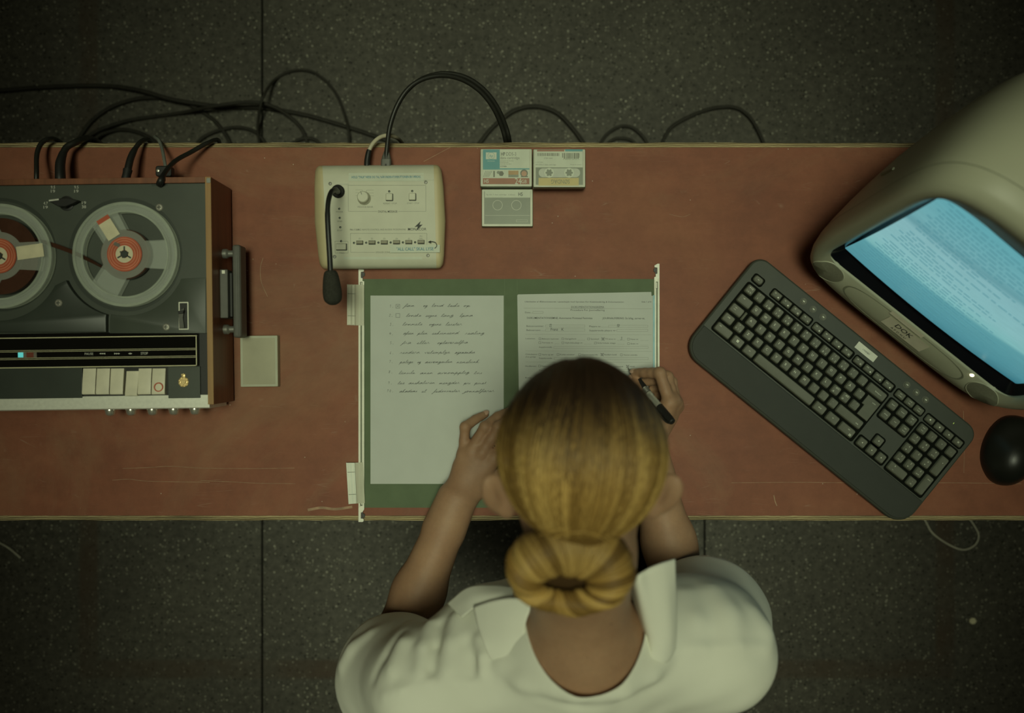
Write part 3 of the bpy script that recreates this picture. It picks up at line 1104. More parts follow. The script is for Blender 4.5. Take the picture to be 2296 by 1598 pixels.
DIGIT = {
    '1': [(.1, 1.2), (.4, 1.7), (.3, 0)], '2': [(.1, 1.3), (.4, 1.7), (.6, 1.2), (.1, 0), (.7, .05)],
    '3': [(.1, 1.6), (.5, 1.6), (.3, .95), (.6, .5), (.3, 0), (0, .2)], '4': [(.3, 1.7), (.05, .7), (.6, .75), (.55, 1.3), (.40, 0)],
    '5': [(.6, 1.6), (.2, 1.6), (.15, .95), (.55, .7), (.4, .05), (.05, .1)], '6': [(.5, 1.7), (.1, .7), (.2, 0), (.5, .3), (.2, .7)],
    '7': [(.05, 1.6), (.6, 1.6), (.2, 0)], '8': [(.5, 1.4), (.2, 1.6), (.2, 1.1), (.5, .6), (.3, 0), (.1, .3), (.6, 1.4)],
    '9': [(.5, 1.4), (.2, 1.6), (.1, 1.1), (.5, 1.2), (.3, 0)], '0': [(.3, 1.6), (.05, .8), (.3, 0), (.6, .8), (.3, 1.6)],
}


def pen_word(b, word, px, py, z, xh, adv, slant=0.62, w=0.00040, tbl=PEN, lift=0.0, rg=None):
    """write a word from photo pixel (px, py) on; xh, adv in metres"""
    pts = []
    x = 0.0
    for ch in word:
        g = tbl[ch]
        wv = max(q[0] for q in g)
        for gx, gy in g:
            jx = rg.uniform(-.04, .04) if rg else 0
            pts.append((x + gx * adv + jx * adv, gy * xh * (1 + (rg.uniform(-.15, .15) if rg else 0))))
        x += wv * adv
    pts = np.array(pts)
    pts[:, 0] += pts[:, 1] * slant
    pts[:, 1] += pts[:, 0] * lift
    s = smooth(np.column_stack([pts, np.zeros(len(pts))]), 4)[:, :2]
    o = P(px, py)
    b.ribbon(s + (o.x, o.y), w, z)


def px_box(b, px, py, size, z, lw=0.0004, mi=0):
    o = P(px, py)
    b.frame(o.x, o.y, size * PX, size * PX, lw, z, mi)


def build_list_sheet():
    z0 = DZ + 0.00335
    c = P(980, 873.5, 0.003)
    t = thing('list_sheet', (c.x, c.y, DZ + 0.0016), 'white sheet with a ten-line handwritten list, on the left of the green folder', 'paper')
    b = MB()
    w, h = 298 * PX, 421 * PX
    n = 14
    # slightly waved sheet
    v, f = [], []
    for j in range(n + 1):
        for i in range(n + 1):
            v.append((c.x - w / 2 + w * i / n, c.y - h / 2 + h * j / n, 0))
    v = np.array(v)
    wave = 0.00025 * np.sin(v[:, 0] * 34 + 1.0) * np.cos(v[:, 1] * 21)
    k = len(v)
    top = v + np.column_stack([np.zeros((k, 2)), z0 - 0.0004 + wave])
    bot = v + np.column_stack([np.zeros((k, 2)), z0 - 0.0007 + wave])
    for j in range(n):
        for i in range(n):
            a = j * (n + 1) + i
            f.append((a, a + 1, a + n + 2, a + n + 1))
            f.append((k + a, k + a + n + 1, k + a + n + 2, k + a + 1))
    rim = [i for i in range(n + 1)] + [j * (n + 1) + n for j in range(1, n + 1)] + [n * (n + 1) + i for i in range(n - 1, -1, -1)] + [j * (n + 1) for j in range(n - 1, 0, -1)]
    for a, d in zip(rim, rim[1:] + rim[:1]):
        f.append((a, k + a, k + d, d))
    b.add(np.concatenate([top, bot]), f)
    obj('sheet', b, 'paper', t)
    b = MB()
    rg = random.Random(3)
    Z = 6.658
    lines = [
        ('1', 360, 195, 185, [('fam', 580), ('og', 858), ('loud', 985), ('beske', 1222), ('op', 1460)]),
        ('2', 350, 330, 333, [('lonske', 605), ('seyne', 893), ('lang', 1125), ('lpma', 1400)]),
        ('3', 362, 465, 463, [('lonmels', 548), ('ogine', 945), ('leister', 1190)]),
        ('4', 355, 603, 597, [('afsen', 563), ('plen', 778), ('sekunsend', 985), ('realing', 1485)]),
        ('5', 365, 740, 738, [('fra', 548), ('eller', 765), ('oplaverselfra', 1070)]),
        ('6', 362, 888, 883, [('rendern', 512), ('velemplye', 875), ('agnmanden', 1330)]),
        ('7', 352, 1018, 1025, [('palege', 510), ('og', 772), ('anvongsulen', 885), ('nemslunk', 1355)]),
        ('8', 345, 1172, 1187, [('lenule', 495), ('anen', 812), ('avnompplig', 1072), ('bri', 1612)]),
        ('9', 338, 1335, 1337, [('les', 480), ('anshaluren', 640), ('mengder', 1095), ('pri', 1465), ('pust', 1625)]),
        ('10', 322, 1455, 1460, [('akademi', 505), ('sl', 830), ('fedorvister', 1012), ('jonnalfarer', 1470)]),
    ]
    nexts = {0: 1560, 1: 1650, 2: 1440, 3: 1770, 4: 1525, 5: 1630, 6: 1690, 7: 1760, 8: 1850, 9: 1920}
    for li, (num, nx, ny, by, words) in enumerate(lines):
        x = nx
        for ch in num:
            pen_word(b, ch, 820 + x / Z, 660 + ny / Z, z0, 0.0024, 0.0036, 0.15, 0.00036, DIGIT)
            x += 36
        b.disc(P(820 + (x + 12) / Z, 0).x, P(0, 660 + ny / Z).y, 0.0004, z0, 0, 8)
        for wi, (wd, wx) in enumerate(words):
            # the word's length follows the room it takes in the line
            end = words[wi + 1][1] - 62 if wi + 1 < len(words) else nexts[li]
            natural = sum(max(q[0] for q in PEN[ch]) for ch in wd)
            adv = (end - wx) / Z * PX / natural
            pen_word(b, wd, 820 + wx / Z, 660 + by / Z, z0, 0.0022, min(adv, 0.0065), 0.62, 0.00036, PEN, 0.02, rg)
    for (px, py, cross) in ((892.6, 686.6, True), (892.6, 707.4, False)):
        px_box(b, px, py, 9.2, z0, 0.0004)
        if cross:
            for s in (-1, 1):
                o = P(px, py)
                b.line(o.x - 0.0018, o.y - s * 0.0018, o.x + 0.0018, o.y + s * 0.0018, 0.0004, z0)
    obj('handwriting', b, 'pen_ink', t)


build_list_sheet()


def build_form():
    ang = math.radians(0.9)
    c = P(1313, 870, 0.003)
    # lower sheets of the stapled form, edges just showing
    def sheet(zb, dx, dy, da, name='sheet'):
        b = MB()
        Rm = Matrix.Translation((c.x + dx, c.y + dy, 0)) @ Matrix.Rotation(ang + da, 4, 'Z')
        b.rbox(0, 0, 299 * PX, 421 * PX, zb, zb + 0.0003, 0.0006, 0.0, 0, X=Rm)
        return b
    for i, (dx, dy, da, lab) in enumerate(((0.0050, -0.0038, -0.004, 'white form page under the printed form, its right edge showing beside the rail'),
                                           (0.0012, 0.0014, 0.003, 'white form page directly beneath the printed form, its top edge showing'))):
        b = sheet(DZ + 0.00200 + i * 0.0004, dx, dy, da)
        solo('form_page', b, 'paper', lab, 'paper', 'pages under the printed form')
    z = DZ + 0.00325
    t = thing('printed_form', (c.x, c.y, DZ + 0.0028), 'white printed form with ticked boxes being filled in by the pen', 'paper', rz=0)
    b = sheet(DZ + 0.00285, 0, 0, 0)
    obj('sheet', b, 'paper', t)
    # blue strip down its right side
    b = MB()
    b.rbox(P(1466.2, 0).x, P(0, 862).y, 5.5 * PX, 400 * PX, DZ + 0.0034, DZ + 0.0036, 0.0004)
    solo('marker_strip', b, 'blue_edge', 'narrow pale blue strip along the right rail of the green folder', 'strip')
    b = MB()
    ZM = 6.947
    def Q(zx, zy):
        return P(1160 + zx / ZM, 650 + zy / ZM)
    def T(txt, zx, zy, w=None, sz=0.0021, mi=0, bold=0.0, shear=0.0):
        o = Q(zx, zy)
        b.text(txt, o.x, o.y, z, sz, mi, 'L', -0.006 * 0 - 0.008 * 0.4, shear, w / ZM * PX if w else None, bold)
    def L(x0, y0, x1, y1, w=0.0003, mi=1):
        p, q = Q(x0, y0), Q(x1, y1)
        b.line(p.x, p.y, q.x, q.y, w, z, mi)
    def R(x0, y0, x1, y1, mi=1, lw=0.00028):
        p, q = Q(x0, y0), Q(x1, y1)
        b.frame((p.x + q.x) / 2, (p.y + q.y) / 2, abs(q.x - p.x), abs(q.y - p.y), lw, z, mi, 0.0006)
    def CB(x, y, tick=False):
        o = Q(x, y)
        b.frame(o.x, o.y, 0.0036, 0.0034, 0.00035, z, 0, 0.0003)
        if tick:
            b.line(o.x - 0.0024, o.y + 0.0026, o.x + 0.0022, o.y - 0.0028, 0.00045, z + 0.0001, 2)
            b.line(o.x - 0.0020, o.y - 0.0026, o.x + 0.0026, o.y + 0.0026, 0.00045, z + 0.0001, 2)
    T('Udarbejdet af Ældreministeriet i samarbejde med Styrelsen For Kvalitetssikring & Dokumentation', 112, 183, 1540, 0.0021, 0, 0.01, 0.2)
    T('Side 1 af 4', 1930, 186, 150, 0.0021, 0, 0.01)
    T('DOKUMENTATIONSSKEMA', 838, 265, 510, 0.0029)
    T('Procedure For Journalføring', 828, 313, 528, 0.0028)
    L(98, 284, 838, 286)
    L(838, 287, 1348, 289, 0.0004, 0)
    L(1348, 290, 2090, 294)
    T('Dato:...', 120, 350, 115, 0.0026)
    R(240, 332, 402, 366)
    T('DOKUMENTATIONSEMNE: Autoriseret Postnatal Festivitas', 150, 436, 1015, 0.0029, 0, 0.012)
    T('JOURNALFØRING: Se bilag, server-et.', 1322, 440, 660, 0.0029, 0, 0.012)
    T('Beboernummer:', 142, 562, 268, 0.0026)
    R(436, 543, 1052, 580)
    T('Beboernavn:.......', 142, 625, 292, 0.0026)
    R(436, 604, 1052, 642)
    T('Plejers nr............', 1118, 567, 295, 0.0026)
    R(1414, 547, 2028, 584)
    T('Supplerende plejers nr.:', 1118, 630, 425, 0.0026)
    R(1546, 612, 2028, 650)
    for y in (690, 948, 1120):
        L(125, y, 2085, y + 8, 0.0002)
    T('Lokation:', 128, 756, 150)
    for x, y, txt, w, tick, ln in ((350, 760, 'Beboers kammer', 262, 0, None), (706, 760, 'Gangafsnit', 178, 0, (935, 1055, 780)), (1105, 762, 'Spisesal', 128, 0, None),
                                   (1330, 762, 'TV-stue nr.', 172, 1, (1552, 1668, 782)), (1726, 766, 'Have nr.', 126, 0, (1912, 2035, 786)),
                                   (348, 820, 'Terrasse nr.', 178, 0, (578, 655, 836)), (706, 822, 'Opholdsudsigt nr.', 282, 0, (1040, 1155, 842)), (1212, 825, 'Solarlokale etage', 282, 0, (1548, 1668, 845)), (1726, 836, 'Skakt nr.', 128, 0, (1912, 2035, 857)),
                                   (348, 1004, 'Varm og tør', 182, 0, None), (632, 1004, 'Kulderystelser', 225, 0, None), (966, 1006, 'Klamtsvedende', 250, 0, None), (1316, 1006, 'Perifert kold', 192, 1, None), (1616, 1010, 'Varmt svende', 215, 0, None),
                                   (346, 1184, 'Naturlige farver', 262, 0, None), (1440, 1190, 'Cyanotisk', 175, 0, None), (1712, 1190, 'Hvid', 74, 1, None)):
        CB(x, y, tick)
        T(txt, x + 32, y, w)
        if ln:
            L(ln[0], ln[2], ln[1], ln[2], 0.0002)
    T('Supplerende:', 336, 888, 208)
    R(565, 878, 2036, 912)
    T('Cirkulation:', 126, 1000, 186)
    T('(hvis gyldig)', 126, 1040, 156, 0.0018, 0, 0, 0.2)
    T('Supplerende:', 336, 1060, 208)
    R(568, 1050, 2036, 1086)
    T('Hudfarver:', 126, 1184, 172)
    T('Supplerende:', 336, 1244, 208)
    R(568, 1234, 2036, 1268)
    T('Ernæring:', 126, 1364, 168)
    for r in range(4):
        y = 1430 + 190 * r
        CB(346, y - 60)
        CB(706, y - 60)
        CB(1105, y - 60)
        R(568, y - 12, 2036, y + 22)
    obj('printing', b, ['dark_ink', 'grey_ink', 'pen_ink'], t)
    b = MB()
    for grp in ((('1', 488, 575), ('3', 505, 575)), (('1', 1538, 578), ('8', 1560, 576)), (('3', 1600, 776),)):
        b = MB()
        for wd, x, y in grp:
            pen_word(b, wd, 1160 + x / ZM, 650 + y / ZM, z, 0.0026, 0.0040, 0.2, 0.00045, DIGIT)
        obj('handwriting', b, 'pen_ink', t)
    b = MB()
    o = Q(515, 612)
    b.text('Franz', o.x, o.y, z, 0.0044, 0, 'L', 0, 0.15, 0.0115)
    o = Q(684, 612)
    b.text('K', o.x, o.y, z, 0.0044, 0, 'L', 0, 0.1)
    obj('handwriting', b, 'pen_ink', t)


build_form()


# ------------------------------------------------------------------ cassette cases
CW, CH, CT = 0.0806, 0.0592, 0.0128


def case_body(parent, face, rim='case_rim'):
    b = MB()
    b.rbox(0, 0, CW, CH, 0.0, CT * 0.46, 0.0016, 0.0006, 0, bot=0.0005)
    obj('tray', b, 'case_solid' if face != 'olive' else 'case_olive', parent, world=False)
    b = MB()
    b.rbox(0, 0, CW - 0.0004, CH - 0.0004, CT * 0.50, CT - 0.0006, 0.0016, 0.0008, 1 if face != 'olive' else 2)
    b.frame(0, 0, CW - 0.0018, CH - 0.0018, 0.0032, CT - 0.00055, 0, 0.0014)
    obj('lid', b, [rim, 'case_solid', 'case_olive'], parent, world=False)


def case_thing(px, py, level, label, face='smoke', group='cassette cases on the desk', rz=0.0, rim='case_rim'):
    c = P(px, py, (level + 1) * CT)
    t = thing('cassette_case', (c.x, c.y, DZ + level * CT), label, 'cassette case', group, rz)
    case_body(t, face, rim)
    return t


def build_cases():
    L = PX * 0.98
    zt = CT - 0.0004
    # right stack, three high (top one last)
    case_thing(1254.8, 378.6, 0, 'clear cassette case at the bottom of the three-high stack by the back desk edge')
    case_thing(1255.0, 378.2, 1, 'clear cassette case in the middle of the three-high stack by the back desk edge')
    t = case_thing(1254.2, 376.8, 2, 'cassette case with barcode card and yellow upside-down day label, topmost of the stack')
    Z = 7.611
    def q(zx, zy, z=zt):
        return ((zx - 1477) / Z * L, -(zy - 478) / Z * L)
    b = MB()
    def rc(x0, y0, x1, y1, z, mi):
        a, c = q(x0, y0), q(x1, y1)
        b.rect((a[0] + c[0]) / 2, (a[1] + c[1]) / 2, abs(c[0] - a[0]), abs(c[1] - a[1]), z, mi)
    rc(1065, 180, 1872, 465, zt, 0)
    rc(1100, 165, 1560, 195, zt + 0.00005, 1)
    rc(1575, 160, 1872, 195, zt + 0.00005, 2)
    x = 1108
    rg = random.Random(4)
    while x < 1478:
        w = rg.choice((8, 12, 18))
        rc(x, 222, min(x + w, 1480), 272, zt + 0.00006, 3)
        x += w + rg.choice((7, 10, 14))
    x = 1525
    while x < 1822:
        w = rg.choice((5, 8, 14, 20))
        rc(x, 222, x + w, 318 if 1545 < x < 1800 else 300, zt + 0.00006, 3)
        x += w + rg.choice((6, 9, 13))
    for txt, zx, zy, w, sz in (('STEM 0606', 1290, 310, 145, 0.0019), ('0 88698 20733 4', 1675, 328, 270, 0.0012), ('1 C5708A', 1140, 378, 130, 0.0012),
                               ('HP DDS-3 data cartridge', 1248, 418, 345, 0.0020), ('Made in Japan', 1755, 416, 190, 0.0014)):
        o = q(zx, zy)
        b.text(txt, o[0], o[1], zt + 0.00006, sz, 3, width=w / Z * L)
    obj('inlay_card', b, ['card_white', 'card_brown', 'card_teal', 'grey_ink'], t, world=False)
    b = MB()
    a, c = q(1125, 642), q(1805, 772)
    b.rect((a[0] + c[0]) / 2, (a[1] + c[1]) / 2, abs(c[0] - a[0]), abs(c[1] - a[1]), zt, 0)
    o = q(1495, 705)
    b.text('SØNDAG', o[0], o[1], zt + 0.00006, 0.0064, 1, rot=math.pi, width=315 / Z * L)
    obj('day_label', b, ['card_yellow', 'grey_ink'], t, world=False)
    b = MB()
    o = q(1478, 555)
    b.rbox(o[0], o[1], 700 / Z * L, 150 / Z * L, zt - 0.0002, zt + 0.00002, 0.009, 0, 0, n=8)
    for zx in (1305, 1643):
        o = q(zx, 555)
        b.disc(o[0], o[1], 0.0075, zt + 0.00004, 1, 28)
        b.disc(o[0], o[1], 0.0042, zt + 0.00008, 2, 20)
        for kk in range(6):
            an = kk * math.pi / 3
            b.disc(o[0] + 0.0042 * math.cos(an), o[1] + 0.0042 * math.sin(an), 0.0016, zt + 0.00009, 2, 10)
    obj('cassette_window', b, ['spool', 'card_white', 'case_solid'], t, world=False)

    # left stack, two high
    case_thing(1135.4, 376.4, 0, 'clear cassette case underneath the teal-carded case by the back desk edge')
    t = case_thing(1135.0, 375.8, 1, 'cassette case with teal and white card and a brown 24GB strip, topmost of two')
    def q(zx, zy, z=zt):
        return ((zx - 575) / Z * L, -(zy - 490) / Z * L)
    b = MB()
    rc(178, 180, 972, 770, zt, 0)
    rc(178, 180, 465, 522, zt + 0.00004, 1)
    rc(466, 500, 972, 520, zt + 0.00004, 1)
    rc(178, 668, 970, 770, zt + 0.00004, 2)
    rc(228, 228, 410, 345, zt + 0.00007, 0)
    o = q(318, 286)
    b.text('hp', o[0], o[1], zt + 0.0001, 0.0042, 1, shear=0.25)
    b.annulus((o[0], o[1]), 0.0050, 0.0054, zt + 0.00008, zt + 0.0001, 28, 1)
    for txt, zx, zy, w, sz, mi, bo in (('invent', 318, 375, 120, 0.0016, 0, 0), ('HP', 522, 255, 70, 0.0054, 3, 0.03), ('DDS-3', 660, 255, 170, 0.0054, 4, 0),
                                       ('data cartridge', 640, 320, 325, 0.0040, 4, 0), ('cartouche de données', 590, 370, 225, 0.0015, 4, 0), ('Datenkassette', 545, 398, 140, 0.0015, 4, 0),
                                       ('cartucho de datos', 572, 425, 190, 0.0015, 4, 0), ('C5708A', 530, 466, 110, 0.0018, 3, 0.01), ('H5', 238, 718, 75, 0.0058, 0, 0.03), ('24', 780, 718, 110, 0.0092, 0, 0), ('GB', 880, 724, 90, 0.0054, 0, 0)):
        o = q(zx, zy)
        b.text(txt, o[0], o[1], zt + 0.0001, sz, mi, width=w / Z * L, bold=bo)
    # four small pictures in a strip
    for x0, x1, mi in ((180, 320, 0), (355, 592, 0), (612, 785, 5), (805, 955, 0)):
        rc(x0, 540, x1, 652, zt + 0.00005, mi)
    for k in range(5):
        a, c = q(185 + 22 * k, 648), q(225 + 26 * k, 545)
        b.line(a[0], a[1], c[0], c[1], 0.0006, zt + 0.00008, 4)
    rc(355, 545, 380, 650, zt + 0.00008, 4)
    o = q(490, 590)
    b.disc(o[0], o[1], 0.0042, zt + 0.00008, 4, 6)
    o = q(440, 570)
    b.disc(o[0], o[1], 0.0026, zt + 0.00009, 6, 6)
    rc(612, 610, 785, 652, zt + 0.00008, 6)
    o = q(880, 585)
    b.disc(o[0], o[1], 0.0060, zt + 0.00007, 4, 20)
    b.disc(o[0], o[1] - 0.0004, 0.0042, zt + 0.0001, 7, 20)
    rc(825, 632, 945, 652, zt + 0.00008, 4)
    obj('inlay_card', b, ['card_white', 'card_teal', 'card_brown', 'dark_ink', 'grey_ink', 'card_gold', 'case_solid', 'card_face'], t, world=False)

    # single case below
    t = case_thing(1137.4, 465.6, 0, 'empty grey-green cassette case with a white top strip, below the teal-carded case')
    def q(zx, zy, z=zt):
        return ((zx - 595) / Z * L, -(zy - 1180) / Z * L)
    b = MB()
    rc(208, 876, 990, 1005, zt, 0)
    for txt, zx, zy, w, sz, mi, bo in (('hp dds 3 data cartridge', 410, 952, 345, 0.0021, 1, 0), ('125m', 670, 955, 115, 0.0020, 1, 0), ('H5', 824, 945, 72, 0.0054, 2, 0.03)):
        o = q(zx, zy)
        b.text(txt, o[0], o[1], zt + 0.00006, sz, mi, width=w / Z * L, bold=bo)
    obj('inlay_card', b, ['card_white', 'grey_ink', 'dark_ink'], t, world=False)
    b = MB()
    for zx in (428, 752):
        o = q(zx, 1135)
        b.annulus((o[0], o[1]), 0.0072, 0.0078, zt - 0.0001, zt + 0.00012, 32, 0)
    for y in (1310,):
        a, c = q(215, y), q(980, y)
        b.line(a[0], a[1], c[0], c[1], 0.0004, zt, 0)
    a, c = q(750, 1385), q(945, 1425)
    b.frame((a[0] + c[0]) / 2, (a[1] + c[1]) / 2, c[0] - a[0], a[1] - c[1], 0.0003, zt, 1)
    obj('case_moulding', b, ['case_rim', 'case_rim'], t, world=False)

    # fourth, beside the tape recorder
    t = case_thing(580.5, 809.5, 0, 'plain olive cassette case lying beside the wooden side of the tape recorder', 'olive', None, math.radians(90.6), 'case_rim')


build_cases()


# ------------------------------------------------------------------ paging console with goose-neck microphone
def build_console():
    hz = 0.040
    c = P(852, 485, 0)
    t = thing('paging_console', (c.x, c.y, DZ), 'ivory desktop paging console with goose-neck microphone and rows of small buttons', 'microphone console')
    Z = 4.44

    def Q(zx, zy, h=hz):
        return P(680 + zx / Z, 340 + zy / Z, h)
    L = PX * (H - hz) / H / Z
    # centre body: a wedge with rolled front and back edges
    def edge_pts(zxs, zys, h):
        return [tuple(Q(x, y, h)) for x, y in zip(zxs, zys)]
    prof = [(1162, 0.002), (1168, 0.008), (1164, 0.020), (1150, 0.027), (1120, 0.0320), (1060, 0.0345), (700, hz - 0.0022), (330, hz), (235, hz), (180, hz - 0.002), (146, hz - 0.008), (134, hz - 0.016), (134, 0.006), (138, 0.002)]
    b = MB()
    rs = []
    for fx in np.linspace(0, 1, 9):
        ring = []
        for zy, h in prof:
            u = (zy - 135) / (1165 - 135)
            x0 = 190 + 58 * u
            x1 = 1298 + 28 * u
            ring.append(tuple(Q(x0 + (x1 - x0) * fx, zy + (fx - 0.5) * -8, h)))
        rs.append(np.array(ring))
    b.rings(rs[::-1], 0)
    obj('panel', b, 'console', t, 40)
    # bulging side cheeks
    for side in (0, 1):
        b = MB()
        rs = []
        for q in np.linspace(0, 1, 9):
            bul = math.sqrt(max(0.0, 1 - q ** 2.6))
            ring = []
            for zy, h in prof:
                u = (zy - 135) / (1165 - 135)
                if side == 0:
                    xi = 192 + 58 * u
                    wid = 74 + 42 * math.sin(math.pi * min(1, u * 0.95)) * 0.75 + 8 * u
                    x = xi - wid * q
                else:
                    xi = 1296 + 28 * u
                    wid = 76 + 42 * math.sin(math.pi * min(1, u * 0.95 + 0.05)) * 0.75 - 4 * u
                    x = xi + wid * q
                ym = 650
                yy = ym + (zy - ym) * (1 - 0.10 * q ** 3.5)
                hh = h * (1 - 0.26 * q ** 3) if h > 0.003 else h
                ring.append(tuple(Q(x, yy + (4 if side == 0 else -4), hh)))
            rs.append(np.array(ring))
        if side == 1:
            rs = rs[::-1]
        b.rings(rs, 0)
        obj('side_cheek', b, 'console_side', t, 50)

    def zat(zy):
        """height of the panel surface"""
        return DZ + np.interp(zy, [180, 235, 330, 700, 1060, 1120], [hz - 0.002, hz, hz, hz - 0.0022, 0.0345, 0.0320]) + 0.00025
    b = MB()
    def T(txt, zx, zy, w, sz, mi=0, bold=0, al='C'):
        o = Q(zx, zy)
        b.text(txt, o.x, o.y, zat(zy), sz, mi, al, 0.006, 0, w * L if w else None, bold)
    def FR(x0, y0, x1, y1, lw=0.0004, r=0.002):
        # drawn as four strokes so that it follows the slope
        p = [Q(x0, y0), Q(x1, y0), Q(x1, y1), Q(x0, y1)]
        for (a, e), (ya, ye) in zip(((p[0], p[1]), (p[1], p[2]), (p[2], p[3]), (p[3], p[0])), ((y0, y0), (y0, y1), (y1, y1), (y1, y0))):
            n = 8
            w2 = lw / 2
            if ya == ye:
                b.add([(a.x, a.y - w2, zat(ya)), (e.x, e.y - w2, zat(ya)), (e.x, e.y + w2, zat(ya)), (a.x, a.y + w2, zat(ya))], [(0, 1, 2, 3)], 0)
            else:
                b.add([(a.x - w2, a.y, zat(ya)), (a.x + w2, a.y, zat(ya)), (e.x + w2, e.y, zat(ye)), (e.x - w2, e.y, zat(ye))], [(0, 1, 2, 3)] if a.y < e.y else [(3, 2, 1, 0)], 0)
    FR(447, 335, 1220, 592)
    FR(466, 810, 1228, 998)
    FR(310, 888, 440, 1004)
    T('MESSAGE BANK', 617, 548, 155, 0.0024)
    T('REPEAT / STOP', 863, 514, 135, 0.0024)
    T('START / STOP', 1092, 512, 122, 0.0024)
    for txt, y in (('POWER', 597), ('SEND', 690), ('BUSY', 780)):
        T(txt, 360, y, 70 if txt == 'POWER' else 50, 0.0022)
    T('TALK', 378, 1003, 50, 0.0022)
    T('PA-1120RC', 518, 773, 110, 0.0025, 1, 0.015)
    T('REMOTE CONTROL AND IN-DESK MICROPHONE', 800, 772, 435, 0.0025)
    T('MONACOR', 1132, 768, 184, 0.0040, 1, 0.02)
    for i in range(5):
        T('Z%d' % (i + 1), 557 + 123 * i, 862, 22, 0.0024)
    T('ALL', 1170, 836, 30, 0.0023)
    T('CALL', 1170, 860, 38, 0.0023)
    # flash emblem above the name
    fl = [(1168, 688), (1105, 748), (1138, 742), (1122, 786), (1188, 722), (1156, 726)]
    b.add([(Q(*q).x, Q(*q).y, zat(q[1])) for q in fl][::-1], [tuple(range(6))], 1)
    # lines round the knob
    for (x0, y0, x1, y1) in ((520, 380, 585, 380), (585, 380, 600, 405), (520, 408, 570, 408), (632, 382, 700, 382), (632, 382, 624, 405), (650, 410, 700, 410), (660, 438, 700, 438), (520, 436, 548, 436)):
        a, e = Q(x0, y0), Q(x1, y1)
        b.line(a.x, a.y, e.x, e.y, 0.0003, zat(y0), 0)
    obj('panel_print', b, ['grey_ink', 'dark_ink'], t)
    for q, txt, sz, wd, mi, bo in (((840, 594, 205, 30), 'DIGITAL MESSAGE', 0.0030, 190, 1, 0.012), ((788, 997, 160, 28), 'SPEAKER ZONE', 0.0025, 145, 2, 0)):
        b = MB()
        o = Q(q[0], q[1])
        b.rect(o.x, o.y, q[2] * L, q[3] * L, zat(q[1]) + 0.0001, 0)
        b.text(txt, o.x, o.y, zat(q[1]) + 0.0003, sz, mi, 'C', 0.006, 0, wd * L, bo)
        obj('caption', b, ['console', 'dark_ink', 'grey_ink'], t)
    # knob
    o = Q(606, 463)
    b = MB()
    b.lathe([(0.0102, 0), (0.0102, 0.002), (0.0092, 0.004), (0.0086, 0.0125), (0.0075, 0.0138), (0.0001, 0.0138)], (o.x, o.y, zat(463)), 40)
    a = Q(588, 415)
    b.line(o.x - 0.0012, o.y + 0.0030, o.x - 0.0030, o.y + 0.0078, 0.0007, zat(463) + 0.01395, 1)
    obj('knob', b, ['console_btn', 'dark_ink'], t)
    for zx, zy in ((858, 453), (1088, 450)):
        o = Q(zx, zy)
        b = MB()
        b.rbox(o.x, o.y, 74 * L, 76 * L, zat(zy) - 0.001, zat(zy) + 0.0003, 0.0014, 0, 1)
        b.rbox(o.x - 0.0003, o.y + 0.0002, 64 * L, 66 * L, zat(zy) - 0.001, zat(zy) + 0.0030, 0.0010, 0.0007, 0)
        obj('button', b, ['console_btn', 'dark_ink'], t)
    o = Q(376, 945)
    b = MB()
    b.rbox(o.x, o.y, 110 * L, 70 * L, zat(945) - 0.001, zat(945) + 0.0003, 0.0010, 0, 1)
    b.rbox(o.x - 0.0004, o.y + 0.0002, 98 * L, 60 * L, zat(945) - 0.001, zat(945) + 0.0032, 0.0010, 0.0008, 0)
    obj('button', b, ['console_btn', 'dark_ink'], t)
    for i in range(6):
        o = Q(558 + 122.4 * i, 902 - 1.2 * i)
        b = MB()
        zz = zat(902)
        b.rbox(o.x, o.y, 70 * L, 42 * L, zz - 0.001, zz + 0.0004, 0.0007, 0, 1)
        b.rbox(o.x, o.y + 0.0004, 64 * L, 30 * L, zz - 0.001, zz + 0.0028, 0.0008, 0.0006, 0)
        obj('zone_button', b, ['console_key', 'dark_ink'], t)
    for zx, zy in [(500 + 122.2 * i, 904 - 1.2 * i) for i in range(6)] + [(856, 395), (1085, 391), (357, 567), (361, 657), (366, 750), (372, 887)]:
        o = Q(zx, zy)
        b = MB()
        b.lathe([(0.0017, -0.001), (0.0017, 0.0003), (0.0014, 0.0009), (0.0001, 0.0012)], (o.x, o.y, zat(zy)), 14)
        obj('indicator_lamp', b, 'led_off', t)
    for zx, zy in ((268, 318), (1220, 305), (304, 1040), (1238, 1028)):
        o = Q(zx, zy)
        b = MB()
        b.lathe([(0.0026, -0.001), (0.0026, 0.0003), (0.0019, 0.0009), (0.0009, 0.0010), (0.0006, 0.0003), (0.0001, 0.0003)], (o.x, o.y, zat(zy)), 18)
        obj('screw', b, 'zinc', t)
    # paper strips taped on
    for (x0, y0, x1, y1, d, mi) in ((452, 212, 1200, 293, 0.0003, 0), (333, 180, 455, 330, 0.0005, 1), (1182, 140, 1300, 288, 0.0005, 1), (395, 1042, 1180, 1068, 0.0003, 0)):
        p = []
        for (x, y) in ((x0, y1), (x1, y1), (x1, y0), (x0, y0)):
            o = Q(x, y)
            p.append((o.x, o.y, (zat(y) if y > 180 else DZ + hz - 0.0078) + d))
        b = MB()
        b.add(p, [(0, 1, 2, 3)], 0)
        if x0 == 452:
            o = Q(825, 252)
            b.text('HOLD "TALK" NEDE OG TAL NÅR INDIKATORBUTTONEN ER FÆRDIG', o.x, o.y, zat(250) + 0.0004, 0.0034, 1, 'C', 0.006, 0, 685 * L, 0.014)
        obj('adhesive_tape' if mi else 'paper_strip', b, ['tape_strip' if mi else 'card_white', 'blue_ink'], t)
    b = MB()
    p = []
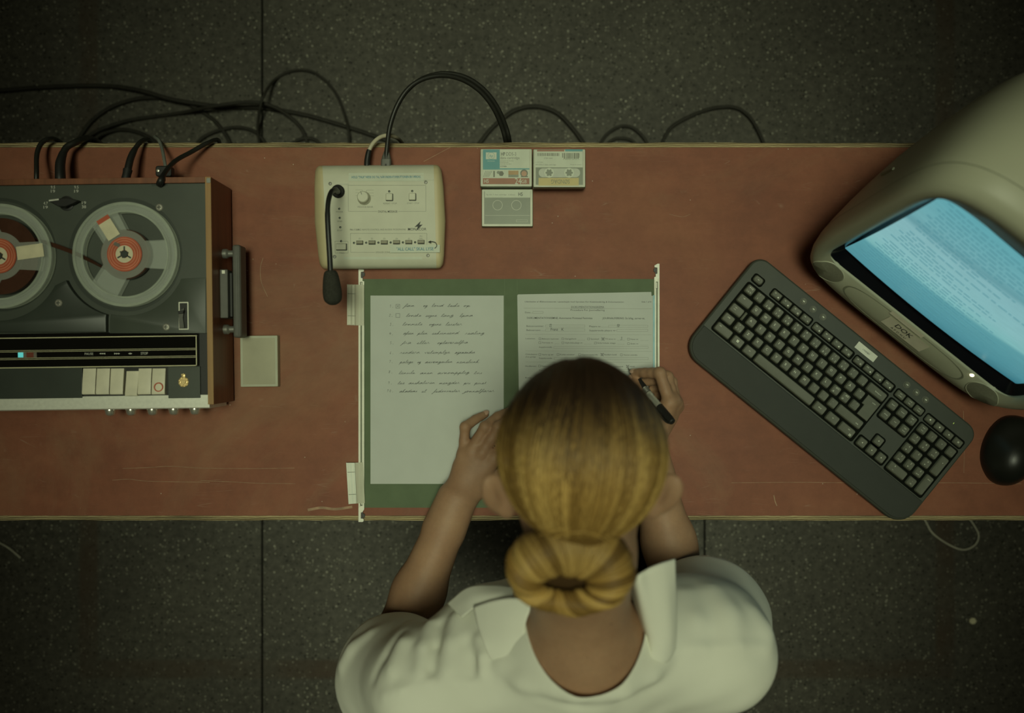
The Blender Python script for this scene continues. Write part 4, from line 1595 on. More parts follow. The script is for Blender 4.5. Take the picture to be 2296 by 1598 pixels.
    for (x, y) in ((862, 1004), (1358, 1001), (1360, 926), (862, 928)):
        o = Q(x, y)
        p.append((o.x, o.y, zat(y) + 0.0036))
    n = len(p)
    b.add(p + [(x, y, z - 0.0004) for x, y, z in p], [(0, 1, 2, 3), (7, 6, 5, 4)] + [(i, i + 4, (i + 1) % 4 + 4, (i + 1) % 4) for i in range(4)], 0)
    o = Q(1112, 967)
    b.text('"ALL CALL" SKAL LYSE', o.x, o.y, zat(967) + 0.0040, 0.0048, 1, 'C', 0.006, 0, 368 * L, 0.015)
    pts = [(1308, 962, ), (1328, 942), (1322, 912), (1295, 896), (1252, 898)]
    w = smooth([(Q(x, y).x, Q(x, y).y, 0) for x, y in pts], 6)
    b.ribbon(w[:, :2], 0.0012, zat(900) + 0.0044, 2)
    hd = [(1240, 898), (1272, 884), (1272, 916)]
    b.add([(Q(x, y).x, Q(x, y).y, zat(900) + 0.0044) for x, y in hd][::-1], [(0, 1, 2)], 2)
    obj('sticker', b, ['card_white', 'blue_ink', 'dark_ink'], t)
    # goose neck
    o = P(758.5, 429.5, hz)
    b = MB()
    b.lathe([(0.0100, 0), (0.0100, 0.004), (0.0085, 0.006), (0.0060, 0.007), (0.0056, 0.014), (0.0040, 0.016), (0.0001, 0.016)], (o.x, o.y, DZ + hz), 28)
    obj('microphone_base', b, 'black_soft', t)
    path = smooth([P(757.5, 430, hz + 0.010), P(757, 429, 0.062), P(752, 426, 0.082), P(743, 430, 0.100), P(736.5, 450, 0.112), P(734.5, 480, 0.118), P(736, 520, 0.120), P(739, 570, 0.119), P(741, 612, 0.116)], 8)
    r = np.interp(np.linspace(0, 1, len(path)), [0, 0.25, 0.6, 0.62, 1], [0.0038, 0.0036, 0.0036, 0.0040, 0.0040])
    b = MB()
    b.tube(path, r, 12)
    obj('goose_neck', b, 'black', t)
    # foam wind shield
    a, e = np.array(P(741, 606, 0.1165)), np.array(P(747.5, 684, 0.110))
    d = e - a
    ln = np.linalg.norm(d)
    X = Matrix.Translation(a) @ Vector(d).to_track_quat('Z', 'Y').to_matrix().to_4x4()
    pr = [(0.0060, 0.0), (0.0092, 0.003), (0.0115, 0.012), (0.0130, 0.024), (0.0136, 0.034), (0.0126, 0.042), (0.0098, ln - 0.004), (0.0050, ln - 0.0008), (0.0001, ln)]
    pr = [tuple(q) for q in smooth([(x, y, 0) for x, y in pr], 3)[:, :2]]
    b = MB()
    b.lathe(pr, n=32, X=X)
    obj('foam_windshield', b, 'foam', t, 80)


build_console()


# ------------------------------------------------------------------ reel-to-reel tape recorder
HD = 0.088                       # height of the deck plate
RANG = math.radians(0.75)


def build_recorder():
    o = P(140, 655, 0)
    base = Vector((o.x * (H - HD) / H, o.y * (H - HD) / H, DZ))
    t = thing('tape_recorder', base, 'wooden reel-to-reel tape recorder with grey deck, ivory piano keys and black display', 'tape recorder', rz=RANG)
    ca, sa = math.cos(-RANG), math.sin(-RANG)

    def R(px, py, h=HD):
        q = P(px, py, h)
        dx, dy = q.x - base.x, q.y - base.y
        return (dx * ca - dy * sa, dx * sa + dy * ca)
    K = PX * (H - HD) / H
    w = dict(world=False)
    xl = -(R(478, 655)[0])                     # the left end mirrors the right
    xr = R(478.6, 655)[0]
    yb, yf = R(478, 397.5)[1], R(478, 906)[1]
    tw = 13 * K
    zt = HD + 0.005
    # wooden cabinet
    b = MB()
    b.box(((xl + xr) / 2, (yb + yf) / 2, 0.010), (xr - xl - 0.002, yb - yf - 0.004, 0.008), 0)
    for x in (xl + tw / 2, xr - tw / 2):
        s = 1 if x > 0 else -1
        b.rbox(x, (yb + yf) / 2, tw, yb - yf, 0.006, zt - 0.0012, 0.001)
    b.rbox((xl + xr) / 2, yb - tw / 2, xr - xl - 2 * tw, tw, 0.006, zt - 0.0012, 0.001)
    obj('cabinet', b, 'teak', t, **w)
    b = MB()
    for x in (xl + tw / 2, xr - tw / 2):
        b.rbox(x, (yb + yf) / 2, tw, yb - yf, zt - 0.0012, zt, 0.001, 0.0004)
    b.rbox((xl + xr) / 2, yb - tw / 2, xr - xl - 2 * tw, tw, zt - 0.0012, zt, 0.001, 0.0004, 1)
    obj('cabinet_rim', b, ['teak_cut', 'teak'], t, **w)
    b = MB()
    q = R(467.5, 404.5, zt)
    b.rbox(q[0], q[1], 0.0062, 0.0078, zt - 0.001, zt + 0.0006, 0.002, 0.0003)
    obj('corner_bracket', b, 'zinc', t, **w)
    for fx in (xl + 0.03, xr - 0.03):
        for fy in (yb - 0.03, yf + 0.03):
            b = MB()
            b.cyl((fx, fy), 0.011, 0.0, 0.0062, 20, 0, 0.001)
            obj('foot', b, 'black_soft', t, **w)
    # deck plate
    xi0, xi1 = xl + tw + 0.0004, xr - tw - 0.0004
    q0, q1 = R(300, 410), R(300, 749)
    b = MB()
    b.rbox((xi0 + xi1) / 2, (q0[1] + q1[1]) / 2, xi1 - xi0, q0[1] - q1[1], HD - 0.03, HD, 0.002, 0.0006)
    q = R(358, 413.5)
    b.rbox(q[0], q[1], 36 * K, 6 * K, HD, HD + 0.0003, 0.0002, 0, 1)
    # recessed wells under the reels
    for px in (281, 0):
        q = R(px, 571)
        b.annulus(q, 120 * K, 127.5 * K, HD, HD + 0.0004, 80, 1)
        b.disc(q[0], q[1], 30 * K, HD + 0.0006, 1, 40)
    obj('deck_plate', b, ['deck', 'deck_dark'], t, **w)
    # front black panel with the right-hand block
    qa, qb = R(300, 745), R(300, 893)
    b = MB()
    b.rbox((xi0 + xi1) / 2, (qa[1] + qb[1]) / 2, xi1 - xi0, qa[1] - qb[1], HD - 0.05, HD - 0.0035, 0.001, 0.0005, 0)
    obj('front_panel', b, 'black', t, **w)
    b = MB()
    qa, qb = R(376, 822), R(449, 892)
    b.rbox((qa[0] + qb[0]) / 2, (qa[1] + qb[1]) / 2, qb[0] - qa[0], qa[1] - qb[1], HD - 0.0040, HD - 0.0005, 0.001, 0.0006, 0)
    obj('panel_block', b, ['deck', 'deck_dark'], t, **w)
    b = MB()
    qa, qb = R(-190, 822), R(184, 892)
    b.rbox((qa[0] + qb[0]) / 2, (qa[1] + qb[1]) / 2, qb[0] - qa[0], qa[1] - qb[1], HD - 0.0040, HD - 0.0005, 0.001, 0.0006, 1)
    obj('panel_block', b, ['deck', 'deck_dark'], t, **w)
    # right-hand cover with the lever, cut round the reel
    cc = R(281, 571)
    b = MB()
    out = [R(418, 624), R(462, 623), R(462, 747), R(247, 747), R(247, 716)]
    for a in np.linspace(104, 24, 20):
        rr = 137 * K
        out.append((cc[0] + rr * math.cos(math.radians(-a)), cc[1] + rr * math.sin(math.radians(-a))))
    b.prism(out, HD - 0.001, HD + 0.0014, 0, 0.0005)
    obj('reel_cover_plate', b, 'deck', t, 25, **w)
    # head cover between the reels
    b = MB()
    out = []
    for a in np.linspace(156, 106, 16):
        rr = 139 * K
        out.append((cc[0] + rr * math.cos(math.radians(-a)), cc[1] + rr * math.sin(math.radians(-a))))
    out += [R(243.5, 714), R(243.5, 745), R(-190, 745)]
    c2 = R(0, 574)
    out += [R(-190, 720)]
    for a in np.linspace(120, 28, 22):
        rr = 146 * K
        out.append((c2[0] + rr * math.cos(math.radians(-a)), c2[1] + rr * math.sin(math.radians(-a))))
    b.prism(out, HD - 0.001, HD + 0.0085, 0, 0.0012)
    obj('head_cover', b, 'deck_dark', t, 25, **w)
    # speed selector with its numerals
    q = R(150, 456)
    b = MB()
    b.lathe([(0.0110, 0), (0.0110, 0.001), (0.0080, 0.0015), (0.0072, 0.005), (0.0001, 0.005)], (q[0], q[1], HD), 28, 0)
    hp = [R(118, 454), R(140, 448), R(160, 446), R(184, 452), R(172, 459), R(155, 466), R(140, 466)]
    b.prism(hp, HD + 0.004, HD + 0.011, 0, 0.001)
    a, e = R(119, 453), R(141, 450)
    b.line(a[0], a[1], e[0], e[1], 0.0022, HD + 0.0111, 1)
    obj('speed_knob', b, ['black', 'white_ink'], t, **w)
    for px, py, s1, s2 in ((119, 424, '9.5', '19'), (171.5, 424, '9.5', '19'), (102.5, 460, '4.7', '19'), (188.5, 459, '19', '38')):
        b = MB()
        for dy, s in ((-4.5, s1), (4.5, s2)):
            q = R(px, py + dy)
            b.text(s, q[0], q[1], HD + 0.00025, 0.0042, 0, width=0.0062)
        obj('speed_numeral', b, 'white_ink', t, **w)
    for px, py, hh in ((357.5, 464.8, HD), (131.5, 679, HD + 0.0085), (373, 733, HD + 0.0014)):
        q = R(px, py, hh)
        b = MB()
        b.lathe([(0.0054, -0.001), (0.0054, 0.0004), (0.0042, 0.0012), (0.0001, 0.0014)], (q[0], q[1], hh), 24, 0)
        b.box((q[0], q[1], hh + 0.0014), (0.0062, 0.0010, 0.0006), 1)
        b.box((q[0], q[1], hh + 0.0014), (0.0010, 0.0062, 0.0006), 1)
        obj('screw', b, ['chrome', 'deck_dark'], t, **w)
    # sliding lever in its white frame
    q = R(413, 708)
    b = MB()
    b.rbox(q[0], q[1], 22 * K, 62 * K, HD + 0.0012, HD + 0.0018, 0.0008, 0, 1)
    b.frame(q[0], q[1], 22 * K, 62 * K, 2.4 * K, HD + 0.0021, 0, 0.0008)
    obj('lever_frame', b, ['rail', 'black'], t, **w)
    b = MB()
    lv = [R(403, 698), R(416, 690), R(413, 712), R(416, 735), R(405, 737)]
    b.prism(lv, HD + 0.0018, HD + 0.0052, 0, 0.0006)
    lv = [R(404, 698), R(417, 696), R(415, 703), R(405, 704)]
    b.prism(lv, HD + 0.005, HD + 0.0085, 1, 0.0006)
    obj('slide_lever', b, ['grey_bar', 'black'], t, **w)
    # display glass
    b = MB()
    a, e = R(-190, 751), R(446, 820)
    zg = HD + 0.0005
    b.rbox((a[0] + e[0]) / 2, (a[1] + e[1]) / 2, e[0] - a[0], a[1] - e[1], HD - 0.004, zg, 0.001, 0.0004, 0)
    for y0, y1, th in ((752.5, 752.5, 2.0), (780.5, 780.5, 0.9), (783.6, 783.6, 0.9), (797.5, 797.5, 0.9), (800.6, 800.6, 0.9), (819, 819, 2.0)):
        a, e = R(-190, y0 + 8), R(442, y1)
        b.line(a[0], e[1], e[0], e[1], th * K, zg + 0.00015, 1)
    a, e = R(441, 751), R(441, 820)
    b.line(e[0], a[1], e[0], e[1], 2.0 * K, zg + 0.00015, 1)
    obj('display_glass', b, ['black_gloss', 'cream_line'], t, **w)
    b = MB()
    q = R(200, 793)
    b.text('PAUSE', q[0], q[1], zg + 0.0002, 0.0034, 0, width=19 * K)
    q = R(324, 792)
    b.text('STOP', q[0], q[1], zg + 0.0002, 0.0036, 0, width=16 * K)
    for px, n in ((230, 'lll'), (263, 'rrr'), (292.5, 'lr')):
        for i, chd in enumerate(n):
            q = R(px + (i - (len(n) - 1) / 2) * 4.4, 792.5)
            s = 1 if chd == 'r' else -1
            a = 0.0016
            v = [(q[0] - s * a * 0.8, q[1] - a * 0.8, zg + 0.0002), (q[0] + s * a, q[1], zg + 0.0002), (q[0] - s * a * 0.8, q[1] + a * 0.8, zg + 0.0002)]
            b.add(v if s > 0 else v[::-1], [(0, 1, 2)])
    obj('display_print', b, 'white_ink', t, **w)
    b = MB()
    for x0, x1, mi in ((41, 53, 0), (53, 60, 2), (60, 76, 1), (76, 83, 2)):
        a, e = R(x0, 790), R(x1, 801)
        b.rbox((a[0] + e[0]) / 2, (a[1] + e[1]) / 2, e[0] - a[0], a[1] - e[1], zg, zg + 0.0004, 0.0004, 0, mi)
    obj('level_meter', b, ['cyan_lit', 'meter_red', 'meter_grey'], t, **w)
    # piano keys
    for i in range(6):
        x0 = 186.5 + 31.1 * i
        b = MB()
        y0, y1 = (826, 884) if i != 3 else (832, 887.5)
        a, e = R(x0 + 0.6 + (2 if i == 3 else 0), y0), R(x0 + 30.3, y1)
        cx, wd = (a[0] + e[0]) / 2, e[0] - a[0]
        # a key is a wedge: shallow at the back, rounded lip at the front
        d = -0.0025 if i == 3 else 0
        pr = [(a[1], 0.001 + d), ((a[1] * 0.6 + e[1] * 0.4), 0.0035 + d), (e[1] + 0.003, 0.0058 + d * 0.4), (e[1] + 0.0008, 0.0052 + d * 0.4), (e[1], 0.003 + d * 0.4), (e[1], -0.012)]
        rs = []
        for k, u in enumerate(np.linspace(-0.5, 0.5, 5)):
            tp = 0.0006 if abs(u) == 0.5 else 0
            rs.append(np.array([(cx + u * wd, y, HD + h - tp) for y, h in pr] + [(cx + u * wd, a[1], HD - 0.012)]))
        b.rings(rs, 0)
        obj('piano_key', b, 'cream_key', t, **w)
        if i == 5:
            b = MB()
            q = R(355.7, 867.6, HD + 0.005)
            b.annulus(q, 8.0 * K, 10.4 * K, HD + 0.0035, HD + 0.0058, 40)
            obj('record_ring', b, 'red', t, **w)
    # gilt crest: ring, ribs and a small crown
    q = R(411.5, 856)
    b = MB()
    zc = HD - 0.0006
    b.lathe([(0.0076, 0), (0.0076, 0.0008), (0.0068, 0.0014), (0.0062, 0.0009), (0.0001, 0.0010)], (q[0], q[1], zc), 36, 0, sy=1.0)
    rg = random.Random(2)
    for i in range(9):
        an = i * 2 * math.pi / 9
        b.lathe([(0.0013, 0), (0.0009, 0.0016), (0.0001, 0.0018)], (q[0] + 0.0066 * math.cos(an), q[1] + 0.0066 * math.sin(an), zc), 8)
    b.prism([(q[0] - 0.0034, q[1] + 0.0028), (q[0] + 0.0034, q[1] + 0.0028), (q[0] + 0.0034, q[1] - 0.0010), (q[0], q[1] - 0.0048), (q[0] - 0.0034, q[1] - 0.0010)], zc, zc + 0.0022, 0, 0.0004)
    for dx in (-0.0048, 0.0048):
        b.lathe([(0.0014, 0), (0.0012, 0.0018), (0.0001, 0.0022)], (q[0] + dx, q[1] - 0.0004, zc), 8, 0, sy=2.2)
    b.lathe([(0.0030, 0), (0.0028, 0.0018), (0.0001, 0.0024)], (q[0], q[1] + 0.0092, zc), 14)
    for dx in (-0.0022, 0, 0.0022):
        b.lathe([(0.0009, 0), (0.0007, 0.0020), (0.0001, 0.0022)], (q[0] + dx, q[1] + 0.0118 - abs(dx) * 0.3, zc), 8)
    obj('crest', b, 'gold', t, **w)
    # aluminium front rail and its five domed knobs
    b = MB()
    a, e = R(-190, 893.5), R(468, 915.5)
    ztop = HD - 0.0015
    prf = [(a[1], ztop), (e[1] + 0.0015, ztop - 0.002), (e[1], ztop - 0.0045), (e[1], 0.012), (a[1], 0.012)]
    rs = [np.array([(x, y, z) for y, z in prf]) for x in (a[0], e[0])]
    b.rings(rs[::-1] if False else rs, 0)
    obj('front_rail', b, 'alu', t, **w)
    yf2 = e[1]
    for px in (248, 295, 342.8, 390.6, 438):
        x = R(px, 925, 0.05)[0]
        b = MB()
        X = Matrix.Translation((x, yf2 - 0.0, 0.050)) @ Matrix.Rotation(math.pi / 2, 4, 'X')
        pr = [(0.0088, -0.001), (0.0088, 0.003), (0.0080, 0.0035), (0.0074, 0.0075), (0.0060, 0.0100), (0.0034, 0.0116), (0.0001, 0.0122)]
        b.lathe(pr, n=28, X=X)
        obj('tone_knob', b, 'chrome', t, **w)
    # folded carrying handle on the right side, on two posts
    xs = xr
    ya, ye = R(520, 549, 0.052)[1], R(520, 757, 0.052)[1]
    g = thing_part('carrying_handle', t)
    b = MB()
    b.rbox(xs + 0.0235, (ya + ye) / 2, 0.0125, ya - ye, 0.030, 0.0565, 0.004, 0.003)
    for k in (-0.002, 0.0015, 0.004):
        b.rbox(xs + 0.0235 + k, (ya + ye) / 2, 0.0012, (ya - ye) * 0.97, 0.0560, 0.0571, 0.0004, 0.0003)
    obj('grip', b, 'grey_bar', g, **w)
    for py in (567.5, 738):
        y = R(510, py, 0.05)[1]
        b = MB()
        X = Matrix.Translation((xs, y, 0.044)) @ Matrix.Rotation(math.pi / 2, 4, 'Y')
        b.lathe([(0.0075, 0), (0.0075, 0.006), (0.0052, 0.009), (0.0052, 0.018), (0.0001, 0.018)], n=20, X=X)
        obj('post', b, 'zinc', g, **w)
    y0, y1 = R(500, 604, 0.06)[1], R(500, 713, 0.06)[1]
    b = MB()
    b.rbox(xs + 0.0060, (y0 + y1) / 2, 0.0120, y0 - y1, 0.022, 0.062, 0.0015, 0.0012, 0)
    b.rbox(xs + 0.0060, y0 - 0.004, 0.0046, 0.0050, 0.062, 0.0624, 0.0004, 0, 1)
    b.rbox(xs + 0.0135, (y0 + y1) / 2 - 0.001, 0.0040, y0 - y1 - 0.006, 0.020, 0.052, 0.001, 0.0008, 2)
    obj('socket_panel', b, ['grey_bar', 'rail', 'black'], t, **w)
    return t, R, K


def thing_part(name, parent):
    o = bpy.data.objects.new(name, None)
    o.empty_display_size = 0.03
    o.parent = parent
    COL.objects.link(o)
    return o


REC, RR, RK = build_recorder()


def build_reel(px, py, full, label, rot):
    q = P(px, py, HD + 0.012)
    z = DZ + HD + 0.0008
    t = thing('tape_reel', (q.x, q.y, z), label, 'tape reel', rz=rot)
    w = dict(world=False)
    K = PX * (H - HD - 0.014) / H
    ro = 117.5 * K
    rh = 39 * K
    b = MB()
    b.cyl((0, 0), 8 * K, 0, 0.0155, 20)
    for k in range(3):
        a = k * 2 * math.pi / 3 + 0.4
        b.box((7.5 * K * math.cos(a), 7.5 * K * math.sin(a), 0.0155), (6 * K, 3.0 * K, 0.0012), 0, X=None)
    obj('spindle', b, 'deck_dark', t, **w)
    for z0 in (0.0008, 0.0115):
        b = MB()
        # flange: a ring outside, three wide spokes, open windows between
        b.annulus((0, 0), 97 * K, 112 * K, z0, z0 + 0.0013, 96, 0)
        b.annulus((0, 0), 26 * K, 54 * K, z0, z0 + 0.0013, 64, 0)
        for k in range(3):
            a0 = k * 2 * math.pi / 3
            hw0, hw1 = 0.62, 0.34
            v, f = [], []
            n = 10
            for i in range(n + 1):
                for r_, hw in ((52 * K, hw0), (98 * K, hw1)):
                    an = a0 + hw * (2 * i / n - 1)
                    v += [(r_ * math.cos(an), r_ * math.sin(an), z0 + 0.0013), (r_ * math.cos(an), r_ * math.sin(an), z0)]
            for i in range(n):
                o = 4 * i
                f += [(o, o + 2, o + 6, o + 4), (o + 1, o + 5, o + 7, o + 3)]
            f += [(0, 1, 3, 2), (4 * n, 4 * n + 2, 4 * n + 3, 4 * n + 1)]
            b.add(v, f, 0)
        b.annulus((0, 0), 111.5 * K, 117.5 * K, z0 - 0.0003, z0 + 0.0018, 96, 1)
        b.annulus((0, 0), 94.5 * K, 98 * K, z0 - 0.0002, z0 + 0.0016, 96, 1)
        obj('flange', b, ['reel_clear', 'reel_rim'], t, **w)
    # wound tape
    rt = (86 if full else 56) * K
    b = MB()
    b.annulus((0, 0), rh * 0.9, rt, 0.0030, 0.0105, 96, 0)
    for r_ in np.linspace(rh, rt, 7)[1:-1]:
        b.annulus((0, 0), r_ - 0.0002, r_ + 0.0002, 0.0104, 0.01062, 72, 0)
    obj('wound_tape', b, 'tape', t, **w)
    # hub with its round paper label
    b = MB()
    b.annulus((0, 0), 8.5 * K, rh, 0.0012, 0.0142, 72, 0)
    b.annulus((0, 0), 9.0 * K, 19.5 * K, 0.0140, 0.0145, 48, 1)
    for r_ in (24, 30, 35):
        b.annulus((0, 0), (r_ - 0.5) * K, (r_ + 0.4) * K, 0.0141, 0.01435, 64, 2)
    for k in range(3):
        a = math.radians(90 + 120 * k)
        b.rbox(13 * K * math.cos(a), 13 * K * math.sin(a), 3.5 * K, 9 * K, 0.0140, 0.01465, 0.0006, 0, 3, rot=a + math.pi / 2)
    b.rbox(0, 0, 30 * K, 3 * K, 0.0155, 0.0162, 0.0006, 0, 3) if False else None
    a = math.radians(128)
    b.rbox(27 * K * math.cos(a), 27 * K * math.sin(a), 8 * K, 14 * K, 0.0141, 0.0146, 0.001, 0, 4, rot=a + math.pi / 2 + 0.5)
    obj('hub', b, ['red', 'cream', 'red_line', 'deck_dark', 'meter_grey'], t, **w)
    # long paper label stuck on one spoke of the flange
    b = MB()
    ang = math.radians(122 if not full else 8)
    r0, r1 = (44, 96) if not full else (40, 100)
    hw = 15 * K
    ca, sa = math.cos(ang), math.sin(ang)
    def place(u0, u1, mi, z0):
        v = [(u0 * K, -hw), (u1 * K, -hw), (u1 * K, hw), (u0 * K, hw)]
        v = [(x * ca - y * sa, x * sa + y * ca, z0 + 0.0003) for x, y in v] + [(x * ca - y * sa, x * sa + y * ca, z0) for x, y in v]
        b.add(v, [(0, 1, 2, 3), (7, 6, 5, 4)] + [(i, i + 4, (i + 1) % 4 + 4, (i + 1) % 4) for i in range(4)], mi)
    place(r0, r1 - (10 if not full else 0), 0, 0.0130)
    if not full:
        place(r1 - 10, r1, 1, 0.0130)
    obj('side_label', b, ['cream', 'red'], t, **w)
    return t


REEL_L = build_reel(0, 574, True, 'nearly full tape reel with red hub at the left of the recorder deck', 0.0)
REEL_R = build_reel(281, 570, False, 'nearly empty clear reel with red hub and cream spoke label, right on the deck', 0.0)


def build_strand():
    # the ribbon of tape running from the full reel to the take-up reel
    b = MB()
    p = [P(78, 536, HD + 0.008), P(110, 546, HD + 0.0085), P(155, 562, HD + 0.0085), P(200, 583, HD + 0.008), P(236, 602, HD + 0.0075), P(262, 612, HD + 0.0075)]
    s = smooth(p, 6)
    n = len(s)
    tw = np.interp(np.linspace(0, 1, n), [0, 0.25, 0.5, 1], [0.2, 0.9, 0.7, 0.1])
    rs = []
    for i in range(n):
        d = s[min(i + 1, n - 1)] - s[max(i - 1, 0)]
        d /= np.linalg.norm(d)
        side = np.array([-d[1], d[0], 0])
        up = np.array([0, 0, 1.0])
        a = tw[i] * math.pi / 2
        wv = (side * math.sin(a) + up * math.cos(a)) * 0.0031
        nv = (side * math.cos(a) - up * math.sin(a)) * 0.0002
        rs.append(np.array([s[i] - wv - nv, s[i] + wv - nv, s[i] + wv + nv, s[i] - wv + nv]))
    b.rings(rs, 0)
    obj('tape_strand', b, 'tape', REEL_L)


build_strand()


# ------------------------------------------------------------------ cables
def cable(pts, r, m, label, group=None, plug=None, name='cable', sub=8):
    """pts: (px, py, height above the desk); plug: list of (t0, t1, radius, material) sleeves"""
    path = smooth([P(*q) for q in pts], sub)
    b = MB()
    b.tube(path, r, 8)
    v = np.concatenate(b.v)
    lo, hi = v.min(0), v.max(0)
    t = thing(name, ((lo[0] + hi[0]) / 2, (lo[1] + hi[1]) / 2, lo[2]), label, 'cable', group)
    obj('cord', b, m, t, 60)
    for pl in plug or []:
        i0, i1 = int(pl[0] * (len(path) - 1)), max(int(pl[1] * (len(path) - 1)), int(pl[0] * (len(path) - 1)) + 2)
        seg = path[i0:i1 + 1]
        rr = np.interp(np.linspace(0, 1, len(seg)), [0, 0.15, 0.75, 1], [pl[2] * 0.96, pl[2], pl[2] * 0.9, pl[2] * pl[4] if len(pl) > 4 else pl[2] * 0.6])
        bb = MB()
        bb.tube(seg, rr, 14)
        obj('plug', bb, pl[3], t, 60)
    return t


FL = -DZ


def build_cables():
    f = FL + 0.006
    g = 'floor cables behind the desk'
    D = 'cable_dusty'
    cable([(-60, 206, f), (0, 203, f), (110, 195, f), (230, 192.5, f), (310, 202, f + 0.010), (390, 224, f + 0.014), (480, 237, f + 0.006), (540, 241, f), (590, 242, f), (680, 257, f), (760, 279, f), (840, 305, f), (905, 330, f), (960, 352, f)], 0.0054, D,
          'thick black cable running in from the left edge and along behind the desk', g)
    cable([(150, 352, f), (176, 312, f), (205, 272, f), (250, 240, f), (305, 222, f), (360, 220, f), (420, 233, f), (470, 262, f), (500, 293, f), (518, 325, f), (530, 356, f)], 0.0050, D,
          'black cable arching over the floor behind the tape recorder', g)
    cable([(160, 356, f), (185, 318, f + 0.012), (220, 293, f + 0.012), (290, 270, f), (400, 254, f), (480, 238, f + 0.034), (560, 229, f + 0.030), (610, 238, f + 0.024), (650, 262, f + 0.006), (678, 292, f), (692, 330, f), (700, 352, f)], 0.0048, D,
          'black cable rising behind the recorder and curling down just right of the floor joint', g)
    cable([(195, 352, f), (215, 310, f + 0.012), (250, 294, f), (285, 291, f), (325, 303, f), (350, 322, f), (362, 352, f)], 0.0050, D,
          'short black cable arch just behind the desk edge by the recorder jacks', g)
    cable([(430, 356, f), (445, 318, f), (475, 298, f), (520, 286, f), (555, 289, f), (580, 302, f), (600, 330, f), (610, 352, f)], 0.0044, D,
          'low black cable arch behind the desk to the left of the floor joint', g)
    cable([(586, 352, f), (581, 318, f), (578, 280, f + 0.016), (590, 218, f + 0.046), (620, 176, f), (665, 157, f), (710, 166, f), (750, 205, f), (772, 255, f), (782, 300, f + 0.014), (784, 350, f)], 0.0036, D,
          'thin black cable making a tall loop beside the floor joint', g)
    cable([(640, 352, f), (655, 322, f), (685, 310, f), (712, 318, f), (730, 352, f)], 0.0044, D, 'small black cable hump behind the desk beside the tall loop', g)
    cable([(1052, 352, f), (1078, 318, f), (1110, 280, f), (1158, 246, f), (1205, 239, f), (1250, 254, f), (1288, 293, f), (1308, 322, f), (1325, 352, f)], 0.0056, D,
          'thick black cable arch on the floor behind the cassette stacks', g)
    cable([(1335, 352, f), (1352, 312, f), (1376, 290, f), (1400, 282.5, f), (1424, 290, f), (1448, 316, f), (1462, 352, f)], 0.0040, D,
          'small black cable arch right of the cassette stacks behind the desk', g)
    cable([(1340, 348, f), (1370, 316, f), (1395, 310, f), (1420, 318, f), (1440, 348, f)], 0.0040, D, 'low black cable hump under the small arch right of the cassettes', g)
    cable([(1476, 352, f), (1487, 316, f), (1505, 286, f), (1545, 262, f), (1598, 243, f), (1648, 241, f), (1680, 262, f), (1700, 294, f), (1714, 326, f), (1722, 352, f)], 0.0046, D,
          'black cable arch on the floor between the cassettes and the computer', g)
    # cables plugged into the back of the recorder, going over the desk edge
    g2 = 'cables plugged into the tape recorder'
    cable([(82, 410, 0.045), (82, 385, 0.045), (83, 345, 0.034), (94, 320, 0.024), (114, 311, 0.010), (132, 316, -0.03), (142, 328, -0.12), (150, 345, -0.35), (160, 352, -0.60)], 0.0036, 'cable',
          'leftmost black lead plugged into the back of the recorder', g2)
    cable([(136, 412, 0.045), (135, 392, 0.045), (136, 362, 0.040), (148, 332, 0.030), (168, 320, 0.022), (184, 313, 0.006), (198, 310, -0.03), (222, 320, -0.10), (240, 340, -0.40), (250, 352, -0.62)], 0.0050, 'cable',
          'thick black jack lead bending over the desk edge behind the recorder', g2, [(0.0, 0.30, 0.0078, 'black', 0.7)])
    cable([(281, 408, 0.045), (285, 388, 0.045), (293, 355, 0.038), (304, 332, 0.028), (316, 318, 0.016), (328, 312, -0.01), (334, 314, -0.06), (338, 326, -0.20), (330, 345, -0.60)], 0.0036, 'cable',
          'black jack lead with ribbed sleeve behind the middle of the recorder', g2, [(0.0, 0.17, 0.0068, 'black_soft', 1.0), (0.15, 0.38, 0.0054, 'black', 0.7)])
    t = cable([(376, 388, 0.045), (371, 372, 0.045), (366, 345, 0.036), (361, 325, 0.020), (355, 313, 0.010), (348, 308, -0.008), (350, 308, -0.04), (366, 326, -0.25), (378, 350, -0.62)], 0.0026, 'cable_grey',
              'grey lead with a black two-screw connector behind the recorder', g2)
    b = MB()
    c = P(369.5, 385, 0.045)
    b.rbox(c.x, c.y, 0.0245, 0.0165, c.z - 0.006, c.z + 0.006, 0.004, 0.002, 0)
    for dx in (-0.0080, 0.0060):
        b.lathe([(0.0022, 0.005), (0.0022, 0.0066), (0.0001, 0.0070)], (c.x + dx, c.y + 0.0005, c.z), 12, 1)
    obj('connector', b, ['black', 'chrome'], t)
    cable([(357, 413, HD + 0.0035), (361, 404, HD + 0.010), (369, 388, 0.085), (383, 370, 0.066), (400, 356, 0.050), (430, 340, 0.030), (456, 325, 0.018), (470, 319, 0.010), (481, 314, -0.004), (490, 315, -0.04), (496, 330, -0.20), (505, 348, -0.60)], 0.0034, 'cable',
          'black lead leaving the slot in the recorder deck and crossing the desk edge', g2, [(0.0, 0.16, 0.0050, 'black', 0.75)])
    # console leads
    gl = 'leads plugged into the paging console'
    pts = [(866, 375, 0.022), (866, 356, 0.022), (868, 330, 0.024), (874, 285, 0.030), (890, 238, 0.034), (915, 200, 0.034), (950, 176, 0.030), (995, 167, 0.022), (1040, 176, 0.010), (1080, 202, -0.004), (1110, 240, -0.02), (1130, 285, -0.04), (1138.5, 318, -0.06), (1142, 340, -0.14), (1145, 352, -0.30), (1140, 352, -0.62)]
    path = smooth([P(*q) for q in pts], 8)
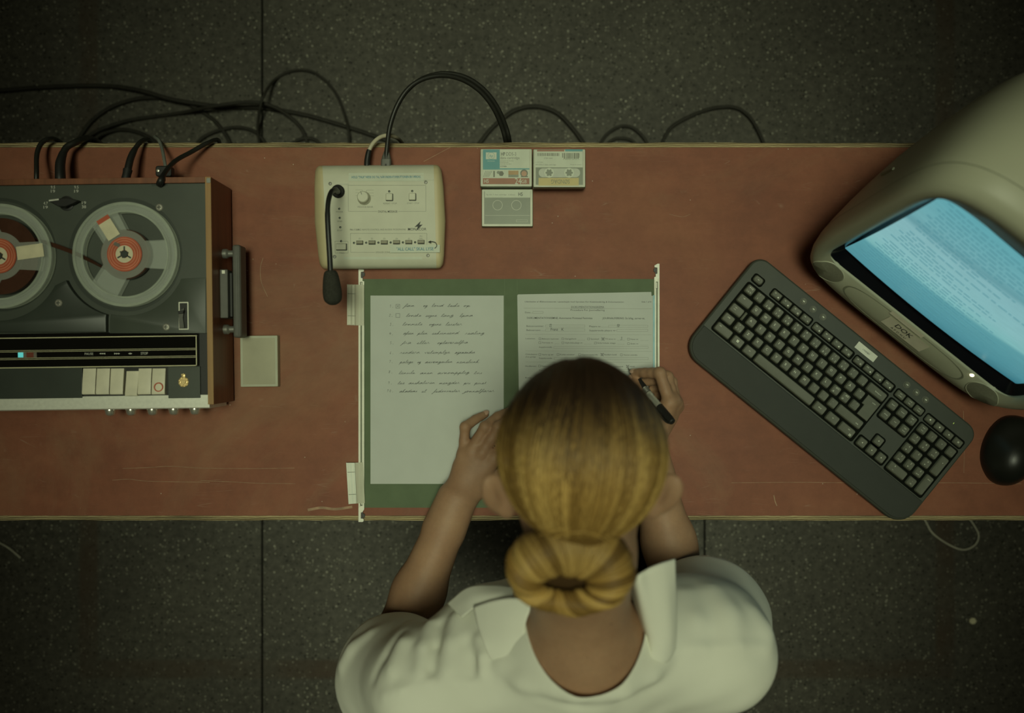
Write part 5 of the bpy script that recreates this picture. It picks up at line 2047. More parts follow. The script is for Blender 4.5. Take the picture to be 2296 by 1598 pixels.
    t = thing('twin_cable', tuple(path.mean(0) * (1, 1, 0) + (0, 0, path[:, 2].min())), 'glossy black twin cable looping high from the paging console over the desk edge', 'cable', gl)
    tg = np.gradient(path, axis=0)
    tg /= np.linalg.norm(tg, axis=1)[:, None]
    sd = np.cross(tg, np.array([0, 0, 1.0]))
    sd /= np.linalg.norm(sd, axis=1)[:, None] + 1e-9
    n = len(path)
    roll = np.interp(np.linspace(0, 1, n), [0, 0.35, 0.55, 1], [1.45, 1.35, 0.25, 0.0])
    b = MB()
    for s in (-1, 1):
        off = (sd * np.cos(roll)[:, None] + np.array([0, 0, 1.0]) * np.sin(roll)[:, None]) * 0.0033 * s
        b.tube(path + off, 0.0036, 10)
    obj('cord', b, 'cable', t, 60)
    b = MB()
    c0, c1 = np.array(P(866, 374, 0.022)), np.array(P(867, 338, 0.023))
    rs = []
    for u, wx, hz2 in ((0, 0.0078, 0.0065), (0.42, 0.0078, 0.0065), (0.46, 0.0070, 0.0060), (0.60, 0.0066, 0.0055), (1, 0.0036, 0.0042)):
        c = c0 + (c1 - c0) * u
        o = rrect(2 * wx, 2 * hz2, 0.003)
        rs.append(np.column_stack([c[0] + o[:, 0], np.full(len(o), c[1]), c[2] + o[:, 1]]))
    b.rings(rs, 0)
    obj('plug', b, 'grey_bar', t)
    cable([(823, 376, 0.022), (824, 356, 0.022), (829, 334, 0.022), (840, 317, 0.020), (856, 306, 0.014), (876, 304, 0.002), (894, 312, -0.04), (908, 330, -0.20), (920, 348, -0.60)], 0.0032, 'cable_beige',
          'beige lead with a black sleeve plugged into the paging console', gl, [(0.0, 0.24, 0.0050, 'black', 0.8)])
    b = MB()
    c = P(844, 369, 0.03)
    # floor cords on the near side
    f2 = FL + 0.004
    cable([(2060, 1140, f2), (2076, 1170, f2), (2092, 1196, f2), (2128, 1221, f2), (2160, 1232, f2), (2186, 1221, f2), (2194, 1200, f2), (2184, 1178, f2), (2170, 1158, f2), (2155, 1138, f2)], 0.0020, 'cord_pale',
          'thin pale cord making a loop on the floor below the keyboard corner', None, None, 'cord')
    cable([(-50, 1195, f2), (-10, 1212, f2), (18, 1227, f2), (38, 1243, f2), (46, 1250, f2)], 0.0022, 'cord_pale',
          'end of a thin pale cord on the floor at the lower left', None, None, 'cord')
    b = MB()
    c = P(2180, 1391, FL)
    b.lathe([(0.0075, 0.0), (0.0095, 0.0015), (0.0085, 0.0035), (0.004, 0.0042), (0.0001, 0.0042)], (c.x, c.y, c.z), 7, sy=0.9)
    solo('paper_scrap', b, 'stone', 'small round pale scrap lying on the bare floor at the lower right', 'scrap')


build_cables()


# ------------------------------------------------------------------ keyboard
KH = 0.0195                                     # height of the key tops above the desk


def build_keyboard():
    ang = math.radians(-38.9)
    q0 = P(1697, 696.4, KH)                     # the Q key is the origin of the measured layout
    t = thing('keyboard', (q0.x, q0.y, DZ), 'large black office keyboard with palm rest, lying aslant and overhanging the near desk edge', 'keyboard', rz=ang)
    K = PX * (H - KH) / H
    w = dict(world=False)

    def U(u, v):
        return (u * K, -v * K)
    # body outline (u right, v towards the user), corner radii as in the photo
    ul, ur, vt, vb = -76, 564, -104, 174
    def outline(ins, r1=30, r2=46):
        o = []
        for cx, cy, r, a0 in ((ur - r1, vt + r1, r1, -90), (ur - r2, vb - r2, r2, 0), (ul + r2, vb - r2, r2, 90), (ul + r1, vt + r1, r1, 180)):
            for k in range(9):
                a = math.radians(a0 + 90 * k / 8)
                rr = r - ins
                o.append((cx + rr * math.cos(a), cy + rr * math.sin(a)))
        return np.array([U(*q) for q in o])
    def zs(y, base):
        # the whole body tilts: thicker at the back
        return base
    b = MB()
    rs = []
    for ins, z in ((6, 0.0012), (1.5, 0.003), (0, 0.007), (0, 0.0125), (1.5, 0.0150), (4.5, 0.0162)):
        o = outline(ins)
        rs.append(np.column_stack([o, np.full(len(o), z)])[::-1])
    b.rings(rs, 0)
    # seam line round the body
    obj('body', b, ['kb'], t, **w)
    b = MB()
    o = outline(5)
    vv = -o[:, 1] / K
    o = o[vv > 99]
    o = np.vstack([o, [U(ul + 5, 99)], [U(ur - 5, 99)]])
    c = o.mean(0)
    o = o[np.argsort(np.arctan2(o[:, 1] - c[1], o[:, 0] - c[0]))]
    b.prism(o, 0.0120, 0.0174, 0, 0.0012)
    obj('palm_rest', b, 'kb_rest', t, **w)
    # dark key wells
    b = MB()
    def well(u0, u1, v0, v1, r=6):
        a, e = U(u0, v0), U(u1, v1)
        b.rbox((a[0] + e[0]) / 2, (a[1] + e[1]) / 2, e[0] - a[0], a[1] - e[1], 0.0150, 0.0165, r * K, 0.0, 0)
    well(-56, 352, -42, 96)
    well(-55, -25, -67, -45)
    for u0 in (-2, 118, 236):
        well(u0, u0 + 116, -67, -44.5)
    well(356, 438, -67, -44.5)
    well(443, 552, -66, -43)
    well(356, 440, -41, 15)
    well(355, 439, 67, 96)
    well(382, 411, 42, 70)
    well(443, 553, -41, 97)
    obj('key_well', b, 'kb_well', t, **w)

    def key(u, v, wu, wv, legs, name='key', top=KH, r=4.2):
        b = MB()
        x, y = U(u, v)
        W_, H_ = wu * K, wv * K
        rs = []
        for ins, z in ((0, 0.0162), (0.0002, 0.0172), (0.0011, top - 0.0006), (0.0016, top - 0.00012), (0.0030, top - 0.0003)):
            o2 = rrect(W_ - 2 * ins, H_ - 2 * ins, max(r * K - ins * 0.6, 0.0004))
            rs.append(np.column_stack([o2[:, 0] + x, o2[:, 1] + y, np.full(len(o2), z)]))
        b.rings(rs, 0)
        for txt, du, dv, sz in legs:
            if txt.startswith('#') and len(txt) > 1:
                s = sz
                cx, cy = U(u + du, v + dv)
                z = top + 0.0001
                sh = txt[1:]
                if sh == 'win':
                    for i in (-1, 1):
                        for j in (-1, 1):
                            b.rect(cx + i * s * 0.28, cy + j * s * 0.28, s * 0.5, s * 0.5, z, 1)
                elif sh == 'dot':
                    b.disc(cx, cy, s / 2, z, 1, 14)
                elif sh == 'sq':
                    b.frame(cx, cy, s, s, s * 0.2, z, 1)
                elif sh == 'blk':
                    b.rect(cx, cy, s, s, z, 1)
                elif sh in 'udlr':
                    a = {'r': 0, 'u': 90, 'l': 180, 'd': 270}[sh]
                    pts = [(cx + s * 0.6 * math.cos(math.radians(a + k)), cy + s * 0.6 * math.sin(math.radians(a + k)), z) for k in (0, 120, 240)]
                    b.add(pts, [(0, 1, 2)], 1)
            else:
                cx, cy = U(u + du, v + dv)
                b.text(txt, cx, cy, top + 0.0001, sz, 1)
        obj(name, b, ['key', 'legend'], t, **w)

    A = 0.0035
    S = 0.0025
    p = 27.0
    kw = 21.8
    def row(chars, u0, v):
        for i, ch in enumerate(chars):
            key(u0 + p * i, v, kw, kw, [(ch, -2.5, -1.0, A)])
    top = [('§', '½'), ('!', '1', ''), ('"', '2', '@'), ('#', '3', '£'), ('¤', '4', '$'), ('%', '5', ''), ('&', '6', ''), ('/', '7', '{'), ('(', '8', '['), (')', '9', ']'), ('=', '0', '}'), ('?', '+', ''), ('`', '´', '|')]
    for i, lg in enumerate(top):
        u = -40.5 + p * i
        if i == 0:
            lgs = [('$ § §', 0, -5, 0.0023), ('! ½ %', 0, 5, 0.0023)]
        else:
            lgs = [(lg[0], -2.5 if lg[2] == '' else -1, -5.5, S), (lg[1], -3, 4.5, 0.0026)]
            if lg[2]:
                lgs.append((lg[2], 5, 5.0, S))
        key(u, -27, kw, kw, lgs)
    key(324, -27, 49.5, kw, [('backspace', 4, 0, 0.0020)])
    key(-33.7, 0, 36, kw, [('tab', -5, -4, 0.0020)])
    row('QWERTYUIOPÅ', 0, 0)
    key(297, 0, kw, kw, [('^', -3, -5, S), ('¨', -4, 4, S), ('~', 5, 4, S)])
    # ISO enter, a tall key with a step
    b = MB()
    o = [U(313, -11.3), U(348, -11.3), U(348, 38.3), U(319.5, 38.3), U(319.5, 13), U(313, 13)]
    b.prism(o, 0.0162, KH - 0.0001, 0, 0.0011)
    x, y = U(336, -3)
    b.text('enter', x, y, KH, 0.0020, 1)
    obj('key', b, ['key', 'legend'], t, **w)
    key(-35.5, 27, 33, kw, [('caps', -5, -4, 0.0017), ('lock', -5, 1, 0.0017)])
    key(-14.0, 27.5, 6.5, kw, [], 'key', KH - 0.0012, 2)
    row('ASDFGHJKL', 6.75, 27)
    for u, a_, c_ in ((249.75, 'ØÖ', 'Æ'), (276.75, 'ÆÄ', 'Ø')):
        key(u, 27, kw, kw, [(a_, 1, -5, 0.0026), (c_, -4, 5, 0.0026)])
    key(303.75, 27, kw, kw, [('*', 2, -5, S), ("'", -3, 4, S)])
    key(-38, 54, 27.5, kw, [('shift', -1, -3, 0.0020)])
    key(-6.75, 54, kw, kw, [('>', -2, -5.5, S), ('<', -6, 4.5, S), ('\\', 0, 4.5, S), ('|', 6, 4.5, S)])
    row('ZXCVBNM', 20.25, 54)
    for u, a_, c_ in ((209.25, ';', ','), (236.25, ':', '.'), (263.25, '_', '-')):
        key(u, 54, kw, kw, [(a_, -2, -5, S), (c_, -3, 4, S)])
    key(311.5, 54, 70, kw, [('shift', 22, 2, 0.0020)])
    key(-30, 81, 43, kw, [('ctrl', -12, -4, 0.0020)])
    key(10.5, 81, 29, kw, [('#win', -1, -1, 0.0036)])
    key(44.3, 81, 29, kw, [('alt', 0, -1, 0.0020)])
    key(145, 81, 164, kw + 1, [])
    key(247, 81, 31, kw, [('alt gr', 0, -1, 0.0020)])
    key(284, 81, 31, kw, [('fn', 0, -1, 0.0020)])
    key(325, 81, 40, kw, [('ctrl', 3, -4, 0.0020), ('#sq', 12, 5, 0.0032)])
    # function row
    key(-39.9, -56.5, 23, 16, [('esc', 0, -0.5, 0.0018)], 'function_key', KH - 0.0008, 6)
    ic = ['#dot', '#dot', '#sq', None, '#dot', '#dot', '#dot', '#sq', '#sq', '#dot', '#dot', '#dot']
    for i in range(12):
        u = 13.5 + 28.2 * (i % 4) + 118.6 * (i // 4)
        lg = [('F%d' % (i + 1), -5, -2.2, 0.0018)]
        lg.append((ic[i], 5.5, 2.8, 0.0022) if ic[i] else ('X', 5.5, 2.8, 0.0018))
        key(u, -55.8, 24, 16, lg, 'function_key', KH - 0.0008, 3)
    for i, (a_, c_) in enumerate((('print', 'screen'), ('scroll', 'lock'), ('pause', 'break'))):
        key(370.5 + 26.6 * i, -55.6, 23, 16, [(a_, 0, -3, 0.0015), (c_, 0, 2.4, 0.0015)], 'function_key', KH - 0.0008, 3)
    for i, c_ in enumerate(('#blk', '#dot', '#u', '#sq')):
        key(457 + 26.7 * i, -54.3, 23, 16, [(c_, 0, 0, 0.0024)], 'function_key', KH - 0.0008, 3)
    # round media buttons
    for u, c_ in ((69.4, '#l'), (97.5, '#r'), (125.5, '#r'), (368, '#l'), (395, '#l'), (421.5, '#l')):
        b = MB()
        x, y = U(u, -83.3)
        b.lathe([(0.0054, 0.0155), (0.0054, 0.0165), (0.0045, 0.0166), (0.0043, 0.0176), (0.0001, 0.0174)], (x, y, 0), 28)
        a = 0 if c_ == '#r' else math.pi
        for dx in (-0.0007, 0.0009):
            b.add([(x + dx + 0.0013 * math.cos(a + k), y + 0.0013 * math.sin(a + k), 0.0179) for k in (0, 2.1, 4.2)], [(0, 1, 2)], 1)
        obj('media_button', b, ['key', 'legend'], t, **w)
    for i, (a_, c_) in enumerate((('insert', ''), ('home', ''), ('page', 'up'), ('delete', ''), ('end', ''), ('page', 'down'))):
        lg = [(a_, 0, -1, 0.0018)] if not c_ else [(a_, 0, -4, 0.0017), (c_, 0, 3, 0.0017)]
        key(371 + p * (i % 3), -27 + p * (i // 3), kw, kw, lg)
    key(396.5, 55.5, kw, kw, [('#u', 0, 0, 0.0022)])
    for u, c_ in ((370, '#l'), (397, '#d'), (424, '#r')):
        key(u, 81.5, kw, kw, [(c_, 0, 0, 0.0022)])
    key(457, -27, kw, kw, [('num', 0, -4, 0.0017), ('lock', 0, 3, 0.0017)])
    key(484, -27, kw, kw, [('/', 0, 0, S)])
    key(511, -27, kw, kw, [('*', 0, 0, S)])
    key(538, -27, kw, kw, [('-', 0, 0, S)])
    for i, (a_, c_) in enumerate((('7', 'home'), ('8', '#u'), ('9', 'pg up'), ('4', '#l'), ('5', ''), ('6', '#r'), ('1', 'end'), ('2', '#d'), ('3', 'pg dn'))):
        lg = [(a_, 1, -4.5, 0.0026)]
        if c_.startswith('#'):
            lg.append((c_, -2, 4.5, 0.0018))
        elif c_:
            lg.append((c_, -1, 4.5, 0.0016))
        key(457 + p * (i % 3), p * (i // 3), kw, kw, lg)
    key(538, 13.5, kw, kw + p, [('+', 1, -9, S)])
    key(538, 67.5, kw, kw + p, [('enter', 1, -15, 0.0018)])
    key(470.5, 81, kw + p, kw, [('0', -10, -4.5, 0.0026), ('ins', -10, 4.5, 0.0016)])
    key(511, 81, kw, kw, [('.', 1, -4, S), ('del', 0, 4, 0.0018)])
    # paper sticker and lit mark
    b = MB()
    x, y = U(250, -83.5)
    b.rbox(x, y, 54 * K, 17 * K, 0.0160, 0.0164, 0.0004)
    b.text('LYKKEBO', x, y, 0.01655, 0.0024, 1, shear=0.2, width=0.0135)
    obj('sticker', b, ['label_white', 'dark_ink'], t, **w)
    b = MB()
    x, y = U(504, -82)
    b.rbox(x, y, 0.0010, 0.0026, 0.0158, 0.0164, 0.0003)
    obj('indicator_lamp', b, 'led_green', t, **w)
    # feet
    for u, v in ((-50, -85), (540, -85), (-40, 140), (520, 110)):
        x, y = U(u, v)
        b = MB()
        b.cyl((x, y), 0.008, 0.0, 0.0022, 16)
        obj('foot', b, 'black_soft', t, **w)


build_keyboard()


# ------------------------------------------------------------------ all-in-one CRT computer
def build_monitor():
    ang = math.radians(-38.4)
    u = Vector((math.cos(ang), math.sin(ang), 0))
    bk = Vector((-math.sin(ang), math.cos(ang), 0))
    org = u * (624 * PX) + bk * (534 * PX)
    t = thing('crt_computer', (org.x, org.y, DZ), 'bulky beige all-in-one tube computer with a glowing cyan text screen', 'computer', rz=ang)
    w = dict(world=False)
    N = 120

    def section(hw, z0, z1, y, shear, ex=4.2, xoff=0.0):
        """superellipse ring; x across, y back, z up; the ring leans back by shear*z"""
        a = np.linspace(0, 2 * math.pi, N, endpoint=False)
        c, s = np.cos(a), np.sin(a)
        x = np.sign(c) * np.abs(c) ** (2 / ex) * hw + xoff
        z = (z0 + z1) / 2 + np.sign(s) * np.abs(s) ** (2 / ex) * (z1 - z0) / 2
        return np.column_stack([x, y + shear * z, z])
    SH = 0.185
    OW, OH, OZ = 0.1650, 0.130, 0.2200                  # screen opening
    def opening(hw, hh, y, ex=18):
        return section(hw, OZ - hh, OZ + hh, y, SH, ex)
    b = MB()
    rs = [
        opening(OW + 0.0055, OH + 0.0055, 0.022),
        opening(OW + 0.0062, OH + 0.0062, 0.0135),
        opening(OW + 0.0082, OH + 0.0082, 0.0114, 10),
        section(0.1790, 0.050, 0.383, 0.0050, SH, 6.0),
        section(0.1885, 0.036, 0.394, 0.0030, SH, 5.4),
        section(0.1960, 0.028, 0.401, 0.0075, SH, 5.2),
        section(0.2000, 0.023, 0.406, 0.0180, SH, 5.0),
        section(0.2018, 0.021, 0.408, 0.0340, SH, 4.9),
    ]
    nf = len(rs)
    rs += [
        section(0.2012, 0.021, 0.4085, 0.055, SH, 4.8),
        section(0.1995, 0.021, 0.4070, 0.085, SH * 0.9, 4.4),
        section(0.1960, 0.022, 0.4040, 0.120, SH * 0.8, 4.0),
        section(0.1890, 0.023, 0.3990, 0.170, SH * 0.6, 3.6),
        section(0.1780, 0.026, 0.3900, 0.225, SH * 0.4, 3.2),
        section(0.1600, 0.030, 0.3740, 0.290, SH * 0.25, 3.0),
        section(0.1350, 0.038, 0.3480, 0.345, SH * 0.15, 2.8),
        section(0.1000, 0.060, 0.3100, 0.390, SH * 0.05, 2.6),
        section(0.0500, 0.100, 0.2500, 0.415, 0, 2.4),
        section(0.0100, 0.150, 0.1900, 0.421, 0, 2.2),
    ]
    b.rings([r[::-1] for r in rs], 0, False, True)
    b0 = b
    obj('shell', b, 'shell', t, 70, **w)
    # parting line between front bezel and rear shell
    b = MB()
    r1 = section(0.20205, 0.0208, 0.4083, 0.0360, SH, 4.9)
    r2 = section(0.20215, 0.0207, 0.4084, 0.0372, SH, 4.9)
    b.rings([r1[::-1], r2[::-1]], 0, False, False)
    obj('parting_line', b, 'shell_line', t, 70, **w)
    # black surround of the tube
    b = MB()
    b.rings([opening(OW + 0.0060, OH + 0.0060, 0.0150)[::-1], opening(OW - 0.001, OH - 0.001, 0.0230)[::-1], opening(OW - 0.006, OH - 0.006, 0.0300)[::-1],
             opening(OW - 0.012, OH - 0.012, 0.040)[::-1]][::-1], 0, True, False)
    obj('tube_surround', b, 'crt_black', t, **w)
    # picture tube: slightly domed face that carries the picture
    SW, SHH = 0.1590, 0.1180
    def face(x, z, lift=0.0):
        d = 0.014 * ((x / 0.17) ** 2 + (z / 0.13) ** 2) * 0.5
        return (x, 0.0165 + d - lift, z)
    g = thing_part('screen', t)
    g.location = (0, SH * OZ, OZ)
    g.rotation_euler = (-math.atan(SH), 0, 0)
    n = 24
    v, f = [], []
    for j in range(n + 1):
        for i in range(n + 1):
            v.append(face(-SW + 2 * SW * i / n, -SHH + 2 * SHH * j / n + 0.0055))
    for j in range(n):
        for i in range(n):
            a = j * (n + 1) + i
            f.append((a, a + 1, a + n + 2, a + n + 1))
    b = MB()
    b.add(v, f)
    obj('picture', b, 'screen', g, 80, **w)
    # text lines on the picture
    rg = random.Random(11)
    b = MB()
    def dash(x0, x1, z, hh):
        k = max(2, int((x1 - x0) / 0.02) + 1)
        vv, ff = [], []
        for i in range(k + 1):
            x = x0 + (x1 - x0) * i / k
            vv += [face(x, z - hh, 0.0004), face(x, z + hh, 0.0004)]
        for i in range(k):
            ff.append((2 * i, 2 * i + 2, 2 * i + 3, 2 * i + 1))
        b.add(vv, ff)
    z = 0.112
    rows = [0.13, 0.16, 0.10, 0.19, 0.22, 0.15, 0.20, 0.12, 0.08, 0.16, 0.10, 0.14, 0.0, 0.30, 0.05, 0.12, 0.09, 0.16, 0.18, 0.0, 0.16, 0.14, 0.19, 0.15, 0.17, 0.21, 0.13, 0.19, 0.10, 0.16, 0.19, 0.06, 0.14]
    for k, ln in enumerate(rows):
        zz = z - k * 0.0064
        x = -0.148 + (0.008 if k % 3 else 0.0)
        end = x + ln
        while x < end:
            wl = rg.uniform(0.004, 0.016)
            dash(x, min(x + wl, end), zz, 0.00085)
            x += wl + rg.uniform(0.0015, 0.004)
    dash(-0.150 + 0.150, -0.150 + 0.154, -0.106, 0.0018)
    obj('text_lines', b, 'screen_ink', g, 80, **w)

    from mathutils.bvhtree import BVHTree
    tree = BVHTree.FromPolygons([tuple(q) for q in np.concatenate(b0.v)], b0.f)

    def on_face(x, z):
        """depth of the bezel front at height z below the screen"""
        hit = tree.ray_cast(Vector((x, -1, z)), Vector((0, 1, 0)))[0]
        return hit.y if hit is not None else 0.02 + SH * z
    # speaker grilles: ovals let into the bezel
    for sx in (-1, 1):
        b = MB()
        cx, cz = sx * 0.1480, 0.0655
        a = np.linspace(0, 2 * math.pi, 48, endpoint=False)
        def ring(k, off):
            x = cx + 0.0245 * k * np.cos(a)
            zz = cz + 0.0185 * k * np.sin(a) * 1.0 + 0.30 * (0.0245 * k * np.cos(a)) * 0
            return np.column_stack([x, [on_face(p_, q_) - off for p_, q_ in zip(x, zz)], zz])
        b.rings([ring(1.08, -0.001), ring(1.05, 0.0012), ring(1.0, 0.0008)][::-1], 1, False, False)
        b.rings([ring(1.0, 0.0008), ring(0.9, 0.0012), ring(0.02, 0.0016)][::-1], 0, True, False)
        obj('speaker_grille', b, ['shell_oval', 'shell'], t, 60, **w)
    # moulded tray outline below the screen
    b = MB()
    a = np.linspace(0, 2 * math.pi, 72, endpoint=False)
    def ring(k, dk):
        x = np.sign(np.cos(a)) * np.abs(np.cos(a)) ** 0.55 * (0.112 * k)
        zz = 0.060 + np.sign(np.sin(a)) * np.abs(np.sin(a)) ** 0.8 * (0.0200 * k)
        return np.column_stack([x, [on_face(p_, q_) - dk for p_, q_ in zip(x, zz)], zz])
    b.rings([ring(1.0, 0.0004), ring(0.985, 0.0007), ring(0.97, 0.0003)][::-1], 0, False, False)
    obj('tray_outline', b, 'shell_line', t, 60, **w)
    # stick-on name plate
    b = MB()
    def plate(x0, x1, z0, z1, off, mi):
        q = [(x0, z0), (x1, z0), (x1, z1), (x0, z1)]
        b.add([(x, on_face(x, z_) - off, z_) for x, z_ in q], [(0, 1, 2, 3)], mi)
    plate(-0.034, 0.040, 0.0500, 0.0720, 0.0010, 0)
    plate(-0.040, 0.020, 0.0755, 0.0825, 0.0010, 0)
    th = math.atan2(0.0830 - 0.050, (on_face(0, 0.0830) - on_face(0, 0.050)))
    X = Matrix.Translation((-0.002, on_face(0, 0.0655) - 0.0014, 0.0655)) @ Matrix.Rotation(th, 4, 'X')
    b.text('DOK', 0, 0, 0, 0.0085, 1, 'C', 0, 0, 0.030, 0.03, X=X)
    X = Matrix.Translation((-0.004, on_face(0, 0.0550) - 0.0014, 0.0550)) @ Matrix.Rotation(th, 4, 'X')
    b.text('A F D N U', 0, 0, 0, 0.0036, 1, 'C', 0, 0, 0.028, X=X)
    obj('name_plate', b, ['cream_key', 'dark_ink'], t, **w)
    b = MB()
    X = Matrix.Translation((0.1120, on_face(0, 0.0800) - 0.0004, 0.0800)) @ Matrix.Rotation(th - math.pi / 2 + math.pi / 2, 4, 'X')
    b.lathe([(0.0032, -0.0005), (0.0028, 0.0008), (0.0001, 0.0014)], n=16, X=X)
    obj('power_lamp', b, 'lamp_on', t, **w)
    # dark slot marks on the left flank
    b = MB()
    b.rbox(-0.1985, 0.13, 0.004, 0.004, 0.18, 0.215, 0.0008)
    obj('flank_slot', b, 'shell_line', t, **w)
    # round disc emblem on the top of the shell
    b = MB()
    b.lathe([(0.013, -0.003), (0.013, 0.0006), (0.0001, 0.0010)], (0.02, 0.215, 0.4075), 28)
    obj('top_button', b, 'crt_black', t, **w)
    # foot ring that carries the machine
    b = MB()
    b.rbox(0, 0.150, 0.23, 0.20, 0.0, 0.030, 0.05, 0.004)
    obj('base', b, 'shell_oval', t, **w)


build_monitor()


# ------------------------------------------------------------------ mouse
def build_mouse():
    c = P(2272, 1010, 0.01)
    rz = math.radians(-24)
    t = thing('computer_mouse', (c.x, c.y, DZ), 'black rounded computer mouse at the right edge of the desk', 'mouse', rz=rz)
    w = dict(world=False)
    prims = [ell((0, 0, 0.004), (0.038, 0.056, 0.026), None, 0.01), ell((0, -0.014, 0.006), (0.034, 0.040, 0.034), None, 0.012), ell((-0.018, 0.004, 0.004), (0.026, 0.044, 0.016), None, 0.012)]
    v, f = sdf_mesh(prims, 0.0025)
    v, f = clip_mesh(v, f, lambda q: q[:, 2])
    b = MB()
    b.add(v, f)
    b.lathe([(0.034, 0), (0.034, 0.0005)], (0, 0, 0), 32, 0, sy=1.45)
    obj('shell', b, 'mouse', t, 180, **w)
    b = MB()
    X = Matrix.Translation((0, 0.030, 0.0225)) @ Matrix.Rotation(math.pi / 2, 4, 'Y')
    b.lathe([(0.0001, -0.0035), (0.0075, -0.0035), (0.0085, -0.002), (0.0085, 0.002), (0.0075, 0.0035), (0.0001, 0.0035)], n=24, X=X)
    obj('wheel', b, 'grey_bar', t, **w)


build_mouse()


# ------------------------------------------------------------------ pen
PEN_TIP = np.array(P(1407.5, 824.5, 0.0036))
PEN_END = np.array(P(1508, 946.5, 0.100))


def build_pen():
    d = PEN_END - PEN_TIP
    ln = float(np.linalg.norm(d))
    t = thing('ballpoint_pen', tuple(PEN_TIP), 'clear-barrelled ballpoint pen with black grip and cap held in the right hand', 'pen')
    X = Matrix.Translation(PEN_TIP) @ Vector(d).to_track_quat('Z', 'Y').to_matrix().to_4x4()
    b = MB()
    b.lathe([(0.0004, 0), (0.0011, 0.004), (0.0022, 0.009), (0.0030, 0.012), (0.0001, 0.0121)], n=16, X=X)
    obj('point', b, 'zinc', t)
    b = MB()
    b.lathe([(0.0030, 0.0118), (0.0046, 0.018), (0.0051, 0.030), (0.0052, 0.050), (0.0050, 0.0535), (0.0001, 0.0536)], n=24, X=X)
    obj('grip', b, 'black_soft', t)
    b = MB()
    b.lathe([(0.0050, 0.0538), (0.0052, 0.0545)] + [(0.0053 if k % 2 else 0.0047, 0.055 + 0.0011 * k) for k in range(9)] + [(0.0050, 0.066), (0.0001, 0.0661)], n=24, X=X)
    obj('ribbed_collar', b, 'zinc', t)
    b = MB()
    b.lathe([(0.0050, 0.0663), (0.0050, ln - 0.037), (0.0001, ln - 0.0369)], n=24, X=X)
    obj('barrel', b, 'pen_clear', t)
    b = MB()
    b.lathe([(0.0017, 0.0665), (0.0017, ln - 0.045), (0.0001, ln - 0.0449)], n=12, X=X)
    obj('refill', b, 'black', t)
    b = MB()
    b.lathe([(0.0054, ln - 0.0368), (0.0056, ln - 0.030), (0.0057, ln - 0.008), (0.0050, ln - 0.001), (0.0038, ln), (0.0001, ln + 0.0002)], n=24, X=X)
    obj('cap', b, 'black', t)
    # curved clip standing off the barrel
    side = np.cross(d / ln, np.array([0, 0, 1.0]))
    side /= np.linalg.norm(side)
    up = np.cross(side, d / ln)
    out = -side * 0.75 + up * 0.65
    out /= np.linalg.norm(out)
    if out[0] > 0:
        out = -out * np.array([1, 1, -1])
    pts = [PEN_TIP + d * (s / ln) + out * o_ for s, o_ in ((ln - 0.004, 0.0045), (ln - 0.012, 0.0085), (ln - 0.026, 0.0098), (ln - 0.040, 0.0085), (ln - 0.054, 0.0066), (ln - 0.060, 0.0060))]
    b = MB()
    b.tube(smooth(pts, 5), 0.0016, 8)
    obj('clip', b, 'black', t, 60)


build_pen()


# ------------------------------------------------------------------ the person at the desk
def W(x, y, h):
    return np.array([x, y, DZ + h])


HC = W(0.0700, -0.0930, 0.470)                    # centre of the head
PITCH = math.radians(67)
HX = np.array([1.0, 0, 0])
HF = np.array([0, math.cos(PITCH), -math.sin(PITCH)])     # the way the face looks
HU = np.array([0, math.sin(PITCH), math.cos(PITCH)])      # towards the crown
HR = np.array([HX, HF, HU])


def head(x, f, u):
    return HC + HX * x + HF * f + HU * u


LSH, LEL, LWR = W(-0.108, -0.422, 0.245), W(-0.180, -0.452, 0.028), PN(1024, 1118, 0.034)
RSH, REL, RWR = W(0.258, -0.376, 0.245), W(0.2620, -0.374, 0.034), PN(1449, 1002, 0.050)
NECK0, NECK1 = W(0.083, -0.345, 0.312), W(0.074, -0.215, 0.408)
HIPX = 0.155

FINGERS_L = {
    'little': [(1039, 1018, .028), (1043, 957, .034), (1066, 940, .023), (1088, 928.5, .0120)],
    'ring': [(1056, 1010, .033), (1088, 957, .041), (1116, 934, .027), (1140, 922, .0125)],
    'middle': [(1081, 1013, .036), (1117, 958, .044), (1150, 934, .028), (1174, 921, .0125)],
    'index': [(1107, 1026, .035), (1146, 976, .041), (1178, 952, .027), (1200, 940, .0125)],
    'thumb': [(1078, 1092, .027), (1114, 1068, .024), (1152, 1046, .019), (1182, 1030, .0130)],
}
FINGERS_R = {
    'index': [(1501, 902, .062), (1479, 836, .060), (1446, 836, .038), (1423, 835, .020)],
    'middle': [(1509, 897, .054), (1496, 845, .044), (1466, 852, .027), (1444, 856, .0150)],
    'ring': [(1515, 903, .043), (1505, 856, .030), (1479, 866, .0155), (1462, 872, .0120)],
    'little': [(1518, 911, .030), (1511, 881, .0165), (1490, 886, .0120), (1473, 888, .0118)],
    'thumb': [(1458, 950, .046), (1442, 912, .044), (1430, 875, .036), (1421, 850, .023)],
}
FR = {'little': (.0088, .0078, .0070, .0058), 'ring': (.0096, .0086, .0077, .0064), 'middle': (.0098, .0090, .0080, .0066),
      'index': (.0097, .0088, .0079, .0065), 'thumb': (.0130, .0112, .0100, .0078)}


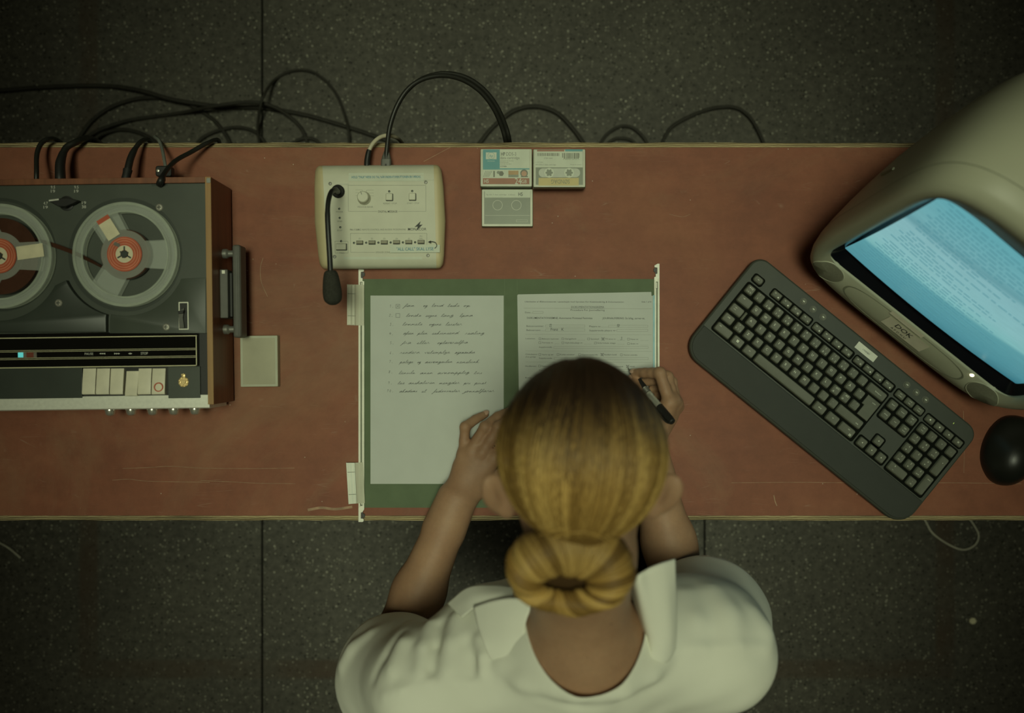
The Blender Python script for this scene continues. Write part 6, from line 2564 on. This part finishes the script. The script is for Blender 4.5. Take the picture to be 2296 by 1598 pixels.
def hand_prims(fg, wr, left):
    pr = []
    pts = {k: [PN(*q) for q in v] for k, v in fg.items()}
    # palm: a fan of short rods from the wrist to every knuckle, blended together
    for k in ('little', 'ring', 'middle', 'index'):
        m = pts[k][0]
        pr.append(cone(wr, m, 0.0160, FR[k][0] * 1.06, 0.009))
    pr.append(cone((wr * 0.6 + pts['little'][0] * 0.4) - np.array([0, 0, .004]), (pts['little'][0] * 0.7 + wr * 0.3) - np.array([0, 0, .004]), 0.0145, 0.0120, 0.012))
    pr.append(cone(wr * 0.75 + pts['thumb'][0] * 0.25, pts['thumb'][0], 0.0165, 0.0150, 0.014))
    pr.append(cone(pts['thumb'][0], pts['index'][0] * 0.75 + pts['thumb'][0] * 0.25, 0.0115, 0.0075, 0.012))
    for k in ('thumb', 'little', 'ring', 'middle', 'index'):
        p, r = pts[k], FR[k]
        for i in range(3):
            ra, rb = r[i], r[i + 1]
            kk = 0.0040 if i == 0 else 0.0022
            mid = (p[i] + p[i + 1]) / 2
            pr.append(cone(p[i], mid, ra, (ra + rb) / 2 * 0.965, kk if i == 0 else 0.0025))
            pr.append(cone(mid, p[i + 1], (ra + rb) / 2 * 0.965, rb, 0.0025))
        # bony knuckle swellings
        pr.append(ell(p[1] + np.array([0, 0, .0008]), (r[1] * 1.05,) * 3, None, 0.003))
        if k != 'thumb':
            pr.append(ell(p[0] + np.array([0, 0, .0030]), (r[0] * 0.95,) * 3, None, 0.007))
    return pr


def body_prims():
    pr = []
    Rt = rotx(math.radians(-22))
    # pelvis, belly, chest
    pr += [ell(W(HIPX, -.585, -.185), (.165, .125, .115), None, .04),
           ell(W(.100, -.535, -.03), (.138, .098, .17), Rt, .05),
           ell(W(.076, -.462, .145), (.155, .108, .160), Rt, .05)]
    # shoulder girdle and neck
    c7 = W(.082, -.345, .318)
    pr += [cone(c7, LSH, .050, .050, .04), cone(c7, RSH, .050, .050, .04),
           cone(W(.082, -.375, .275), c7, .075, .055, .04),
           cone(NECK0, NECK1, .060, .054, .03), cone(NECK1, head(0, -.018, -.045), .054, .058, .03)]
    # arms
    for s, e, w_ in ((LSH, LEL, LWR), (RSH, REL, RWR)):
        mid = e * .62 + w_ * .38
        pr += [cone(s, e, .048, .042, .03), cone(e, mid, .0425, .0385, .02), cone(mid, w_, .0385, .0270, .02),
               ell(e + np.array([0, -.006, -.008]), (.037, .036, .038), None, .02)]
        d = (w_ - e) / np.linalg.norm(w_ - e)
        sd = np.array([d[1], -d[0], 0])
        for k in (-1, 1):
            pr.append(cone(w_ - d * .05 + sd * k * .008, w_ + sd * k * .0095, .024, .0195, .012))
    # head: skull, face, jaw, nose, lips, ears
    pr += [ell(head(0, -.004, .003), (.0745, .0900, .0800), HR, .02),
           ell(head(0, .034, -.052), (.0560, .0590, .0720), HR, .03),
           cone(head(-.038, .010, -.075), head(0, .072, -.108), .022, .017, .02),
           cone(head(.038, .010, -.075), head(0, .072, -.108), .022, .017, .02),
           cone(head(0, .090, -.008), head(0, .109, -.050), .0075, .0105, .008),
           ell(head(0, .098, -.053), (.0155, .0110, .0085), HR, .006),
           cone(head(-.036, .0865, .006), head(-.012, .0925, .004), .007, .0075, .008),
           cone(head(.036, .0865, .006), head(.012, .0925, .004), .007, .0075, .008),
           cone(head(-.020, .088, -.0755), head(.020, .088, -.0755), .0050, .0050, .004),
           cone(head(-.017, .087, -.0835), head(.017, .087, -.0835), .0058, .0058, .003)]
    for s in (-1, 1):
        pr.append(ell(head(s * .030, .0905, -.012), (.0150, .0110, .0085), HR, .006, True))
    for s in (-1, 1):
        # ears stand off the head: rim, lobe, hollow
        er = math.radians(28) * s
        ax = HX * math.cos(er) - HF * math.sin(er) * 1.0
        nr = HX * math.sin(er) + HF * math.cos(er)
        tl = math.radians(24) * s
        up = HU * math.cos(tl) + ax * math.sin(tl)
        ax = ax * math.cos(tl) - HU * math.sin(tl)
        Re = np.array([ax, nr, up])
        pr += [ell(head(s * .0850, -.014, -.044), (.0165, .0068, .0270), Re, .004),
               ell(head(s * .0755, -.010, -.066), (.0085, .0065, .0110), Re, .006)]
        pr.append(ell(head(s * .0875, -.014, -.043) + nr * .0085, (.0110, .0070, .0210), Re, .003, True))
        pr.append(ell(head(s * .0835, -.014, -.043) - nr * .0085, (.0040, .0055, .0170), Re, .003, True))
    # legs under the desk, feet on the floor
    for s in (-1, 1):
        hip, kn = W(HIPX + s * .075, -.565, -.215), W(HIPX + s * .068, -.155, -.225)
        an, toe = W(HIPX + s * .075, -.205, -.655), W(HIPX + s * .085, -.055, -.706)
        pr += [cone(hip, kn, .072, .050, .03), cone(kn, an, .050, .034, .03), cone(an, toe, .036, .026, .02), cone(an, an + np.array([0, -.03, -.04]), .033, .026, .02)]
    pr += hand_prims(FINGERS_L, LWR, True) + hand_prims(FINGERS_R, RWR, False)
    return pr


def nail(b, fg, k, tilt, X=None):
    p = [PN(*q) for q in fg[k]]
    d = p[3] - p[2]
    d /= np.linalg.norm(d)
    side = np.cross(d, tilt)
    side /= np.linalg.norm(side)
    up = np.cross(side, d)
    if np.dot(up, tilt) < 0:
        up = -up
    r = FR[k][3]
    c = p[3] + up * r * 0.70 - d * 0.0002
    n, m = 10, 6
    rs = []
    for j in range(m + 1):
        q = j / m
        ring = []
        for i in range(n):
            a = 2 * math.pi * i / n
            x, y = 0.80 * r * math.cos(a) * math.cos(q * 1.5), 1.15 * r * math.sin(a) * math.cos(q * 1.5)
            ring.append(c + side * x + d * y + up * (0.30 * r * math.sin(q * 1.5) - 0.10 * r * (math.cos(a) * math.cos(q * 1.5)) ** 2))
        rs.append(np.array(ring))
    b.rings(rs, 1, True, True)


PERSON = thing('person', (HIPX, -0.585, 0.0), 'person with blonde hair in a bun and white shirt, bent over the papers and writing', 'person')


def build_body():
    v, f = sdf_mesh(body_prims(), 0.0027)
    b = MB()
    b.add(v, f)
    for k, tl in (('little', (-.3, .5, 1.0)), ('ring', (-.2, .3, 1.0)), ('middle', (-.1, .3, 1)), ('index', (0, .2, 1))):
        nail(b, FINGERS_L, k, np.array(tl, float))
    nail(b, FINGERS_R, 'index', np.array([-.4, .6, .7]))
    nail(b, FINGERS_R, 'thumb', np.array([-.9, -.3, .4]))
    obj('body', b, ['skin', 'nail'], PERSON, 180)
    for s in (-1, 1):
        b = MB()
        X = Matrix.Translation(head(s * .030, .0800, -.012))
        g = np.linspace(0, math.pi, 9)
        b.lathe([(0.0122 * math.sin(a), -0.0122 * math.cos(a)) for a in g], n=18, X=X)
        iri = Matrix.Translation(head(s * .030, .0800, -.012) + HF * .0108) @ Vector(HF).to_track_quat('Z', 'Y').to_matrix().to_4x4()
        b.lathe([(0.0052, 0.0), (0.0045, 0.0012), (0.0001, 0.0016)], n=18, mi=1, X=iri)
        obj('eye', b, ['eye', 'iris'], PERSON, 60)
        b = MB()
        pts = [head(s * (.014 + .026 * q), .0975 - .010 * q * q, .011 + .005 * math.sin(q * 2.6)) for q in np.linspace(0, 1, 7)]
        b.tube(pts, [.0012, .0022, .0026, .0025, .0021, .0016, .0008], 8, flat=0.7)
        obj('eyebrow', b, 'hair_base_dark', PERSON, 60)
    # a short dark drop earring below the right ear
    b = MB()
    p = head(.0815, -.006, -.076)
    b.tube([p, p + (-.001, -.001, -.006), p + (-.002, -.003, -.014)], [.0013, .0022, .0016], 8)
    obj('earring', b, 'red_dark', PERSON, 60)


M['hair_base_dark'] = mat('eyebrow_hair', (0.09, 0.055, 0.025), 0.7)
M['red_dark'] = mat('dark_red_earring', (0.16, 0.03, 0.02), 0.35)


# ---- shirt
SHIRT_L = LSH + (LEL - LSH) * .62 + np.array([-.014, -.020, 0])
SHIRT_R = RSH + (REL - RSH) * .62 + np.array([.018, -.008, 0])


def shirt_prims():
    Rt = rotx(math.radians(-22))
    c7 = W(.082, -.350, .305)
    return [ell(W(.100, -.530, -.05), (.172, .140, .22), Rt, .05),
            ell(W(.074, -.458, .140), (.182, .137, .182), Rt, .05),
            cone(c7, LSH, .066, .070, .05), cone(c7, RSH, .066, .070, .05),
            cone(W(.082, -.395, .262), c7, .088, .066, .05),
            cone(LSH, SHIRT_L, .068, .088, .03), cone(RSH, SHIRT_R, .070, .094, .035),
            cone(W(-.03, -.370, .232), W(.02, -.355, .248), .072, .074, .03), cone(W(.15, -.360, .246), W(.232, -.357, .236), .074, .072, .03)]


SHIRT = shirt_prims()
CAM = np.array([0, 0, DZ + H])


def shirt_hit(px, py, extra=None):
    """where the sight line through a photo pixel meets the cloth"""
    d = PN(px, py, 0) - CAM
    d /= np.linalg.norm(d)
    t = 0.75
    for _ in range(80):
        p = (CAM + d * t)[None]
        s = float(sdf_eval(SHIRT, p)[0])
        t += s * 0.8
        if abs(s) < 2e-4 or t > 2.2:
            break
    return CAM + d * t


def build_shirt():
    # cloth folds: (pixel path, height, width)
    F = []
    def fold(pts, amp, wid):
        q = [shirt_hit(*p) for p in pts]
        for a, c in zip(q, q[1:]):
            F.append((a, c, amp, wid))
    fold([(930, 1392), (905, 1440), (878, 1500)], .0055, .009)
    fold([(965, 1400), (950, 1450), (940, 1505)], .0060, .009)
    fold([(900, 1420), (860, 1470), (835, 1520)], -.0045, .008)
    fold([(1020, 1385), (1010, 1440), (1002, 1500)], .0050, .010)
    fold([(985, 1400), (975, 1450), (968, 1500)], -.0050, .008)
    fold([(1046, 1440), (1056, 1480), (1060, 1512)], -.0055, .007)
    fold([(1075, 1430), (1082, 1470), (1078, 1508)], .0045, .007)
    fold([(830, 1420), (790, 1455), (768, 1490)], .0060, .012)
    fold([(860, 1560), (900, 1545), (960, 1530), (1060, 1528)], .0022, .006)
    fold([(1180, 1530), (1290, 1558), (1400, 1548), (1465, 1510), (1490, 1480)], .0065, .011)
    fold([(1195, 1552), (1290, 1580), (1400, 1572), (1470, 1535)], -.0028, .009)
    fold([(1120, 1490), (1160, 1525), (1190, 1545)], .0045, .009)
    fold([(1540, 1330), (1562, 1390), (1552, 1440)], .0042, .015)
    fold([(1600, 1325), (1634, 1372), (1640, 1440)], .0048, .016)
    fold([(1690, 1370), (1715, 1410), (1722, 1450)], .0045, .014)
    fold([(1500, 1462), (1580, 1452), (1660, 1448), (1712, 1450)], .0026, .006)
    fold([(1040, 1340), (1090, 1330), (1130, 1335)], .0060, .012)
    def extra(p, d):
        for a, c, amp, wid in F:
            lo, hi = np.minimum(a, c) - 3 * wid, np.maximum(a, c) + 3 * wid
            m = ((p > lo) & (p < hi)).all(1)
            if not m.any():
                continue
            q = p[m]
            ac = c - a
            t = np.clip(((q - a) @ ac) / (ac @ ac + 1e-9), 0, 1)
            e = np.linalg.norm(q - a - t[:, None] * ac, axis=1)
            d[m] -= amp * np.exp(-(e / wid) ** 2)
        # slight limpness everywhere
        d -= 0.0012 * np.sin(p[:, 0] * 71 + 2.0 * np.sin(p[:, 1] * 37)) * np.sin(p[:, 1] * 59 + p[:, 2] * 43)
        return d
    v, f = sdf_mesh(SHIRT, 0.0045, extra)
    def neck(p):
        e = np.sqrt(((p[:, 0] - .086) / .073) ** 2 + ((p[:, 1] + .287) / .090) ** 2) - 1
        return np.maximum(e * .08, (DZ + .15 + 1.1 * np.abs(p[:, 0] - .086)) - p[:, 2])
    v, f = clip_mesh(v, f, neck)
    v, f = clip_mesh(v, f, lambda p: p[:, 2] - (DZ - .235))
    for sh, el, s in ((LSH, SHIRT_L, -1), (RSH, SHIRT_R, 1)):
        d = (el - sh) / np.linalg.norm(el - sh)
        L = np.linalg.norm(el - sh) + .012
        def slv(p, sh=sh, d=d, L=L, s=s):
            q = (p - sh) @ d
            off = p - sh - q[:, None] * d
            out = off[:, 0] * s
            near = (np.linalg.norm(off, axis=1) < .125) & (out > -.045)
            return np.where(near, L - q, .05)
        v, f = clip_mesh(v, f, slv)
    o = obj_raw('shirt', v, f, 'shirt', PERSON, None, 180)
    m = o.modifiers.new('cloth', 'SOLIDIFY')
    m.thickness = 0.0016
    m.offset = -1
    return o


def lofted_patch(rows, n=14):
    """surface through rows of 3-D control points"""
    g = [smooth(r, n) for r in rows]
    g = np.array(g)
    cols = [smooth(g[:, i], n) for i in range(g.shape[1])]
    return np.array(cols).transpose(1, 0, 2)


def build_collar():
    def flap(rows, parent):
        g = lofted_patch([[PN(*q) for q in r] for r in rows], 8)
        a, c = g.shape[:2]
        v = g.reshape(-1, 3)
        f = [(i * c + j, i * c + j + 1, (i + 1) * c + j + 1, (i + 1) * c + j) for i in range(a - 1) for j in range(c - 1)]
        nrm = np.cross(g[1, 0] - g[0, 0], g[0, 1] - g[0, 0])
        if nrm[2] < 0:
            f = [q[::-1] for q in f]
        o = obj_raw('collar_flap', v, f, 'shirt', parent, None, 180)
        m = o.modifiers.new('cloth', 'SOLIDIFY')
        m.thickness = 0.0022
        m.offset = 0
        return o
    # right flap stands up towards the front, its point by the right arm
    flap([[(1414, 1326, .325), (1438, 1398, .334), (1454, 1452, .338), (1448, 1490, .340)],
          [(1424, 1296, .385), (1446, 1390, .362), (1460, 1450, .356), (1450, 1490, .350)],
          [(1450, 1276, .384), (1474, 1380, .368), (1484, 1446, .360), (1478, 1492, .351)],
          [(1483, 1262, .378), (1498, 1360, .366), (1504, 1430, .358), (1500, 1478, .349)],
          [(1513, 1253, .366), (1515, 1330, .354), (1516, 1400, .350), (1514, 1452, .346)]], PERSON)
    # left flap lies flat, its point towards the left arm
    flap([[(1196, 1352, .350), (1180, 1392, .350), (1176, 1432, .352), (1186, 1478, .350)],
          [(1152, 1340, .338), (1140, 1390, .343), (1140, 1440, .347), (1150, 1492, .345)],
          [(1104, 1346, .326), (1102, 1396, .334), (1110, 1446, .342), (1122, 1488, .341)],
          [(1062, 1360, .313), (1072, 1404, .326), (1086, 1444, .338), (1098, 1474, .338)]], PERSON)
    # left lapel turned out in front
    flap([[(1150, 1318, .306), (1100, 1313, .296), (1048, 1318, .281), (1004, 1352, .256)],
          [(1150, 1336, .324), (1104, 1332, .314), (1058, 1340, .298), (1020, 1368, .276)],
          [(1148, 1356, .333), (1106, 1352, .323), (1066, 1362, .307), (1036, 1384, .293)]], PERSON)


# ---- hair
def hair_point(x, f, u, r=1.0):
    """direction in head axes -> point on the hair surface"""
    d = np.array([x, f, u], float)
    d /= np.linalg.norm(d)
    k = 1 / math.sqrt((d[0] / .0840) ** 2 + (d[1] / .0980) ** 2 + (d[2] / .0895) ** 2)
    k *= r
    # shallow dip along the parting
    k *= 1 - 0.020 * math.exp(-((d[0] + .09) / .07) ** 2) * max(0.0, min(1.0, (d[2] * .9 + d[1] * .5 - .60) * 3.0))
    q = d * k
    # the head of hair narrows a little towards the crown
    q[0] *= 1 - .16 * max(0.0, q[2] / .0895) ** 2
    return head(*q)


BUN = W(0.0575, -0.2090, 0.4900)
EDIR = np.array([-.10, -.50, -.86])
EDIR = EDIR / np.linalg.norm(EDIR)


def root_mix(p, j=0.0):
    """0 at the dark grown-out roots in front, 1 in the blonde lengths"""
    return float(np.clip((-p[1] - .046 + j) / .055, 0, 1))


def strands_mesh(name, strands, m, parent, ns=5):
    """many thin tapering locks in one mesh; each is (path, radius, tone, rootmix list)"""
    vs, fs, tone = [], [], []
    n0 = 0
    a = np.linspace(0, 2 * math.pi, ns, endpoint=False)
    for path, rad, tn, rm in strands:
        p = np.asarray(path)
        k = len(p)
        t = np.gradient(p, axis=0)
        t /= np.linalg.norm(t, axis=1)[:, None] + 1e-12
        ref = np.array([0.31, 0.17, 0.93])
        u = np.cross(t, ref)
        u /= np.linalg.norm(u, axis=1)[:, None] + 1e-12
        w = np.cross(t, u)
        r = rad * np.interp(np.linspace(0, 1, k), [0, .08, .9, 1], [.4, 1, 1, .5])
        ring = p[:, None, :] + r[:, None, None] * (np.cos(a)[None, :, None] * u[:, None, :] + np.sin(a)[None, :, None] * w[:, None, :])
        vs.append(ring.reshape(-1, 3))
        i = np.arange(k - 1)[:, None] * ns
        j = np.arange(ns)[None, :]
        j2 = (j + 1) % ns
        q = np.stack([i + j, i + j2, i + ns + j2, i + ns + j], -1).reshape(-1, 4) + n0
        fs.append(q)
        c = np.zeros((k, ns, 4))
        c[..., 0] = tn
        c[..., 1] = np.asarray(rm)[:, None]
        c[..., 3] = 1
        tone.append(c.reshape(-1, 4))
        n0 += k * ns
    v, f = np.concatenate(vs), np.concatenate(fs)
    o = obj_raw(name, v, f, m, parent, None, 180)
    set_tone(o, np.concatenate(tone))
    return o


def set_tone(o, c):
    at = o.data.color_attributes.new('tone', 'FLOAT_COLOR', 'POINT')
    at.data.foreach_set('color', np.asarray(c, np.float32).ravel())


def build_hair():
    rg = random.Random(21)
    g = thing_part('hair', PERSON)
    # under-layer that closes the head of hair
    pr = [ell(head(.012, -.003, .003), (.0580, .0905, .0822), HR, .006), ell(head(-.014, -.003, .003), (.0560, .0900, .0818), HR, .006),
          ell(head(0, -.005, -.010), (.0795, .0890, .0700), HR, .006),
          cone(head(0, -.040, -.040), BUN + (BUN - HC) * -.10 - np.array([0, 0, .026]), .042, .030, .02)]
    v, f = sdf_mesh(pr, 0.004)
    def hairline(p):
        l = (p - HC) @ HR.T
        a = np.interp(l[:, 2], [-.100, -.058, -.025, .005, .036, .058, .068], [-.050, -.040, -.006, .022, .056, .080, .2])
        return a - l[:, 1]
    v, f = clip_mesh(v, f, hairline)
    o = obj_raw('under_hair', v, f, 'hair_base', g, None, 180)
    c = np.zeros((len(v), 4))
    c[:, 0] = 0.22
    c[:, 1] = np.clip((-v[:, 1] - .046) / .055, 0, 1)
    c[:, 3] = 1
    set_tone(o, c)
    # combed locks: great arcs from hairline and parting to the tie at the nape
    st = []
    locks = [rg.uniform(.15, 1.0) for _ in range(46)]
    for i in range(4400):
        # starting direction in head axes, thickest on the visible crown
        az = rg.uniform(-math.pi, math.pi)
        pol = rg.uniform(0.0, 1.0)
        x, fo = math.sin(az), math.cos(az)
        s = np.array([x * (.25 + .75 * pol), fo * (.25 + .75 * pol) * .9, 1.05 - 1.05 * pol ** 1.6])
        s /= np.linalg.norm(s)
        l = np.array([s[0] * .084, s[1] * .098, s[2] * .0895])
        if l[1] > np.interp(l[2], [-.100, -.058, -.025, .005, .036, .058, .068], [-.050, -.040, -.008, .020, .054, .078, .2]):
            continue
        om = math.acos(max(-1, min(1, float(s @ EDIR))))
        if om < .25:
            continue
        t1 = rg.uniform(.55, .97)
        k = 22
        lay = rg.uniform(-.003, .010)
        path = []
        wob = rg.uniform(-.012, .012)
        via = 1.5 * min(1.0, max(0.0, (om - 1.5) / 1.2))
        mid = np.array([s[0] * .9, -.30, .85])
        for t in np.linspace(0, t1, k):
            d = (1 - t) ** 2 * s + 2 * t * (1 - t) * via * mid + t * t * EDIR
            d = d / np.linalg.norm(d)
            d = d + HXl * wob * math.sin(t * 5)
            path.append(hair_point(d[0], d[1], d[2], 1.010 + lay))
        path = np.array(path)
        pl = (path - HC) @ HR.T
        if (pl[:, 1] > np.interp(pl[:, 2], [-.100, -.058, -.025, .005, .036, .058, .068], [-.050, -.040, -.004, .026, .060, .084, .2])).any():
            continue
        side = int((math.atan2(s[0], -s[1] + s[2]) / math.pi + 1) / 2 * 45.99)
        tn = float(np.clip(.58 * locks[side] + .42 * rg.random() + rg.uniform(-.08, .08), 0, 1))
        j = rg.uniform(-.018, .018)
        st.append((path, rg.uniform(.0006, .0012), tn, [root_mix(q, j) for q in path]))
    strands_mesh('combed_locks', st, 'hair', g)
    # the tie: one thick lock wound across the base of the bun
    st = []
    base = [(1212, 1196, .500), (1240, 1182, .520), (1268, 1175, .532), (1302, 1172, .535), (1336, 1182, .530), (1364, 1202, .517), (1384, 1228, .498)]
    bp = smooth([PN(*q) for q in base], 4)
    for i in range(110):
        o = np.array([rg.gauss(0, .0022), rg.gauss(0, .0042), rg.gauss(0, .0028)])
        i0 = rg.randint(0, 8)
        i1 = rg.randint(len(bp) - 9, len(bp))
        seg = bp[i0:i1] + o
        st.append((seg, rg.uniform(.0007, .0012), rg.uniform(.35, 1.0), [1.0] * len(seg)))
    strands_mesh('wound_lock', st, 'hair', g)
    # bun: hair drawn over a ring and tucked into its middle
    gb = thing_part('bun', PERSON)
    A = np.array([-.03, -.30, .95])
    A /= np.linalg.norm(A)
    E1 = np.array([1.0, 0, 0]) - A * A[0]
    E1 /= np.linalg.norm(E1)
    E2 = np.cross(A, E1)
    def bun_pt(phi, th, rr=1.0):
        """ring of hair whose opening lies low in the middle; th runs from the outside over the top into the opening"""
        c_, s_ = math.cos(phi), math.sin(phi)
        out = E1 * (.0625 * c_) + E2 * (.0500 * s_)
        hol = E1 * (.0225 * c_ - .005) + E2 * (.0105 * s_ - .0135)
        mid, half = (out + hol) / 2, (out - hol) / 2
        hgt = min(float(np.linalg.norm(half)) * 1.05, .0225)
        return BUN + mid + half * (rr * math.cos(th)) + A * (hgt * rr * math.sin(th))
    v = np.array([bun_pt(p_, t_, .90) for p_ in np.linspace(0, 2 * math.pi, 48, endpoint=False) for t_ in np.linspace(0, 2 * math.pi, 20, endpoint=False)])
    f = [(i * 20 + j, ((i + 1) % 48) * 20 + j, ((i + 1) % 48) * 20 + (j + 1) % 20, i * 20 + (j + 1) % 20) for i in range(48) for j in range(20)]
    b = MB()
    b.add(v, f)
    dk = MB()
    pv, pf = sdf_mesh([ell(BUN - A * .016, (.052, .040, .011), np.array([E1, E2, A]), .01)], .004)
    b.add(pv, pf)
    o = obj('bun_core', b, 'hair_base', gb, 180)
    n = len(o.data.vertices)
    c = np.zeros((n, 4))
    c[:, 0] = .05
    c[:, 1] = .5
    c[:, 3] = 1
    set_tone(o, c)
    st = []
    lk = [rg.uniform(.1, 1.0) for _ in range(30)]
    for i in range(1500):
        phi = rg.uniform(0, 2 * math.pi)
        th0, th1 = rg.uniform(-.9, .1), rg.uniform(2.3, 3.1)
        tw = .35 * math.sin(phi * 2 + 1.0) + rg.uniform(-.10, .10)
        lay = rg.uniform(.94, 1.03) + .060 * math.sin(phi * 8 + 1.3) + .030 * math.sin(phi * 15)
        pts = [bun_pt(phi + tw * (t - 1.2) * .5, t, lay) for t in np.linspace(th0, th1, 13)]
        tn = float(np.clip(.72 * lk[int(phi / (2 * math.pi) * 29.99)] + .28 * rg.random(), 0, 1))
        up = max(0.0, math.sin(phi))  # upper bun locks turn dark brown towards their outer ends
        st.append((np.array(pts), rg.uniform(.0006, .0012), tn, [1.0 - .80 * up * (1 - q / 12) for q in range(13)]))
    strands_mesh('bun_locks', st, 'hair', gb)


HXl = np.array([1.0, 0, 0])


def build_legs_clothes():
    pr = []
    for s in (-1, 1):
        hip, kn = W(HIPX + s * .075, -.565, -.215), W(HIPX + s * .068, -.155, -.225)
        an = W(HIPX + s * .075, -.205, -.640)
        pr += [cone(hip, kn, .079, .058, .03), cone(kn, an, .058, .046, .03)]
    pr += [ell(W(HIPX, -.585, -.185), (.174, .134, .118), None, .04)]
    v, f = sdf_mesh(pr, 0.006)
    v, f = clip_mesh(v, f, lambda p: p[:, 2] - .115)
    o = obj_raw('trousers', v, f, 'trouser', PERSON, None, 180)
    m = o.modifiers.new('cloth', 'SOLIDIFY')
    m.thickness = 0.002
    m.offset = -1
    for s in (-1, 1):
        an, toe = W(HIPX + s * .075, -.205, -.655), W(HIPX + s * .085, -.055, -.700)
        v, f = sdf_mesh([cone(an, toe, .046, .036, .02), cone(an, an + np.array([0, -.035, -.045]), .044, .036, .02), cone(W(HIPX + s * .082, -.09, -.707), W(HIPX + s * .088, -.03, -.712), .034, .028, .02)], .005)
        v, f = clip_mesh(v, f, lambda p: p[:, 2] - .0005)
        v, f = clip_mesh(v, f, lambda p: .125 - p[:, 2])
        o = obj_raw('shoe', v, f, 'shoe', PERSON, None, 180)
    # stool under the sitter
    t = thing('stool', (HIPX, -.585, 0), 'plain round wooden stool under the seated person', 'stool')
    b = MB()
    b.lathe([(.150, .400), (.156, .404), (.156, .424), (.150, .430), (.0001, .4285)], (HIPX, -.600, 0), 40)
    obj('seat', b, 'stool', t)
    for i in range(4):
        a = math.pi / 4 + i * math.pi / 2
        b = MB()
        b.tube([(HIPX + .105 * math.cos(a), -.600 + .105 * math.sin(a), .402), (HIPX + .15 * math.cos(a), -.600 + .15 * math.sin(a), 0.0)], [.016, .013], 12)
        obj('leg', b, 'stool', t)


build_body()
build_shirt()
build_collar()
build_hair()
build_legs_clothes()
